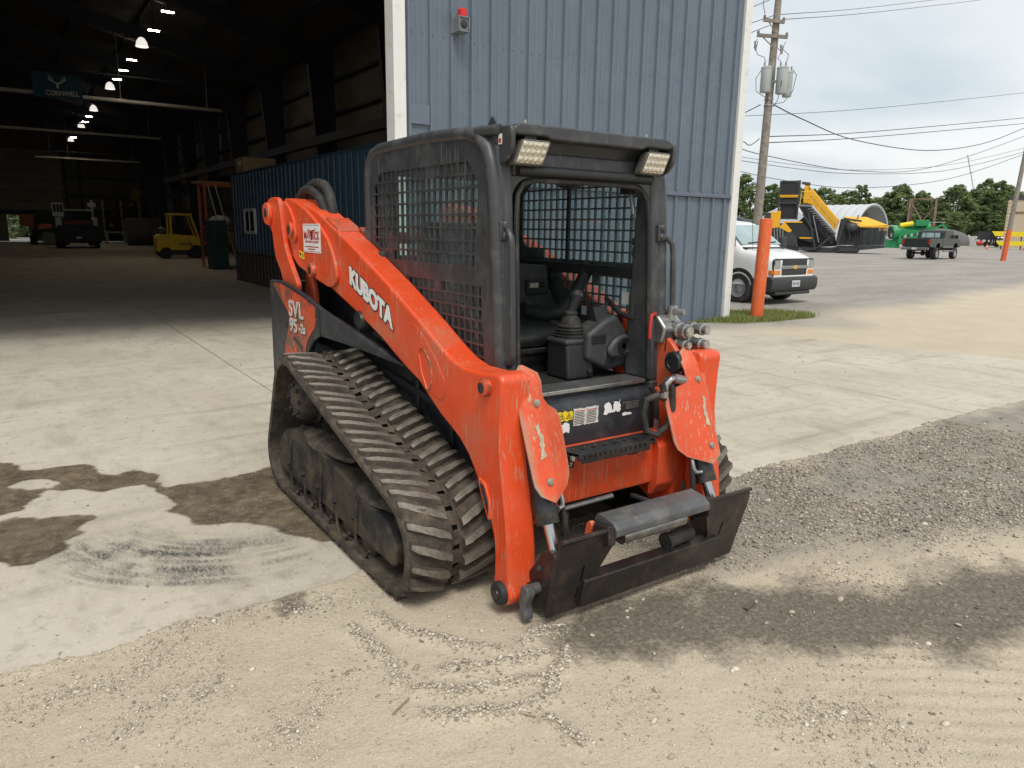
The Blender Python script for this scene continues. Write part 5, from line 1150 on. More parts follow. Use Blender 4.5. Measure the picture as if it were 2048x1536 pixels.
tb = obj('torque_bar', MB().prism(pround([(1.275,.372),(1.280,.418),(1.300,.438),(1.385,.424),(1.412,.402),(1.414,.372),(1.402,.366),(1.395,.392),(1.30,.405)], .008), 'y', -.300, .245), M['tubegrey'], LD, bevel=.004)
obj('bar_end', MB().prism([(1.28,.40),(1.40,.42),(1.41,.34),(1.32,.30)], 'y', .246, .278), M['coupler'], LD, bevel=.004); obj('bar_end', MB().prism([(1.28,.40),(1.40,.42),(1.41,.34),(1.32,.30)], 'y', -.335, -.301), M['coupler'], LD, bevel=.004)
obj('lock_cylinder', MB().cyl((1.315,-.19,.318),(1.315,.18,.318),.036,16), M['dullsteel'], LD); obj('lock_cylinder_end', MB().cyl((1.315,.10,.225),(1.315,.24,.235),.034,14).cyl((1.315,.085,.224),(1.315,.10,.225),.04,14), M['rubber'], LD)
obj('hose', MB().tube([(1.30,.22,.235),(1.28,.27,.25),(1.22,.30,.26),(1.10,.30,.27),(.95,.22,.30)], .012, 8), M['rubber'], LD); obj('hose', MB().tube([(1.31,-.20,.31),(1.27,-.30,.29),(1.20,-.34,.27),(1.08,-.30,.27),(.95,-.18,.30)], .014, 8), M['rubber'], LD)
obj('hose_sleeve', MB().tube([(1.29,-.27,.30),(1.25,-.31,.285),(1.20,-.33,.27)], .024, 8), M['rubber'], LD)
obj('pin_handle', MB().prism(pround([(1.26,.30),(1.29,.31),(1.315,.40),(1.30,.415),(1.28,.40)], .01), 'y', -.345, -.325), M['orange_worn'], LD, bevel=.004)
obj('underbody_pipe', MB().cyl((.98,-.34,.33),(1.0,.05,.345),.012,8), M['dullsteel'], LD)

# ---- auxiliary hydraulic couplers on the left arm
hb_ = obj('hydraulic_block', MB().prism(pround([(.74,1.02),(.90,1.02),(.92,1.10),(.86,1.16),(.76,1.14)], .015), 'y', .42, .56), M['dullsteel'], LD, bevel=.012)
obj('hydraulic_bracket', MB().prism([(.90,.98),(.915,.98),(.925,1.085),(.91,1.09)], 'y', .44, .50), M['greyplastic'], hb_, bevel=.004)
for y, z, r_, L_ in ((.505,1.088,.038,.075),(.600,1.092,.030,.10),(.495,1.022,.026,.085),(.590,1.022,.032,.11)):
    q = obj('quick_coupler', MB().lathe([(r_*.9,-.10),(r_,-.08),(r_,.0),(r_*1.08,.004),(r_*1.08,.014),(r_*.85,.018),(r_*.85,L_*.55),(r_*.95,L_*.58),(r_*.95,L_*.72),(r_*.72,L_*.76),(r_*.72,L_)], (.93,y,z), 'x', 18), M['dullsteel'], hb_)
    obj('coupler_face', MB().lathe([(r_*.55,L_-.002),(r_*.5,L_+.003),(r_*.2,L_+.002)], (.93,y,z), 'x', 14), M['steel'], q)
obj('valve', MB().cyl((.88,.50,1.13),(.88,.50,1.20),.02,10).cyl((.88,.485,1.19),(.88,.53,1.19),.014,8).cyl((.90,.50,1.175),(.95,.515,1.175),.016,8), M['dullsteel'], hb_)
obj('coupler_guard_loop', MB().tube([(.88,.36,1.05),(.88,.36,1.13),(.87,.375,1.16),(.85,.42,1.165),(.80,.47,1.165)], .009, 8), M['red'], hb_)
obj('hose', MB().tube([(.85,.50,1.17),(.80,.44,1.16),(.72,.40,1.13),(.60,.42,1.14),(.40,.50,1.20)], .014, 8), M['rubber'], hb_)
obj('arm_inner_plate', MB().prism(pround([(.55,.70),(.98,.62),(1.03,.95),(.92,1.06),(.70,1.12),(.55,1.16)], .05), 'y', .44, .47), M['orange'], LD, bevel=.006)
# ---- cab
CAB = obj('cab_frame', MB().box(-.44,.70,-.44,.44,.806,.816), M['black'], LD)
PIL = []
def rpost(path, w_, d_, name, parent, m, s=-1): return P_(name, MB(), m, parent, s)
side_out = pround([(-.475,.96),(-.475,1.86),(-.435,1.945),(-.34,1.975),(.20,1.985),(.62,1.965),(.715,1.925),(.775,1.84),(.80,1.72),(.838,.83),(.60,.82),(.25,.86)], .03, 3)
UP = [(-.391,1.495),(-.341,1.45),(-.156,1.392),(.652,1.392),(.683,1.68),(.677,1.757),(.60,1.841),(-.297,1.845),(-.391,1.76)]
LO = [(-.04,1.279),(.25,1.08),(.42,.965),(.70,.955),(.742,.99),(.712,1.312),(-.008,1.322)]
def ccw(p):
    a = sum(p[i][0]*p[(i+1)%len(p)][1]-p[(i+1)%len(p)][0]*p[i][1] for i in range(len(p))); return p if a > 0 else p[::-1]
def cells(conv, x0, x1, z0, z1, px, pz, bw, skip=None):
    out_ = []; conv = ccw(conv); nx_ = int(round((x1-x0)/px)); nz_ = int(round((z1-z0)/pz)); px = (x1-x0)/nx_; pz = (z1-z0)/nz_
    for i in range(nx_):
        for j in range(nz_):
            a, b = x0+px*i+bw/2, x0+px*(i+1)-bw/2; c, d = z0+pz*j+bw/2, z0+pz*(j+1)-bw/2
            if skip and skip((a+b)/2, (c+d)/2): continue
            q = clip([(a, c), (b, c), (b, d), (a, d)], conv)
            if len(q) >= 3:
                ar = abs(sum(q[k][0]*q[(k+1)%len(q)][1]-q[(k+1)%len(q)][0]*q[k][1] for k in range(len(q))))/2
                if ar > .0003: out_.append(q)
    return out_
HU = cells(UP, -.396, .688, 1.392, 1.845, .0565, .0566, .0095, lambda x, z: x < -.16 and z < 1.449)
HL = cells(LO, -.05, .745, .955, 1.322, .0565, .0525, .0095, lambda x, z: .285 < x < .345 and z > 1.29)
def side_guard(s):
    me = holes_mesh(side_out, HU+HL, .012, 'y', -.495)
    if s > 0: me.transform(Matrix.Diagonal((1,-1,1,1))); me.flip_normals()
    setmat(me, M['cabgrey']); finish(me); g = link('window_guard', me, CAB)
    P_('side_glass', MB().box(-.40,.70,-.472,-.468,1.375,1.86), M['cabglass' if s < 0 else 'rainglass'], CAB, s); P_('side_glass', MB().box(-.06,.75,-.472,-.468,.95,1.335), M['cabglass' if s < 0 else 'rainglass'], CAB, s)
    P_('window_divider', MB().box(.09,.112,-.466,-.45,1.375,1.86), M['plastic'], CAB, s)
    P_('window_frame', MB().box(-.45,.74,-.466,-.425,1.335,1.378).box(-.46,-.40,-.466,-.44,.95,1.9).box(-.45,.72,-.466,-.44,1.855,1.90), M['plastic'], CAB, s)
    # roof rail bead: rounded tube along the plate edge
    rail = [(-.475,-.485,.98),(-.475,-.485,1.84),(-.455,-.485,1.90),(-.41,-.482,1.943),(-.33,-.48,1.962),(.20,-.48,1.970),(.58,-.48,1.955),(.67,-.48,1.928),(.73,-.48,1.88),(.765,-.48,1.80),(.785,-.48,1.68),(.815,-.478,1.30),(.835,-.476,.98),(.842,-.474,.84)]
    rp = [Vector(p) for p in rail]
    P_('roof_rail', MB().tube(rp, .032, 12), M['cabworn'], CAB, s)
    P_('front_pillar', MB().prism([(.66,.825),(.868,.825),(.812,1.60),(.795,1.90),(.70,1.90)], 'y', -.478, -.398), M['cabgrey'], CAB, s, bevel=.022, seg=4)
    P_('door_seal', MB().tube([(.855,-.392,.845),(.845,-.392,.97),(.825,-.390,1.30),(.808,-.388,1.60),(.798,-.375,1.70),(.794,-.345,1.745),(.792,-.29,1.762),(.792,0,1.765)], .011, 8), M['rubber'], CAB, s)
    gr_ = P_('grab_rail', MB().tube([(.815,-.448,1.555),(.845,-.452,1.55),(.868,-.455,1.525),(.875,-.455,1.48),(.885,-.455,1.25),(.895,-.455,1.04),(.888,-.455,1.005),(.868,-.455,.99),(.84,-.45,.985)] if s < 0 else [(.815,-.448,1.535),(.84,-.48,1.53),(.855,-.505,1.50),(.86,-.512,1.45),(.87,-.517,1.20),(.878,-.517,1.0),(.872,-.505,.955),(.855,-.475,.935),(.84,-.45,.93)], .0145, 10), M['cabgrey' if s < 0 else 'cabworn'], CAB, s)
    for z in ((1.573, 1.53) if True else ()): P_('bolt', MB().lathe([(.02,-.01),(.02,.012),(.012,.02)], (.825,-.456,z), 'x', 8), M['greyplastic'], gr_, s)
    P_('rail_bracket', MB().box(.79,.835,-.485,-.43,1.51,1.59), M['cabgrey'], CAB, s, bevel=.006); P_('rail_bracket', MB().box(.81,.862,-.485,-.43,.915,.985), M['cabgrey'], CAB, s, bevel=.006)
both(side_guard)
obj('roof', MB().prism(pround([(-.50,1.90),(-.47,1.955),(-.36,1.985),(.2,1.995),(.60,1.978),(.72,1.94),(.79,1.88),(.70,1.87),(-.44,1.87)], .02), 'y', -.475, .475), M['cabgrey'], CAB, bevel=.015, seg=3)
obj('headliner', MB().box(-.43,.70,-.43,.43,1.845,1.868), M['plastic'], CAB)
obj('door_header', MB().prism([(.70,1.775),(.79,1.775),(.80,1.83),(.79,1.88),(.70,1.88)], 'y', -.40, .40), M['cabgrey'], CAB, bevel=.01)
# door opening corner fillets
for s in (-1, 1):
    for (yc, zc, sy_, sz_) in ((.40, 1.775, -1, -1),):
        pl = [(yc, zc)]+[(yc-.10+.10*math.cos(R(a)), zc-.10+.10*math.sin(R(a))) for a in range(0, 91, 10)]
        P_('corner_fillet', MB().prism([(-p[0], p[1]) for p in pl], 'x', .715, .79), M['cabgrey'], CAB, s)
rear = obj('rear_wall', MB().box(-.47,-.44,-.46,.46,.82,1.40).box(-.47,-.44,-.46,-.34,1.40,1.9).box(-.47,-.44,.34,.46,1.40,1.9).box(-.47,-.44,-.34,.34,1.84,1.9), M['plastic'], CAB); obj('rear_glass', MB().box(-.458,-.454,-.34,.34,1.40,1.84), M['cabglass'], rear)
# visor
vz = [(-.42,1.975),(.39,1.975),(.44,1.955),(.462,1.91),(.455,1.86),(.425,1.83),(.39,1.815),(.30,1.905),(.27,1.925),(.245,1.912),(-.24,1.912),(-.265,1.928),(-.42,1.93),(-.425,1.83),(-.455,1.835),(-.468,1.90),(-.462,1.95),(-.44,1.968)]
vis = obj('visor', MB().prism(pround([(-.455,1.955),(-.42,1.977),(.42,1.977),(.455,1.955),(.455,1.935),(.43,1.93),(.285,1.932),(.262,1.920),(-.262,1.920),(-.285,1.932),(-.43,1.93),(-.455,1.935)], .012, 3), 'x', .78, .875), M['cabworn'], CAB, bevel=.010, seg=3)
obj('visor_top', MB().box(.64,.80,-.44,.44,1.955,1.975), M['cabgrey'], vis, bevel=.008)
both(lambda s: P_('visor_cheek', MB().prism(pround([(.66,1.965),(.875,1.965),(.885,1.93),(.88,1.87),(.845,1.83),(.80,1.815),(.74,1.83),(.70,1.90)], .02), 'y', -.468, -.447), M['cabworn'], vis, s, bevel=.006))
obj('visor_inner', MB().add([(.80,-.44,1.93),(.80,.44,1.93),(.775,.44,1.83),(.775,-.44,1.83)], [(0,1,2,3)]).box(.76,.774,-.44,.44,1.82,1.94), M['black'], vis)
obj('visor_duct', MB().cyl((.80,-.38,1.80),(.80,.38,1.80),.022,12), M['plastic'], vis)
def worklight(s):
    yc = .352; tilt = Matrix.Rotation(R(12), 3, 'Y')
    h = obj('work_light', MB(), M['lenshousing'], vis)
    pl = pround([(-.078,.050),(.064,.050),(.078,.038),(.060,-.045),(.048,-.052),(-.080,-.052),(-.09,-.04)], .012, 3) if False else rrect(-.074,.074,-.050,.050,.014,4)
    def wmesh(poly, x0, x1, m, name, par):
        mb = MB().prism(poly, 'x', x0, x1); mb.v = [((x+.855+.22*z*1.0), y-.22*0+yc*(-1 if s < 0 else 1)+.28*z, z+1.865) for x, y, z in mb.v]
        return obj(name, mb, m, par, bevel=.003)
    bpy.data.objects.remove(h)
    h = wmesh(pl, -.035, .012, M['lenshousing'], 'work_light', vis)
    wmesh(rrect(-.066,.066,-.043,.043,.010,4), .0122, .016, M['lens'], 'lens', h)
    mb = MB()
    for i in range(5):
        for j in range(3):
            y0, z0 = -.052+.026*i, -.028+.028*j
            mb.lathe([(.0125,.016),(.011,.0195),(.006,.0225),(.001,.0235)], (0, y0, z0), 'x', 10)
    mb.v = [((x+.855+.22*z), y+yc*(-1 if s < 0 else 1)+.28*z, z+1.865) for x, y, z in mb.v]
    obj('led_lens', mb, M['lens'], h)
    obj('light_bracket', MB().box(.80,.85,yc*(-1 if s < 0 else 1)-.03,yc*(-1 if s < 0 else 1)+.03,1.915,1.935), M['black'], vis)
    obj('bolt', MB().cyl((.80,s*.346,1.975),(.80,s*.346,2.0),.006,8).cyl((.80,s*.346,1.976),(.80,s*.346,1.987),.012,6), M['zinc'], vis)
both(worklight)
obj('lifting_lug', MB().prism([(.70,1.965),(.80,1.965),(.775,1.985),(.755,2.008),(.742,2.008)], 'y', -.475, -.467), M['cabgrey'], CAB, bevel=.003)
obj('hinge_tube', MB().cyl((.66,-.49,1.955),(.80,-.47,1.952),.022,14), M['cabgrey'], CAB); obj('safety_label', MB().box(.79,.815,-.4705,-.469,1.895,1.935), M['white'], CAB); obj('safety_label_mark', MB().box(.794,.811,-.4715,-.4706,1.90,1.918), M['redp'], CAB)
# interior
st_ = obj('seat', MB().prism(pround([(-.15,.985),(-.15,1.09),(.10,1.085),(.40,1.065),(.455,1.03),(.44,.975),(.30,.965)], .03), 'y', -.26, .22), M['seat'], CAB, bevel=.03, seg=4)
obj('backrest', MB().prism(pround([(-.30,1.05),(-.16,1.05),(-.19,1.30),(-.27,1.58),(-.35,1.60),(-.38,1.45)], .04), 'y', -.24, .20), M['seat'], st_, bevel=.04, seg=4); obj('seat_pan', MB().prism([(-.2,.94),(.42,.94),(.45,.965),(-.2,.97)], 'y', -.27, .24), M['dullsteel'], st_); obj('suspension_boot', MB().box(-.15,.36,-.22,.18,.83,.86).box(-.13,.34,-.21,.17,.86,.885).box(-.15,.36,-.22,.18,.885,.91).box(-.13,.34,-.21,.17,.91,.939), M['rubber'], st_)
obj('side_console', MB().prism(pround([(-.42,.83),(-.42,1.36),(-.25,1.36),(-.10,1.32),(.02,1.16),(.12,1.10),(.30,1.07),(.36,1.02),(.36,.83)], .03), 'y', .235, .44), M['greyplastic'], CAB, bevel=.012)
rd_ = obj('radio', MB().prism(rrect(.24,.39,1.20,1.28,.012), 'x', -.005, .02), M['black'], CAB, bevel=.003); rd_.rotation_euler = (0, 0, 0)
obj('radio_display', MB().box(.021,.023,.255,.315,1.235,1.262), M['lens'], rd_); obj('radio_knob', MB().lathe([(.016,.02),(.014,.032)], (0,.352,1.25), 'x', 12), M['plastic'], rd_)
for i in range(5): obj('radio_button', MB().box(.021,.024,.255+.025*i,.270+.025*i,1.212,1.222), M['greyplastic'], rd_)
obj('dash_panel', MB().prism(pround([(.17,1.14),(.41,1.16),(.40,1.36),(.17,1.37)], .02), 'x', -.06, -.006), M['greyplastic'], CAB, bevel=.006)
cl_ = obj('control_column', MB().prism(pround([(.46,.826),(.64,.826),(.62,1.0),(.60,1.015),(.48,1.015),(.46,1.0)], .02), 'y', .055, .225), M['plastic'], CAB, bevel=.02, seg=3)
obj('column_ring', MB().box(.455,.625,.048,.232,1.0,1.03), M['greyplastic'], cl_, bevel=.012)
obj('boot', MB().lathe([(.082,1.03),(.085,1.042),(.070,1.046),(.078,1.056),(.066,1.060),(.073,1.070),(.060,1.075),(.066,1.086),(.052,1.096),(.045,1.125),(.030,1.14),(.034,1.15),(.030,1.16),(.02,1.165)], (.54,.14,0), 'z', 20), M['rubber'], cl_)
obj('joystick', MB().tube([(.54,.142,1.16),(.545,.15,1.19),(.55,.158,1.215),(.55,.165,1.24),(.545,.165,1.262)], [.022,.026,.030,.040,.028], 12), M['plastic'], cl_); obj('joystick_button', MB().cyl((.575,.165,1.24),(.588,.165,1.245),.009,8), M['greyplastic'], cl_)
obj('keyhole', MB().lathe([(.014,.64),(.014,.65),(.008,.652)], (0,.19,.865), 'x', 12), M['rubber'], cl_)
pd = obj('heater_pod', MB().prism(pround([(.155,.93),(.30,.86),(.44,.875),(.478,.96),(.43,1.05),(.345,1.145),(.27,1.12),(.16,1.055)], .02), 'x', .52, .66), M['greyplastic'], CAB, bevel=.022, seg=3)
obj('pod_nose', MB().prism(pround([(.30,.93),(.45,.92),(.455,.99),(.40,1.05),(.32,1.03),(.27,.97)], .03), 'x', .655, .69), M['greyplastic'], pd, bevel=.015)
obj('vent_slot', MB().box(.655,.664,.18,.275,1.005,1.05), M['black'], pd, bevel=.003); obj('vent_vane', MB().box(.6645,.668,.187,.268,1.012,1.018).box(.6645,.668,.187,.268,1.026,1.032).box(.6645,.668,.187,.268,1.040,1.045), M['plastic'], pd)
obj('round_vent', MB().lathe([(.045,.688),(.043,.70),(.034,.70),(.030,.692),(.014,.69)], (0,.375,.985), 'x', 22), M['black'], pd)
obj('switch_panel', MB().prism([(.275,.885),(.335,.875),(.345,.94),(.285,.95)], 'x', .658, .664), M['black'], pd)
obj('pod_hood', MB().prism([(.55,1.10),(.62,1.10),(.58,1.18),(.55,1.17)], 'y', .25, .33), M['plastic'], pd)
obj('pod_bracket', MB().box(.56,.60,.40,.45,1.03,1.12).box(.55,.58,.43,.455,.90,1.05), M['plastic'], pd, bevel=.004)
obj('lap_bar', MB().tube([(.10,.20,1.11),(.20,.24,1.10),(.27,.30,1.12),(.28,.36,1.20),(.28,.42,1.28),(.27,.455,1.33),(.26,.46,1.395)], [.045,.05,.045,.036,.036,.036,.034], 14), M['plastic'], CAB)
obj('floor_mat', MB().box(.30,.70,-.40,.44,.817,.825), M['rubber'], CAB)
obj('manual_sticker', MB().box(.56,.61,.4635,.4655,1.185,1.25), M['white'], CAB); obj('warning_sticker', MB().box(.26,.30,.4435,.445,1.10,1.15), M['white'], CAB)
obj('dome_light', MB().prism(pround([(.30,1.80),(.56,1.80),(.56,1.845),(.30,1.845)], .02), 'y', .02, .20), M['plastic'], CAB, bevel=.02); obj('roof_pod', lumpy((.62,.05,1.80), .07,.10,.055, 8, 2, .1), M['plastic'], CAB); obj('roof_clip', MB().tube([(.68,-.10,1.80),(.69,-.08,1.77),(.69,-.05,1.765),(.68,-.03,1.79)], .018, 8), M['plastic'], CAB)
obj('gas_strut', MB().cyl((.66,.40,1.74),(.68,.405,1.64),.012,10).cyl((.68,.405,1.64),(.70,.415,1.52),.005,8), M['dullsteel'], CAB); obj('strut_mount', MB().box(.62,.70,.36,.44,1.735,1.78).box(.68,.72,.40,.44,1.49,1.525).box(.68,.72,.405,.44,1.43,1.48), M['plastic'], CAB, bevel=.005)
obj('window_latch', MB().box(-.40,-.37,.43,.455,1.56,1.62), M['plastic'], CAB, bevel=.004); obj('door_latch', MB().box(.71,.74,-.42,-.385,1.56,1.60), M['plastic'], CAB, bevel=.004)
# step-plate bolts on the sill ends
both(lambda s: P_('pillar_foot', MB().box(.70,.872,-.485,-.395,.800,.832), M['cabgrey'], CAB, s, bevel=.008))
obj('corner_clamp', MB().box(-.30,-.16,-.515,-.488,1.355,1.425), M['zinc'], CAB, bevel=.006) if False else obj('guard_clamp', MB().box(-.30,-.24,-.53,-.50,1.36,1.43), M['greyplastic'], CAB, bevel=.006)
obj('guard_hinge', lumpy((-.22,-.515,1.30), .045,.02,.07, 4, 2, .2), M['rubber'], CAB)
# ------------------------------------------------------------------ yard
M.update(
 bollard=mat('bollard_orange', (.66,.115,.024), .55, var=.10, vs=3, dirt=((.45,.11,.05), .3, 5), chips=((.30,.20,.14), .05, 20), scratch=((.60,.30,.18), .9), bump=.1, bs=40),
 polewood=mat('weathered_pole', (.27,.235,.20), .9, var=.25, vs=9, dirt=((.15,.125,.10), .4, 5), bump=.4, bs=20),
 transf=mat('transformer_grey', (.42,.45,.44), .45, var=.05), porcelain=mat('porcelain', (.25,.22,.2), .3), wire=mat('cable', (.06,.06,.065), .6),
 vanwhite=mat('van_white', (.74,.75,.75), .25, var=.02, rvar=0, spec=.6), vanblack=mat('van_black_plastic', (.035,.036,.038), .55, var=.1), chrome=mat('satin_trim', (.30,.31,.32), .35, metal=.6),
 headlight=mat('headlight', (.35,.37,.38), .12, metal=.4), amber=mat('amber_lens', (.75,.22,.02), .25), gold=mat('gold_emblem', (.65,.48,.16), .3, metal=.7), alloy=mat('wheel_steel', (.40,.41,.42), .35, metal=.7),
 windscreen=mat('windscreen', (.30,.40,.41), .08, var=.15, vs=2, spec=.8), plate=mat('licence_plate', (.55,.57,.60), .4), pkgreen=mat('dark_green_paint', (.012,.020,.018), .30, var=.05, rvar=0, spec=.6), pktan=mat('bumper_grey', (.17,.165,.155), .4, metal=.3), tail=mat('tail_lamp', (.28,.02,.02), .2),
 kgrey=mat('machine_charcoal', (.035,.038,.042), .5, var=.1, dirt=((.08,.08,.08), .2, 3)), kyel=mat('machine_amber', (.78,.40,.015), .42, var=.05), krail=mat('rail_yellow', (.80,.50,.10), .5),
 belt=mat('conveyor_belt', (.020,.021,.023), .7), fabric=mat('shelter_fabric', (.52,.54,.56), .6, var=.05, vs=.4), ribs=mat('shelter_rib', (.30,.31,.32), .5), shin=mat('shelter_lining', (.40,.37,.35), .7),
 mgreen=mat('machine_green', (.014,.23,.075), .45, var=.08), rustst=mat('rusty_steel', (.22,.15,.12), .8, var=.3, vs=3, dirt=((.17,.05,.03), .45, 2)), block=mat('concrete_block', (.52,.51,.48), .85, var=.08), pile=mat('gravel_pile', (.13,.125,.12), .95, var=.25, vs=3, bump=.8, bs=6),
 stoneb=mat('tan_block', (.50,.41,.29), .85, var=.12, vs=3), roofdk=mat('dark_roof', (.05,.05,.055), .7), lemon=mat('lemon_paint', (.80,.62,.02), .45), cone=mat('cone_orange', (.75,.10,.02), .5),
 bark=mat('bark', (.10,.085,.07), .9, var=.2),
)
def vloc(x, y): return math.atan2(x, y)      # azimuth
def vthing(name, label, cat, x, y, group=None, extra=0): return thing(name, label, cat, (x, y, 0), -math.atan2(x, y)+extra, group)

# bollard
bo = thing('bollard', 'tall round orange steel bollard standing in the grass by the building corner', 'bollard', (11.22, 8.39, 0))
obj('post', MB().lathe([(.112,-.05),(.112,1.80),(.108,1.82)], (0,0,0), 'z', 28), M['bollard'], bo); obj('cap', MB().lathe([(.107,1.819),(.095,1.826),(.04,1.832),(.005,1.833)], (0,0,0), 'z', 28), M['bollard'], bo)
bo.rotation_euler = (R(.6), R(.8), 0)

# grass
def grass_field(name, n, fx, label, hmin, hmax):
    X, Y, H = fx(n); k = len(X); a = npr.uniform(0, 6.28, k); ln = npr.uniform(.0, .7, k)*H; w_ = npr.uniform(.004, .009, k)
    dx, dy = np.cos(a), np.sin(a); zb = ground_fields(X, Y)[0]-.004
    v = np.zeros((k, 5, 3)); 
    v[:, 0] = np.stack([X-dy*w_, Y+dx*w_, zb], 1); v[:, 1] = np.stack([X+dy*w_, Y-dx*w_, zb], 1)
    v[:, 2] = np.stack([X+dx*ln*.35+dy*w_*.8, Y+dy*ln*.35-dx*w_*.8, zb+H*.6], 1); v[:, 3] = np.stack([X+dx*ln*.35-dy*w_*.8, Y+dy*ln*.35+dx*w_*.8, zb+H*.6], 1); v[:, 4] = np.stack([X+dx*ln, Y+dy*ln, zb+H], 1)
    b_ = np.arange(k)[:, None]*5; f = np.concatenate([b_+[0,1,2], b_+[0,2,3], b_+[3,2,4]])
    me = fast_mesh(name, v.reshape(-1, 3), f); attr(me, 'tone', np.repeat(npr.uniform(0, 1, k), 5)); setmat(me, M['grass']); tag(link(name, me), label, 'grass', kind='stuff')
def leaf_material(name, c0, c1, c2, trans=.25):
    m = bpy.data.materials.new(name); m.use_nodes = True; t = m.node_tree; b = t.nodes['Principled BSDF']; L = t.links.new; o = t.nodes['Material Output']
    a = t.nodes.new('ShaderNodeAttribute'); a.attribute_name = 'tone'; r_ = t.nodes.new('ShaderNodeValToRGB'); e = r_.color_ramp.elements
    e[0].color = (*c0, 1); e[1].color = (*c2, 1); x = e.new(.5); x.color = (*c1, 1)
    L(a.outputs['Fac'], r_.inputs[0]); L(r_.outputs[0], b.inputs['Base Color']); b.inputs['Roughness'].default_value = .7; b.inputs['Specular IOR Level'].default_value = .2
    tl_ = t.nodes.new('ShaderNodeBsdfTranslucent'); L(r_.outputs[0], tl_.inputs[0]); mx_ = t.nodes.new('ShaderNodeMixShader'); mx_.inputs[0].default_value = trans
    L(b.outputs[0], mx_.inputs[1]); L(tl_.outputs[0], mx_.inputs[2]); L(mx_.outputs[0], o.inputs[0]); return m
M['grass'] = leaf_material('grass_blade', (.17,.20,.055), (.25,.30,.085), (.38,.36,.17), .4)
def gf1(n):
    X = npr.uniform(10.0, 12.9, n); Y = npr.uniform(7.9, 9.6, n); g = ground_fields(X, Y)[4]; k = npr.uniform(0, 1, n) < g
    k &= (Y > 8.02) ; return X[k], Y[k], npr.uniform(.025, .12, k.sum())
grass_field('grass_patch', 26000, gf1, 'short green grass growing around the orange bollard', .02, .08)
def gf2(n):
    X = npr.uniform(8.9, 10.75, n); Y = 8.60-np.abs(npr.normal(0, .05, n)); k = npr.uniform(0, 1, n) < np.clip((X-8.9)/1.0, .1, 1)*fbm(X*5, Y*0, 3, 91)*1.4; return X[k], Y[k], npr.uniform(.02, .07, k.sum())
grass_field('grass_strip', 2600, gf2, 'thin strip of grass along the foot of the blue wall', .02, .1)

# utility pole
up = vthing('utility_pole', 'weathered wooden utility pole with crossarms and grey transformers behind the van', 'utility pole', 21.41, 16.41)
obj('pole', MB().tube([(.06+.011*z, 0, z) for z in (-.1,1,2,3,4,5,6,7,8,9,10.2)], [.165,.16,.155,.150,.145,.14,.132,.125,.118,.11,.10], 14), M['polewood'], up)
for z, a, b in ((8.38,-.26,.42),(7.92,-.42,.55)):
    c_ = obj('crossarm', MB().bar((a,-.14,z+.06), (b,-.14,z-.06), .09, .10), M['polewood'], up)
    for x in (a+.04, b-.04): obj('insulator', MB().lathe([(.02,.05),(.045,.06),(.05,.09),(.03,.10),(.045,.12),(.02,.15)], (x,-.14,z+(.06 if x < 0 else -.06)), 'z', 10), M['porcelain'], c_)
    obj('brace', MB().bar((.13,-.12,z-.35), (a+.18,-.14,z), .03), M['polewood'], c_)
for x, z0, z1, r_, y in ((-.02,6.16,6.92,.175,-.26),(.485,6.10,6.90,.185,-.22),(.68,6.05,6.82,.15,.12)):
    t_ = obj('transformer', MB().lathe([(r_*.9,z0),(r_,z0+.03),(r_,z1-.03),(r_*1.06,z1-.02),(r_*1.06,z1+.02),(r_*.5,z1+.06)], (x,y,0), 'z', 20), M['transf'], up)
    for dx in (-.08,.08): obj('bushing', MB().lathe([(.03,z1+.03),(.035,z1+.06),(.022,z1+.08),(.033,z1+.11),(.02,z1+.13),(.03,z1+.16),(.012,z1+.2)], (x+dx,y,0), 'z', 8), M['porcelain'], t_)
obj('transformer_bracket', MB().box(-.05,.6,-.1,.05,6.5,6.56), M['dullsteel'], up)
for pts in ([(-.40,-.2,7.85),(-.48,-.22,7.6),(-.34,-.25,7.35),(-.12,-.26,7.25),(-.08,-.26,7.1)], [(.50,-.2,7.7),(.40,-.22,7.5),(.62,-.24,7.3),(.58,-.22,7.1)], [(.20,-.2,7.6),(.38,-.22,7.4),(.30,-.24,7.2),(.40,-.22,7.1)], [(-.16,-.3,6.9),(-.34,-.3,6.6),(-.3,-.3,6.2),(-.05,-.2,6.05),(.1,-.15,5.95)], [(.8,-.1,6.85),(.92,-.1,6.7),(.85,-.1,6.2),(.6,-.15,5.85),(.3,-.15,5.8),(.2,-.12,5.9)], [(.45,-.3,6.85),(.47,-.42,6.4),(.4,-.3,5.9),(.28,-.15,5.72)], [(-.25,-.2,9.3),(-.3,-.2,8.9),(-.22,-.18,8.6)]):
    obj('jumper_cable', MB().tube(pts, .011, 5), M['wire'], up)
for x, z in ((-.46,7.78),(.36,7.62)): obj('fuse_cutout', MB().cyl((x,-.2,z), (x+.04,-.22,z-.28), .035, 8).cyl((x+.09,-.22,z), (x+.05,-.22,z-.25), .015, 6), M['porcelain'], up)
obj('band', MB().lathe([(.150,5.75),(.153,5.76),(.153,5.80),(.150,5.81)], (.125,0,0), 'z', 14).lathe([(.150,5.95),(.153,5.96),(.153,6.0),(.150,6.01)], (.125,0,0), 'z', 14), M['dullsteel'], up)
p2 = thing('leaning_pole', 'slim leaning wooden pole with its base painted orange', 'utility pole', (56.35, 22.36, 0), -math.atan2(56.35, 22.36))
obj('pole', MB().tube([(-.06+.045*z, 0, z) for z in (2.1,4,6,8,10)], [.145,.14,.135,.13,.12], 12), M['polewood'], p2); obj('painted_base', MB().tube([(-.06+.045*z, 0, z) for z in (-.1,1,2.1)], [.17,.165,.16], 12), M['bollard'], p2)

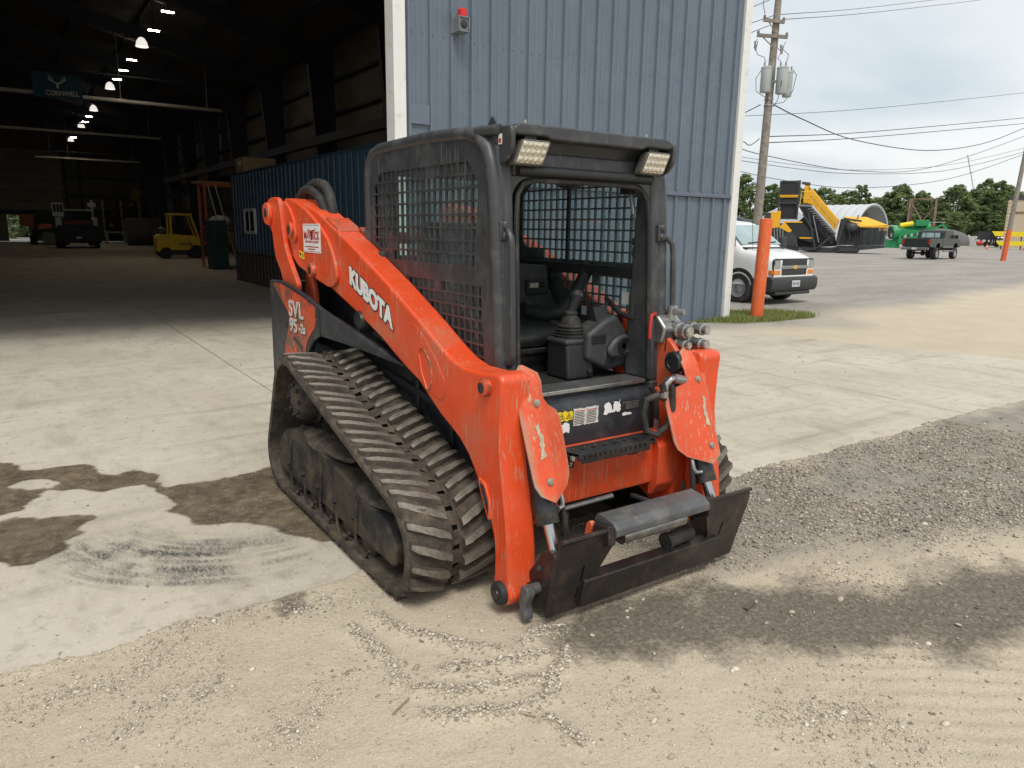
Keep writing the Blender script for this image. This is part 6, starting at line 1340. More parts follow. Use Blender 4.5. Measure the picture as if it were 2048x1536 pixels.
# overhead wires: three points each, sagging between supports
def wpt(x, y, dist):   # world point on the ray of the surveyed picture position, at a range
    X_, Y_ = (x-1024)/1437.7, (y-768)/1437.7; d = r2*X_+d2*Y_+fw; h = math.hypot(d.x, d.y); return Vector((0,0,1.5533))+d*(dist/h)
WIRES = [
 ([(26.98,8.55,7.91,27.1)],)]
def zp(x, y): return (1440+x/3.339, y/3.339)
wl_ = [([(395,97,27),(900,60,40),(1420,0,52),(1900,-60,64)], .012), ([(415,130,27),(1000,85,40),(1730,0,56),(2200,-70,66)], .012), ([(60,780,33),(1000,725,44),(2030,620,60),(2300,590,66)], .012),
 ([(320,912,27),(1000,880,42),(2030,787,60),(2300,755,66)], .018), ([(320,953,27),(1000,915,42),(2030,825,60),(2300,800,66)], .018), ([(360,700,27),(560,800,31),(900,935,38),(1380,1005,47),(1750,960,55),(2030,855,60),(2200,780,63)], .022),
 ([(60,960,27),(310,1040,30),(900,1140,40),(1400,1120,50),(2030,910,61),(2250,800,65)], .016), ([(60,1060,34),(500,1125,40),(900,1160,46),(1500,1140,54),(2030,1015,61),(2250,950,64)], .015), ([(60,1125,40),(400,1200,45),(900,1255,50),(1500,1200,56),(2030,1030,60),(2250,940,63)], .017),
 ([(60,1035,36),(500,1100,42),(900,1135,48),(1500,1105,54),(2030,990,61),(2250,930,64)], .011), ([(370,100,27),(220,150,26),(60,205,25)], .012), ([(330,0,27),(220,45,26),(60,110,25)], .012), ([(330,170,27),(215,215,26),(60,280,25)], .012), ([(270,700,27),(160,755,26),(60,800,25)], .018), ([(265,925,27),(200,970,26.6),(150,945,26),(60,960,25)], .015)]
def catmull(P, n=6):
    Q = [P[0]]+P+[P[-1]]; out = []
    for i in range(1, len(Q)-2):
        for k in range(n):
            t = k/n; p0, p1, p2, p3 = Q[i-1:i+3]; out.append(.5*((2*p1)+(p2-p0)*t+(2*p0-5*p1+4*p2-p3)*t*t+(3*p1-p0-3*p2+p3)*t**3))
    return out+[P[-1]]
for k, (pts, r_) in enumerate(wl_):
    P = catmull([wpt(*zp(x, y), d) for x, y, d in pts])
    lab = 'thick black cable sagging low from the transformers to the leaning pole' if k == 5 else ('thin overhead wire running from the wooden pole toward the warehouse' if k >= 10 else 'thin overhead wire strung across the sky beyond the wooden pole')
    tag(obj('overhead_wire', MB().tube(P, r_, 5), M['wire']), lab, 'wire', None if k == 5 else ('wires toward the warehouse' if k >= 10 else 'overhead wires across the sky'))

# white van (x forward, y left), nose towards -Y
vn = thing('white_van', 'white passenger van parked nose out beside the warehouse corner', 'van', (14.52, 10.80, 0), R(-90+3))
W = .90
stn = [(.82,.60,.99),(.80,.52,1.02),(.76,.47,1.05),(.68,.44,1.085),(.55,.43,1.13),(.38,.43,1.175),(.20,.43,1.205),(.04,.43,1.232),(-.03,.43,1.27),(-.15,.43,1.375),(-.30,.43,1.50),(-.45,.43,1.625),(-.58,.43,1.735),(-.68,.43,1.80),(-.82,.43,1.845),(-1.1,.43,1.87),(-2,.43,1.88),(-3.2,.43,1.87),(-3.9,.43,1.83),(-4.05,.45,1.70),(-4.12,.5,1.4)]
vmb = MB(); NC = 22
for (x, zb, zt) in stn:
    wn = W*(1-.13*max(0, (x-.25)/.57)**2.2)
    for k in range(NC):
        t = math.pi*k/(NC-1); c_, s_ = math.cos(t), math.sin(t); e1, e2 = .22, .30
        yy = wn*math.copysign(abs(c_)**e1, c_); zz_ = zb+(zt-zb)*abs(s_)**e2
        if zz_ > 1.22: yy *= 1-.17*(zz_-1.22)/.65
        vmb.v.append((x, yy, zz_))
ns_ = len(stn)
for i in range(ns_-1):
    for k in range(NC-1): vmb.f.append((i*NC+k, i*NC+k+1, (i+1)*NC+k+1, (i+1)*NC+k))
vmb.f.append(tuple(range(NC))[::-1]); vmb.f.append(tuple(range((ns_-1)*NC, ns_*NC)))
vb = obj('body', vmb, M['vanwhite'], vn, angle=50)
obj('hood_crease', MB().tube([(.75,-.60,1.055),(.45,-.66,1.165),(.05,-.72,1.225)], .008, 5).tube([(.75,.60,1.055),(.45,.66,1.165),(.05,.72,1.225)], .008, 5), M['vanwhite'], vb)
def onws(u, t, off=.0): # windscreen plane from base (0,1.255) to top (-.62,1.78)
    return (-.075-.53*t+.66*off, u*(.96-.10*t), 1.325+.435*t+.75*off)
obj('windscreen', MB().add([onws(-.80,.0,.006), onws(.80,.0,.006), onws(.78,1,.006), onws(-.78,1,.006), onws(-.80,.0,-.03), onws(.80,.0,-.03), onws(.78,1,-.03), onws(-.78,1,-.03)], [(0,1,2,3),(4,7,6,5),(0,4,5,1),(1,5,6,2),(2,6,7,3),(3,7,4,0)]), M['windscreen'], vn)
obj('cowl', MB().box(-.05,.07,-.78,.78,1.225,1.262), M['vanblack'], vn, bevel=.01)
for u in (-.55, .1): obj('wiper', MB().bar(onws(u,.03,.02), onws(u+.55,.10,.02), .02), M['vanblack'], vn)
for s in (-1, 1): obj('side_window', MB().prism([(-1.25,1.30),(-.28,1.30),(-.60,1.60),(-1.25,1.66)], 'y', s*W*.945-.012, s*W*.945+.004), M['windscreen'], vn)
obj('mirror', MB().box(-.25,-.12,-1.12,-.92,1.25,1.50), M['vanblack'], vn, bevel=.03); obj('mirror', MB().box(-.25,-.12,.92,1.12,1.25,1.50), M['vanblack'], vn, bevel=.03)
obj('antenna', MB().cyl((.18,-.70,1.20),(.12,-.72,1.85), .006, 5), M['vanblack'], vn)
gx_ = .80
gr = obj('grille', MB().prism(pround([(-.80,.63),(.80,.63),(.80,1.00),(.72,1.03),(-.72,1.03),(-.80,1.00)], .04), 'x', .76, .815), M['vanblack'], vn, bevel=.01)
obj('grille_mesh', MB().prism(pround([(-.50,.66),(.50,.66),(.50,1.0),(-.50,1.0)], .03), 'x', .815, .822), M['black'], gr); obj('grille_bar', MB().box(.820,.842,-.52,.52,.80,.875), M['chrome'], gr, bevel=.01)
obj('emblem', MB().prism([(-.11,.808),(-.04,.808),(-.04,.79),(.04,.79),(.04,.808),(.10,.808),(.115,.865),(.045,.865),(.045,.885),(-.035,.885),(-.035,.865),(-.095,.865)], 'x', .843, .852), M['gold'], gr, bevel=.004)
for s in (-1, 1):
    obj('headlight', MB().box(.815,.825,*sorted((s*.56,s*.77)),.80,.99), M['headlight'], gr, bevel=.012); obj('turn_lamp', MB().box(.815,.828,*sorted((s*.55,s*.78)),.68,.775), M['amber'], gr, bevel=.008)
    obj('corner_lamp', MB().box(.70,.80,*sorted((s*.795,s*.83)),.68,.775), M['amber'], gr, bevel=.006)
bu = obj('bumper', MB().prism(pround([(.55,.30),(.84,.30),(.885,.38),(.895,.50),(.88,.60),(.80,.635),(.40,.635),(.38,.50)], .03), 'y', -.915, .915), M['vanblack'], vn, bevel=.04, seg=3)
obj('bumper_lip', MB().box(.60,.85,-.70,.70,.22,.30), M['vanblack'], bu, bevel=.03); obj('number_plate', MB().box(.897,.905,-.17,.15,.40,.545), M['plate'], bu, bevel=.004)
obj('plate_print', MB().box(.9055,.9065,-.14,-.06,.435,.51).box(.9055,.9065,-.02,.12,.445,.50), M['chrome'], bu)
obj('underbody', MB().box(-4.0,.5,-.7,.7,.22,.44), M['rubber'], vn)
for x in (0, -3.3):
    for s in (-1, 1): obj('wheel_arch', MB().prism([(x+.44*math.cos(R(a)), .36+.44*math.sin(R(a))) for a in range(-5, 186, 10)]+[(x+.35*math.cos(R(a)), .36+.35*math.sin(R(a))) for a in range(185, -6, -10)], 'y', s*.89-.01, s*.89+.014), M['rubber'], vn)
for x in (0, -3.3):
    for s in (-1, 1): wheel('wheel', vn, (x, s*.805, .345), .345, .235, M['tyre'], M['alloy'])

# pickup (x forward)
pk = thing('pickup_truck', 'dark green lifted pickup truck seen from behind on the gravel lot', 'pickup truck', (53.6, 26.35, 0), R(90-84.5))
Wp = .92
obj('bed', MB().prism(pround([(-1.75,.86),(-1.78,1.42),(.42,1.44),(.42,.86),(.1,.82),(-.02,1.05),(-.22,1.17),(-.42,1.19),(-.64,1.15),(-.84,1.0),(-.92,.82)], .03), 'y', -Wp, Wp), M['pkgreen'], pk, bevel=.03)
obj('bed_floor', MB().box(-1.7,.38,-.78,.78,1.425,1.445), M['rubber'], pk)
obj('tailgate', MB().box(-1.805,-1.77,-.74,.74,.84,1.41), M['pkgreen'], pk, bevel=.012)
obj('cab_body', MB().prism(pround([(.44,.80),(.44,1.46),(.62,1.46),(.72,1.90),(.86,2.02),(1.9,2.04),(2.1,1.98),(2.62,1.50),(3.6,1.42),(3.78,1.3),(3.78,.85),(3.3,.80),(3.22,1.0),(3.05,1.12),(2.75,1.12),(2.55,1.0),(2.45,.78)], .04), 'y', -Wp, Wp), M['pkgreen'], pk, bevel=.06, seg=3)
for v in bpy.data.objects[pk.children[-1].name].data.vertices:
    if v.co.z > 1.46: v.co.y *= 1-.14*(v.co.z-1.46)/.55
obj('rear_window', MB().add([(.59,-.62,1.50),(.59,.62,1.50),(.675,.58,1.84),(.675,-.58,1.84)], [(0,3,2,1)]).xf(Matrix.Translation((-.006,0,0))), M['windscreen'], pk)
for s in (-1,1):
    obj('side_window', MB().prism([(.95,1.52),(1.35,1.52),(1.35,1.86),(1.0,1.86)], 'y', s*.86-.02, s*.86+.02), M['windscreen'], pk); obj('side_window', MB().prism([(1.42,1.52),(2.35,1.52),(2.05,1.84),(1.42,1.86)], 'y', s*.86-.02, s*.86+.02), M['windscreen'], pk)
    obj('tail_lamp', MB().box(-1.81,-1.74,*sorted((s*.76,s*.915)),1.02,1.36), M['tail'], pk, bevel=.01)
    obj('side_stripe', MB().box(.5,2.4,*sorted((s*.925,s*.935)),.80,.93), M['pktan'], pk); obj('mirror', MB().box(2.35,2.45,*sorted((s*.95,s*1.18)),1.45,1.70), M['black'], pk, bevel=.03)
    obj('wheel_flare', MB().tube([(-.43+.47*math.cos(R(a)), s*.93, .72+.47*math.sin(R(a))) for a in range(10, 171, 20)], .03, 6), M['pktan'], pk)
    obj('side_step', MB().cyl((.5,s*.95,.58),(2.35,s*.95,.58),.05,8), M['dullsteel'], pk)
obj('headache_rack', MB().box(.46,.50,-.70,.70,1.46,1.50).box(.46,.50,-.70,-.66,1.5,1.86).box(.46,.50,.66,.70,1.5,1.86).box(.46,.50,-.30,-.27,1.5,1.86).box(.46,.50,.27,.30,1.5,1.86).box(.46,.50,-.66,.66,1.84,1.88), M['black'], pk)
bp_ = obj('rear_bumper', MB().box(-1.98,-1.80,-.90,.90,.66,.83), M['pktan'], pk, bevel=.03); obj('number_plate', MB().box(-1.995,-1.982,-.16,.16,.68,.81), M['plate'], bp_)
obj('axle', MB().cyl((-.43,-.7,.42),(-.43,.7,.42),.07,10).lathe([(.05,-.16),(.17,-.08),(.17,.08),(.05,.16)], (-.43,0,.42), 'y', 12), M['rubber'], pk); obj('underframe', MB().box(-1.6,3.5,-.5,.5,.62,.80), M['rubber'], pk)
for x in (-.43, 2.88):
    for s in (-1, 1): wheel('wheel', pk, (x, s*.80, .415), .415, .30, M['tyre'], M['alloy'])

# tracked screening plant (u right, y away, z up)
sc_ = vthing('screening_plant', 'large yellow and charcoal tracked screening plant with raised conveyor and stairs', 'screener', 61.8, 37.9)
hd = obj('head_conveyor', MB().prism([(-5.5,4.3),(-3.95,4.4),(-3.88,6.25),(-5.45,6.2)], 'y', -.6, .25), M['belt'], sc_, bevel=.03); obj('head_frame', MB().box(-5.58,-5.42,-.65,-.5,2.9,6.3).box(-3.98,-3.80,-.65,-.45,2.9,6.36).box(-5.5,-3.9,-.66,-.5,6.2,6.34).box(-5.5,-3.9,-.66,-.5,4.3,4.42).box(-5.45,-3.85,-.66,-.5,2.93,3.03), M['kgrey'], sc_)
for i in range(9): obj('scraper_tooth', MB().prism([(-5.45+.17*i,4.86),(-5.30+.17*i,4.87),(-5.30+.17*i,5.03),(-5.45+.17*i,5.02)][:2]+[(-5.34+.17*i,5.06),(-5.43+.17*i,5.06)], 'y', -.72, -.66), M['kyel'], sc_)
obj('scraper_bar', MB().box(-5.5,-3.9,-.73,-.66,5.0,5.08), M['kyel'], sc_)
obj('lower_chute', MB().prism([(-5.4,3.0),(-3.9,3.0),(-3.85,4.3),(-5.4,4.3)], 'y', -.45, -.2), M['belt'], sc_)
obj('tail_conveyor', MB().prism([(-4.95,2.72),(-3.3,2.62),(-2.2,1.4),(-2.35,.85),(-3.5,1.15)], 'y', -.9, .3), M['belt'], sc_, bevel=.03); obj('tail_teeth', MB().box(-4.9,-3.35,-.95,-.9,2.62,2.74).box(-3.45,-2.28,-.95,-.9,1.22,1.34), M['kyel'], sc_)
mc = obj('main_conveyor', MB().prism([(-3.5,5.65),(-2.75,5.6),(-.28,2.85),(-.55,2.0),(-2.75,4.3),(-3.45,4.35)], 'y', -.2, 1.0), M['kyel'], sc_, bevel=.03)
obj('conveyor_seam', MB().bar((-2.85,-.21,5.0), (-.5,-.21,2.45), .04, .06), M['kgrey'], mc)
obj('conveyor_underframe', MB().prism([(-3.9,4.2),(-2.85,4.15),(-.5,1.75),(-.7,.7),(-3.3,3.3)], 'y', -.1, 1.1), M['kgrey'], sc_)
wk = obj('walkway', MB().prism([(-3.85,4.20),(-2.75,4.20),(-.45,1.75),(-.5,1.60),(-2.80,4.05),(-3.85,4.08)], 'y', -1.0, -.75), M['dullsteel'], sc_)
for i in range(11): t = i/11; obj('tread', MB().box(-3.0+2.2*t,-2.65+2.2*t,-.98,-.35,3.82-2.2*t,3.87-2.2*t), M['dullsteel'], wk)
for (x, z) in ((-3.7,4.2),(-2.75,4.2),(-2.05,3.45),(-1.4,2.75),(-.8,2.12),(-.55,1.85)): obj('rail_post', MB().cyl((x,-1.0,z),(x+.06,-1.0,z+1.15),.028,6), M['krail'], wk)
obj('handrail', MB().tube([(-3.7,-1.0,5.35),(-2.7,-1.0,5.35),(-.5,-1.0,2.98)], .028, 6).tube([(-3.7,-1.0,4.8),(-2.7,-1.0,4.8),(-.5,-1.0,2.45)], .022, 6), M['krail'], wk)
obj('head_drive', MB().cyl((-3.7,-.3,6.15),(-3.0,-.3,6.05),.13,10).box(-3.45,-3.05,-.3,.1,5.55,6.1), M['kgrey'], sc_, bevel=.02); obj('head_post', MB().box(-3.45,-3.1,-.35,-.1,4.4,5.95), M['kyel'], sc_)
for a, b in (((-2.9,-.9,3.5),(-2.0,-.95,.2)), ((-3.35,-.9,3.4),(-2.3,-.9,1.9)), ((-.25,-1.0,.8),(.15,-.9,3.1)), ((.2,-.9,3.0),(1.5,-.7,2.8)), ((-1.9,-.9,.4),(-.9,-.9,1.4)), ((-3.6,-1.0,.25),(-2.0,-1.0,.35))): obj('strut', MB().bar(a, b, .16), M['kgrey'], sc_)
obj('dark_backing', MB().prism([(-3.6,.35),(-3.9,2.6),(-3.2,3.3),(-.55,1.6),(-.3,.6)], 'y', .35, 1.3), M['kgrey'], sc_, bevel=.05)  # added dark mass standing in for the machine's darkness under the conveyor
obj('hydraulic_ram', MB().cyl((-2.5,-1.0,3.3),(-1.8,-1.0,.9),.05,8), M['dullsteel'], sc_)
obj('chassis', MB().prism([(-3.4,.2),(-3.2,.5),(-.9,.45),(1.6,.75),(3.5,.75),(3.6,.55),(1.6,.3),(-.8,.05),(-2.6,.05)], 'y', -.7, 1.6), M['kgrey'], sc_, bevel=.03)
obj('engine_housing', MB().prism([(-.4,.7),(-.2,3.0),(.5,3.05),(1.4,2.6),(1.45,.75)], 'y', -.4, 1.8), M['kgrey'], sc_, bevel=.06); obj('side_conveyor', lumpy((.75,-.7,2.25), .6,.4,.5, 6, 2, .2), M['kgrey'], sc_)
obj('hopper', MB().prism([(1.45,2.3),(3.55,2.3),(3.5,.8),(1.5,.8)], 'y', -.3, 2.0), M['kgrey'], sc_, bevel=.03); obj('hopper_wing', MB().add([(-.05,-.2,3.2),(1.9,1.2,3.22),(3.68,.8,2.52),(1.4,-.9,2.36),(-.05,-.16,3.12),(1.9,1.22,3.14),(3.68,.84,2.44),(1.4,-.86,2.28)], [(0,3,2,1),(4,5,6,7),(0,4,7,3),(3,7,6,2),(2,6,5,1),(1,5,4,0)]), M['kyel'], sc_)
obj('hopper_lip', MB().box(1.42,3.66,-.92,-.84,2.28,2.42), M['kyel'], sc_); place_text('lettering', 'S190', .32, (2.95,-.32,2.0), (1,0,0), (0,0,1), M['krail'], sc_, ex=.004)
for y in (-1.0, 1.2):
    tk = obj('crawler', MB().prism(pround([(-.35,.02),(1.45,.02),(1.6,.3),(1.55,.62),(-.3,.66),(-.5,.3)], .2), 'y', y-.22, y+.22), M['tyre'], sc_, bevel=.02); obj('crawler_frame', MB().box(-.05,1.4,y-.235,y-.221,.2,.5), M['kgrey'], tk)
for i in range(7): obj('idler_roller', MB().cyl((-2.5+.32*i,-.25,3.55-.34*i),(-2.5+.32*i,.9,3.55-.34*i),.06,6), M['dullsteel'], sc_)
for i in range(5): obj('frame_rib', MB().bar((-3.2+.55*i,-.16,4.05-.52*i),(-3.0+.55*i,-.16,3.0-.45*i),.07), M['kgrey'], sc_)
for i, pts in enumerate(([(.1,-.95,2.9),(.5,-1.0,2.2),(.7,-1.0,1.4),(.5,-1.0,.8)], [(-.1,-.95,2.6),(.0,-1.0,1.8),(.3,-1.0,1.0)], [(1.5,-.95,2.2),(1.6,-1.0,1.4),(1.45,-1.0,.8)])): obj('hose', MB().tube(pts, .05, 6), M['rubber'], sc_)
for x in (.35,.75,1.15): obj('service_door', MB().box(x,x+.32,-.42,-.405,1.0,1.9), M['belt'], sc_, bevel=.01)
for x in (1.7,2.2,2.7,3.2): obj('hopper_rib', MB().box(x,x+.08,-.38,-.30,.85,2.28), M['kgrey'], sc_)
obj('engine_exhaust', MB().cyl((1.15,.2,2.6),(1.2,.2,3.35),.07,8), M['dullsteel'], sc_); obj('badge', MB().box(.2,.9,-.43,-.405,2.1,2.35), M['krail'], sc_)
cr_ = vthing('crusher', 'second yellow and black crushing machine partly hidden behind the orange bollard', 'crusher', 59.0, 41.3)
obj('hopper', MB().prism([(-1.75,2.05),(-.9,2.2),(-.9,3.65),(-1.75,3.55)], 'y', -.5, 1.5), M['kyel'], cr_, bevel=.04); obj('end_panel', MB().box(-2.3,-1.76,-.6,1.4,1.5,3.5), M['kgrey'], cr_, bevel=.03)
obj('body', MB().prism([(-2.3,.5),(-2.3,2.0),(-.4,2.0),(.4,1.2),(.9,.3),(.4,.2)], 'y', -.4, 1.8), M['kgrey'], cr_, bevel=.05); obj('chute', MB().prism([(-.95,2.2),(-.5,2.7),(.2,1.9),(-.1,1.75)], 'y', -.5, .4), M['kyel'], cr_)
obj('crawler', MB().prism(pround([(-2.0,.02),(.8,.02),(1.0,.3),(.8,.6),(-2.0,.6),(-2.2,.3)], .2), 'y', -.8, -.4), M['tyre'], cr_); 
for i in range(4): obj('pipe', MB().cyl((-1.2+.22*i,-.55,.9),(-1.35+.25*i,-.55,2.1),.05,6), M['dullsteel'], cr_)
# dark stored machinery beyond the van
dk = vthing('parked_excavator', 'dark folded machine parked beyond the white van', 'machine', 45.0, 35.2)
obj('body', lumpy((-.9,0,1.9), 1.6,1.2,.9, 12, 3, .3), M['kgrey'], dk); obj('tracks', MB().prism(pround([(-2.6,.02),(.8,.02),(1.0,.4),(.8,.8),(-2.6,.8),(-2.8,.4)], .2), 'y', -1.0, 1.0), M['tyre'], dk); obj('arm', MB().tube([(-2.4,-.4,2.1),(-1.6,-.5,3.0),(-.5,-.5,2.6),(.2,-.5,2.4)], [.2,.24,.2,.14], 8), M['kgrey'], dk)

# arched fabric shelter
qh = vthing('arched_shelter', 'grey ribbed arched fabric shelter with an open end behind the machines', 'shelter', 103.65, 60.5)
th_ = R(62); wv = Vector((math.cos(th_), math.sin(th_), 0)); av = Vector((-math.sin(th_), math.cos(th_), 0)); C0 = Vector((1.35, 0, 0)); HW, HH = 5.0, 6.05
def arch(a, off=0): return [C0+av*a+wv*((HW-off)*math.cos(t))+Vector((0,0,(HH-off)*math.sin(t)**.85 if math.sin(t) > 0 else 0)) for t in np.linspace(0, math.pi, 25)]
NP = 12
for i in range(NP):
    m_ = MB(); a0, a1 = i*1.25+.02, (i+1)*1.25-.02; A, B, Cc = arch(a0, .05), arch((a0+a1)/2, -.06), arch(a1, .05); A2_, C2_ = arch(a0, .12), arch(a1, .12)
    n = len(A); m_.v = [tuple(p) for p in A+B+Cc+A2_+C2_]
    for k in range(n-1): m_.f += [(k, k+1, n+k+1, n+k), (n+k, n+k+1, 2*n+k+1, 2*n+k), (3*n+k, 4*n+k, 4*n+k+1, 3*n+k+1)]
    obj('fabric_panel', m_, M['fabric'], qh)
for i in range(0, NP+1, 2): obj('rib', MB().tube(arch(i*1.25, .22), .09, 6), M['ribs'], qh)
e_ = arch(0, .02); obj('end_arch', MB().tube(e_, .16, 8), M['fabric'], qh); obj('back_wall', MB().add([tuple(p) for p in arch(NP*1.25-.3, .3)], [tuple(range(25))]), M['shin'], qh)
q2 = vthing('round_roof_hut', 'pale round roofed hut half hidden behind the crusher', 'hut', 96, 68.5)
obj('roof', MB().prism([(3.3*math.cos(R(a)), 3.2+2.2*math.sin(R(a))) for a in range(0, 181, 12)], 'y', 0, 6), M['fabric'], q2); obj('wall', MB().box(-3.2,3.2,.05,5.9,0,3.21), M['kgrey'], q2)

# green drum screen
tm = vthing('drum_screen', 'green drum screening machine with round open end beside the shelter', 'drum screen', 98.2, 52.7)
obj('front_panel', MB().box(-.85,.85,-.2,.05,.02,1.2), M['mgreen'], tm, bevel=.03)
obj('drum', MB().lathe([(.95,-.3),(1.0,-.28),(1.0,.0),(.95,.0),(.95,4.6),(.85,4.6),(.85,-.28)][:5], (0,0,0), 'x', 24).xf(Matrix.Translation((-.1,.0,2.0)) @ Matrix.Rotation(R(25), 4, 'Z') @ Matrix.Rotation(R(-8), 4, 'Y')), M['mgreen'], tm)
obj('drum_ring', MB().tube([(-.32+.9*math.cos(R(a))*.9, -.25-.35*math.cos(R(a)), 2.02+.92*math.sin(R(a))) for a in range(0, 361, 15)], .09, 8), M['transf'], tm); obj('drum_mouth', MB().lathe([(.82,-.36),(.82,-.34)], (0,0,0), 'x', 20).xf(Matrix.Translation((-.1,.0,2.0)) @ Matrix.Rotation(R(25), 4, 'Z') @ Matrix.Rotation(R(-8), 4, 'Y')), M['kgrey'], tm)
obj('inspection_sheet', MB().box(-.35,.35,-.62,-.60,1.5,1.95), M['transf'], tm)
obj('side_frame', MB().prism([(.6,.6),(3.2,1.2),(3.2,2.4),(.7,2.5)], 'y', -.6, -.4), M['mgreen'], tm)
for i in range(6): obj('opening', MB().prism([(.95+.36*i,1.25+.09*i),(1.15+.36*i,1.30+.09*i),(1.15+.36*i,1.7+.08*i),(.95+.36*i,1.65+.08*i)], 'y', -.63, -.601), M['transf' if i%2 else 'kgrey'], tm)
obj('brush', MB().cyl((.65,-.3,2.95),(2.15,-.2,3.25),.32,14), M['lemon'], tm); obj('hopper', MB().prism([(2.45,2.9),(3.9,2.95),(4.0,3.72),(2.4,3.70)], 'y', -.8, 1.4), M['mgreen'], tm, bevel=.04); obj('side_conveyor', MB().prism([(3.3,2.0),(5.6,3.3),(6.2,2.65),(5.9,2.55),(5.5,3.0),(3.6,1.8)], 'y', -.4, .3), M['mgreen'], tm); obj('conveyor_rail', MB().bar((3.9,-.4,3.42),(5.85,-.4,3.44),.07), M['transf'], tm)
obj('chassis', MB().box(-.6,5.4,.1,1.6,.55,1.0), M['mgreen'], tm)
for x in (3.4, 4.5): obj('wheel', MB().lathe([(.25,-.15),(.5,-.14),(.52,0),(.5,.14),(.25,.15)], (x,.0,.52), 'y', 16), M['tyre'], tm)
# rusty gantry
gy = vthing('rusty_gantry', 'tall rusty steel frame with crossed braces standing before the trees', 'gantry', 134.3, 66.7)
for a, b, w_ in (((-2.8,0,0),(-2.72,0,8.1),.34), ((-2.4,1,0),(-2.35,1,8.0),.25), ((1.45,0,0),(1.3,0,8.1),.36), ((-2.8,0,8.1),(1.35,0,8.08),.16), ((-2.7,0,7.7),(-.55,0,4.3),.22), ((1.3,0,6.9),(-.5,0,4.3),.14)): obj('post' if a[2] == 0 else 'beam', MB().bar(a, b, w_), M['rustst'], gy)
# retaining wall of blocks, stone heap
wlb = vthing('block_wall', 'low white concrete block wall beyond the pickup truck', 'wall', 151, 66.6)
for r_ in range(3):
    for i in range(5): obj('block', MB().box(-2.6+.85*i+.2*(r_%2),-1.79+.85*i+.2*(r_%2),0,.6,.005+.6*r_,.595+.6*r_), M['block'], wlb, bevel=.02)
tag(obj('stone_heap', lumpy((148.5,70.5,.4), 5.0,5.0,2.7, 21, 4, .12), M['pile']), 'dark grey heap of crushed stone behind the white block wall', 'heap')
# flatbed, stacked yellow equipment, cones, stone building
fb = vthing('flatbed_trailer', 'dark flatbed trailer with tall headboard parked beyond the cones', 'trailer', 138.8, 56.9)
obj('deck', MB().box(-2.7,1.2,-.9,.9,1.2,1.5), M['kgrey'], fb, bevel=.03); obj('headboard', MB().box(-2.6,-.6,-.9,-.8,1.5,2.62), M['kgrey'], fb)
for x in (-1.2, .3): obj('wheel', MB().lathe([(.22,-.15),(.46,-.14),(.48,0),(.46,.14),(.22,.15)], (x,-.8,.48), 'y', 18), M['tyre'], fb)
rdm = vthing('red_mower', 'small red machine standing beside the block wall', 'machine', 146, 62.3); obj('body', lumpy((0,0,.55), .6,.5,.45, 31, 2, .2), M['red'], rdm); obj('handle', MB().tube([(-.5,0,.7),(-.8,0,1.2),(-.75,.3,1.3)], .05, 6), M['kgrey'], rdm)
yl = 0
for (x0, x1, z0, z1, y) in ((-2.9,-1.5,1.78,2.42,0),(-1.5,.9,1.75,2.40,.3),(-2.3,.95,.55,1.12,-.2)):
    t = vthing('yellow_conveyor_section', ['short yellow conveyor section on top of the stack by the stone building', 'long yellow conveyor section on top of the stack by the stone building', 'yellow conveyor section at the bottom of the stack by the stone building'][yl], 'conveyor', 111.9, 43.3); yl += 1
    obj('side_plate', MB().prism([(x0,z1),(x1,z1),(x1,z0),(x0+.45,z0)], 'y', y-.5, y-.42), M['lemon'], t); obj('side_plate', MB().prism([(x0,z1),(x1,z1),(x1,z0),(x0+.45,z0)], 'y', y+.42, y+.5), M['lemon'], t); obj('belt', MB().box(x0+.3,x1,y-.41,y+.41,z0+.1,z0+.2), M['belt'], t); obj('leg', MB().box(x0+.6,x0+.75,y-.4,y+.4,max(0, z0-.62),z0-.002), M['kgrey'], t); obj('leg', MB().box(x1-.45,x1-.3,y-.4,y+.4,max(0, z0-.62),z0-.002), M['kgrey'], t)
for k, (x, y) in enumerate(((108.1,45.2),(111.0,41.9))):
    t = thing('traffic_cone', ['orange traffic cone with white band standing alone on the gravel', 'orange traffic cone beside the leaning pole'][k], 'cone', (x, y, 0), 0, 'traffic cones'); obj('base', MB().box(-.22,.22,-.22,.22,0,.05), M['cone'], t, bevel=.01); obj('body', MB().lathe([(.16,.05),(.03,.76)], (0,0,0), 'z', 14), M['cone'], t); obj('band', MB().lathe([(.112,.34),(.082,.48)], (0,0,0), 'z', 14), M['white'], t)
sb = vthing('stone_building', 'tan block building with dark roof edge at the yard boundary', 'building', 130.7, 50.2)
obj('wall', MB().box(-1.95,9,.02,8,0,7.4), M['stoneb'], sb); obj('roof_edge', MB().box(-2.1,9.2,-.1,8.2,7.4,8.1), M['roofdk'], sb)
for i in range(14): obj('quoin', MB().box(-2.15+.0*i,-1.5-.22*(i%2),-.06,.35,.03+.53*i,.50+.53*i), M['stoneb'], sb)
obj('band', MB().box(-1.96,9.05,-.04,.0,5.3,5.6), M['rustst'], sb)
ms = vthing('radio_mast', 'thin grey radio mast rising above the tree line', 'mast', 238.3, 103.9)
obj('mast', MB().tube([(-2.2,0,0),(-1.4,0,14.9),(-4.3,0,25.4)][:1]+[(-1.0,0,13.5),(-4.3,0,25.4)], .14, 6), M['dullsteel'], ms) if False else obj('mast', MB().tube([(2.7,0,0),(-1.4,0,14.9),(-4.3,0,25.4)], .13, 6), M['dullsteel'], ms)
for i in range(5): obj('cross_bar', MB().bar((-1.7-.6*i,0,16+2.1*i),(-.9-.6*i,0,16+2.1*i),.08), M['dullsteel'], ms)
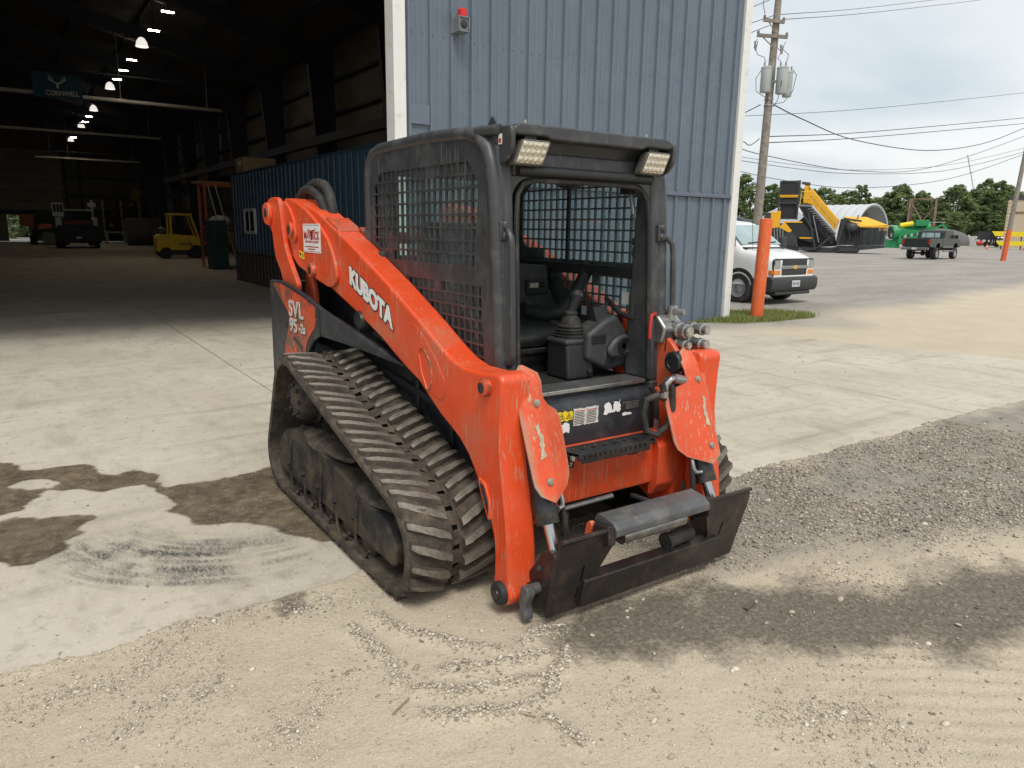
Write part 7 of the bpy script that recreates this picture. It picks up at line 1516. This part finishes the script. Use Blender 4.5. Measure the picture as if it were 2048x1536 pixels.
lp = vthing('street_light', 'small distant street light rising beside the screening plant', 'street light', 128, 87.0); obj('post', MB().cyl((0,0,0),(0,0,9.0),.10,6), M['dullsteel'], lp); obj('arm', MB().bar((-.8,0,9.0),(.8,0,9.0),.12), M['dullsteel'], lp)

# trees
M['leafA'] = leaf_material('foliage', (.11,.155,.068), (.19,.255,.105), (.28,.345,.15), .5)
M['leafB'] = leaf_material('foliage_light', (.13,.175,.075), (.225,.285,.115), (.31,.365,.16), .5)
def tree_proto(seed, H, Wd, m, base=.22, nl=2300, ls=.30):
    r_ = np.random.RandomState(seed); nb = 46
    # lobes inside an uneven envelope
    zc = r_.uniform(base, .97, nb); env = np.sin(np.clip((zc-base)/(1-base), .03, .985)*math.pi)**.55*(1-.45*zc)
    ang = r_.uniform(0, 6.28, nb); rad = env*r_.uniform(.15, 1.0, nb)**.6
    C_ = np.stack([rad*np.cos(ang)*Wd, rad*np.sin(ang)*Wd, zc*H], 1); S_ = r_.uniform(.30, .62, nb)*Wd*.55*(1.15-.5*zc)
    idx = r_.randint(0, nb, nl); d = r_.normal(0, 1, (nl, 3)); d /= np.linalg.norm(d, axis=1)[:, None]
    P = C_[idx]+d*(S_[idx]*r_.uniform(.55, 1.05, nl))[:, None]*np.array([1, 1, .75])
    nrm = d*.9+r_.normal(0, .38, (nl, 3)); nrm[:, 2] += .9; nrm /= np.linalg.norm(nrm, axis=1)[:, None]
    t1 = np.cross(nrm, r_.normal(0, 1, (nl, 3))); t1 /= np.linalg.norm(t1, axis=1)[:, None]; t2 = np.cross(nrm, t1)
    s_ = (ls*r_.uniform(.6, 1.4, nl))[:, None]
    v = np.stack([P-t1*s_*.55, P+t2*s_*.9, P+t1*s_*.55, P-t2*s_*.7], 1).reshape(-1, 3); f = np.arange(nl*4).reshape(-1, 4)
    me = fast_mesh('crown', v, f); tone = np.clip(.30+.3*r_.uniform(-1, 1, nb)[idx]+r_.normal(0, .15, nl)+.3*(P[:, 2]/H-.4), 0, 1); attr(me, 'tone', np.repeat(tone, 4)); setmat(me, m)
    tb_ = MB().tube([(0,0,-.2),(.05,.0,H*.3),(-.05,.05,H*.6),(0,0,H*.88)], [.20,.15,.09,.03], 7)
    for k in range(7):
        c = C_[r_.randint(nb)]; z0 = max(H*.18, c[2]*.6); tb_.tube([(0,0,z0), (c[0]*.5, c[1]*.5, (z0+c[2])/2+.2), tuple(c)], [.07,.05,.02], 5)
    return me, tb_.mesh('trunk')
protos = [tree_proto(50+i, 10.5+i%3*.9, 3.2+.5*(i%2), M['leafA' if i%3 else 'leafB']) for i in range(6)]
for cme, tme in protos: setmat(tme, M['bark']); finish(tme)
def tree(x, y, k, s_, sz, lab, grp, nm='tree'):
    t = thing(nm, lab, 'tree', (x, y, 0), rnd.uniform(0, 6.28), grp); 
    for n_, me in (('crown', protos[k][0]), ('trunk', protos[k][1])):
        o = link(n_, me, t); o.scale = (s_, s_, sz)
    return t
tr_ = random.Random(21)
for i in range(76):     # wood edge behind the yard
    az = R(54.5+i*.31+tr_.uniform(-.12, .12)); d = 186+tr_.uniform(-8, 10)+(i%2)*9
    hz = 1.02+tr_.uniform(-.10, .10)+(.14 if 66.4 < math.degrees(az) < 68.6 else 0)
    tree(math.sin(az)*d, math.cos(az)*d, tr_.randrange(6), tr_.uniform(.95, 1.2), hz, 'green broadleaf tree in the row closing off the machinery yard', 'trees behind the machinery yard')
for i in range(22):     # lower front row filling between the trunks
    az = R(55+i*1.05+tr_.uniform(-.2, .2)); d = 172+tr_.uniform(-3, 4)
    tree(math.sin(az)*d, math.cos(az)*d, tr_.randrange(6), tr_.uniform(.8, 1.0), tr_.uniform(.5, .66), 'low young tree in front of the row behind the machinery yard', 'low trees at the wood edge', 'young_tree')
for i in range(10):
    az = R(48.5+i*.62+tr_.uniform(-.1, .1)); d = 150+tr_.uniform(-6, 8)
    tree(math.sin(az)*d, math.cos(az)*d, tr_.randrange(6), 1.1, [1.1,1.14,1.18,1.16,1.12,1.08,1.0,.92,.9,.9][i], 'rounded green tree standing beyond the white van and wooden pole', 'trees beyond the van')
for i, (x, y, s_) in enumerate(((-1.5,96,.9),(1.2,98,1.0),(3.5,95,.85),(.0,88,.6),(1.9,86,.5))):
    tree(x, y, i%6, s_*1.1, s_, 'bright green tree seen through the rear doorway of the warehouse', 'trees behind the warehouse')

for o in [o for o in bpy.data.objects if o.get('group') == 'trees behind the warehouse']: o.location.z = -2.4*o.children[0].scale.z
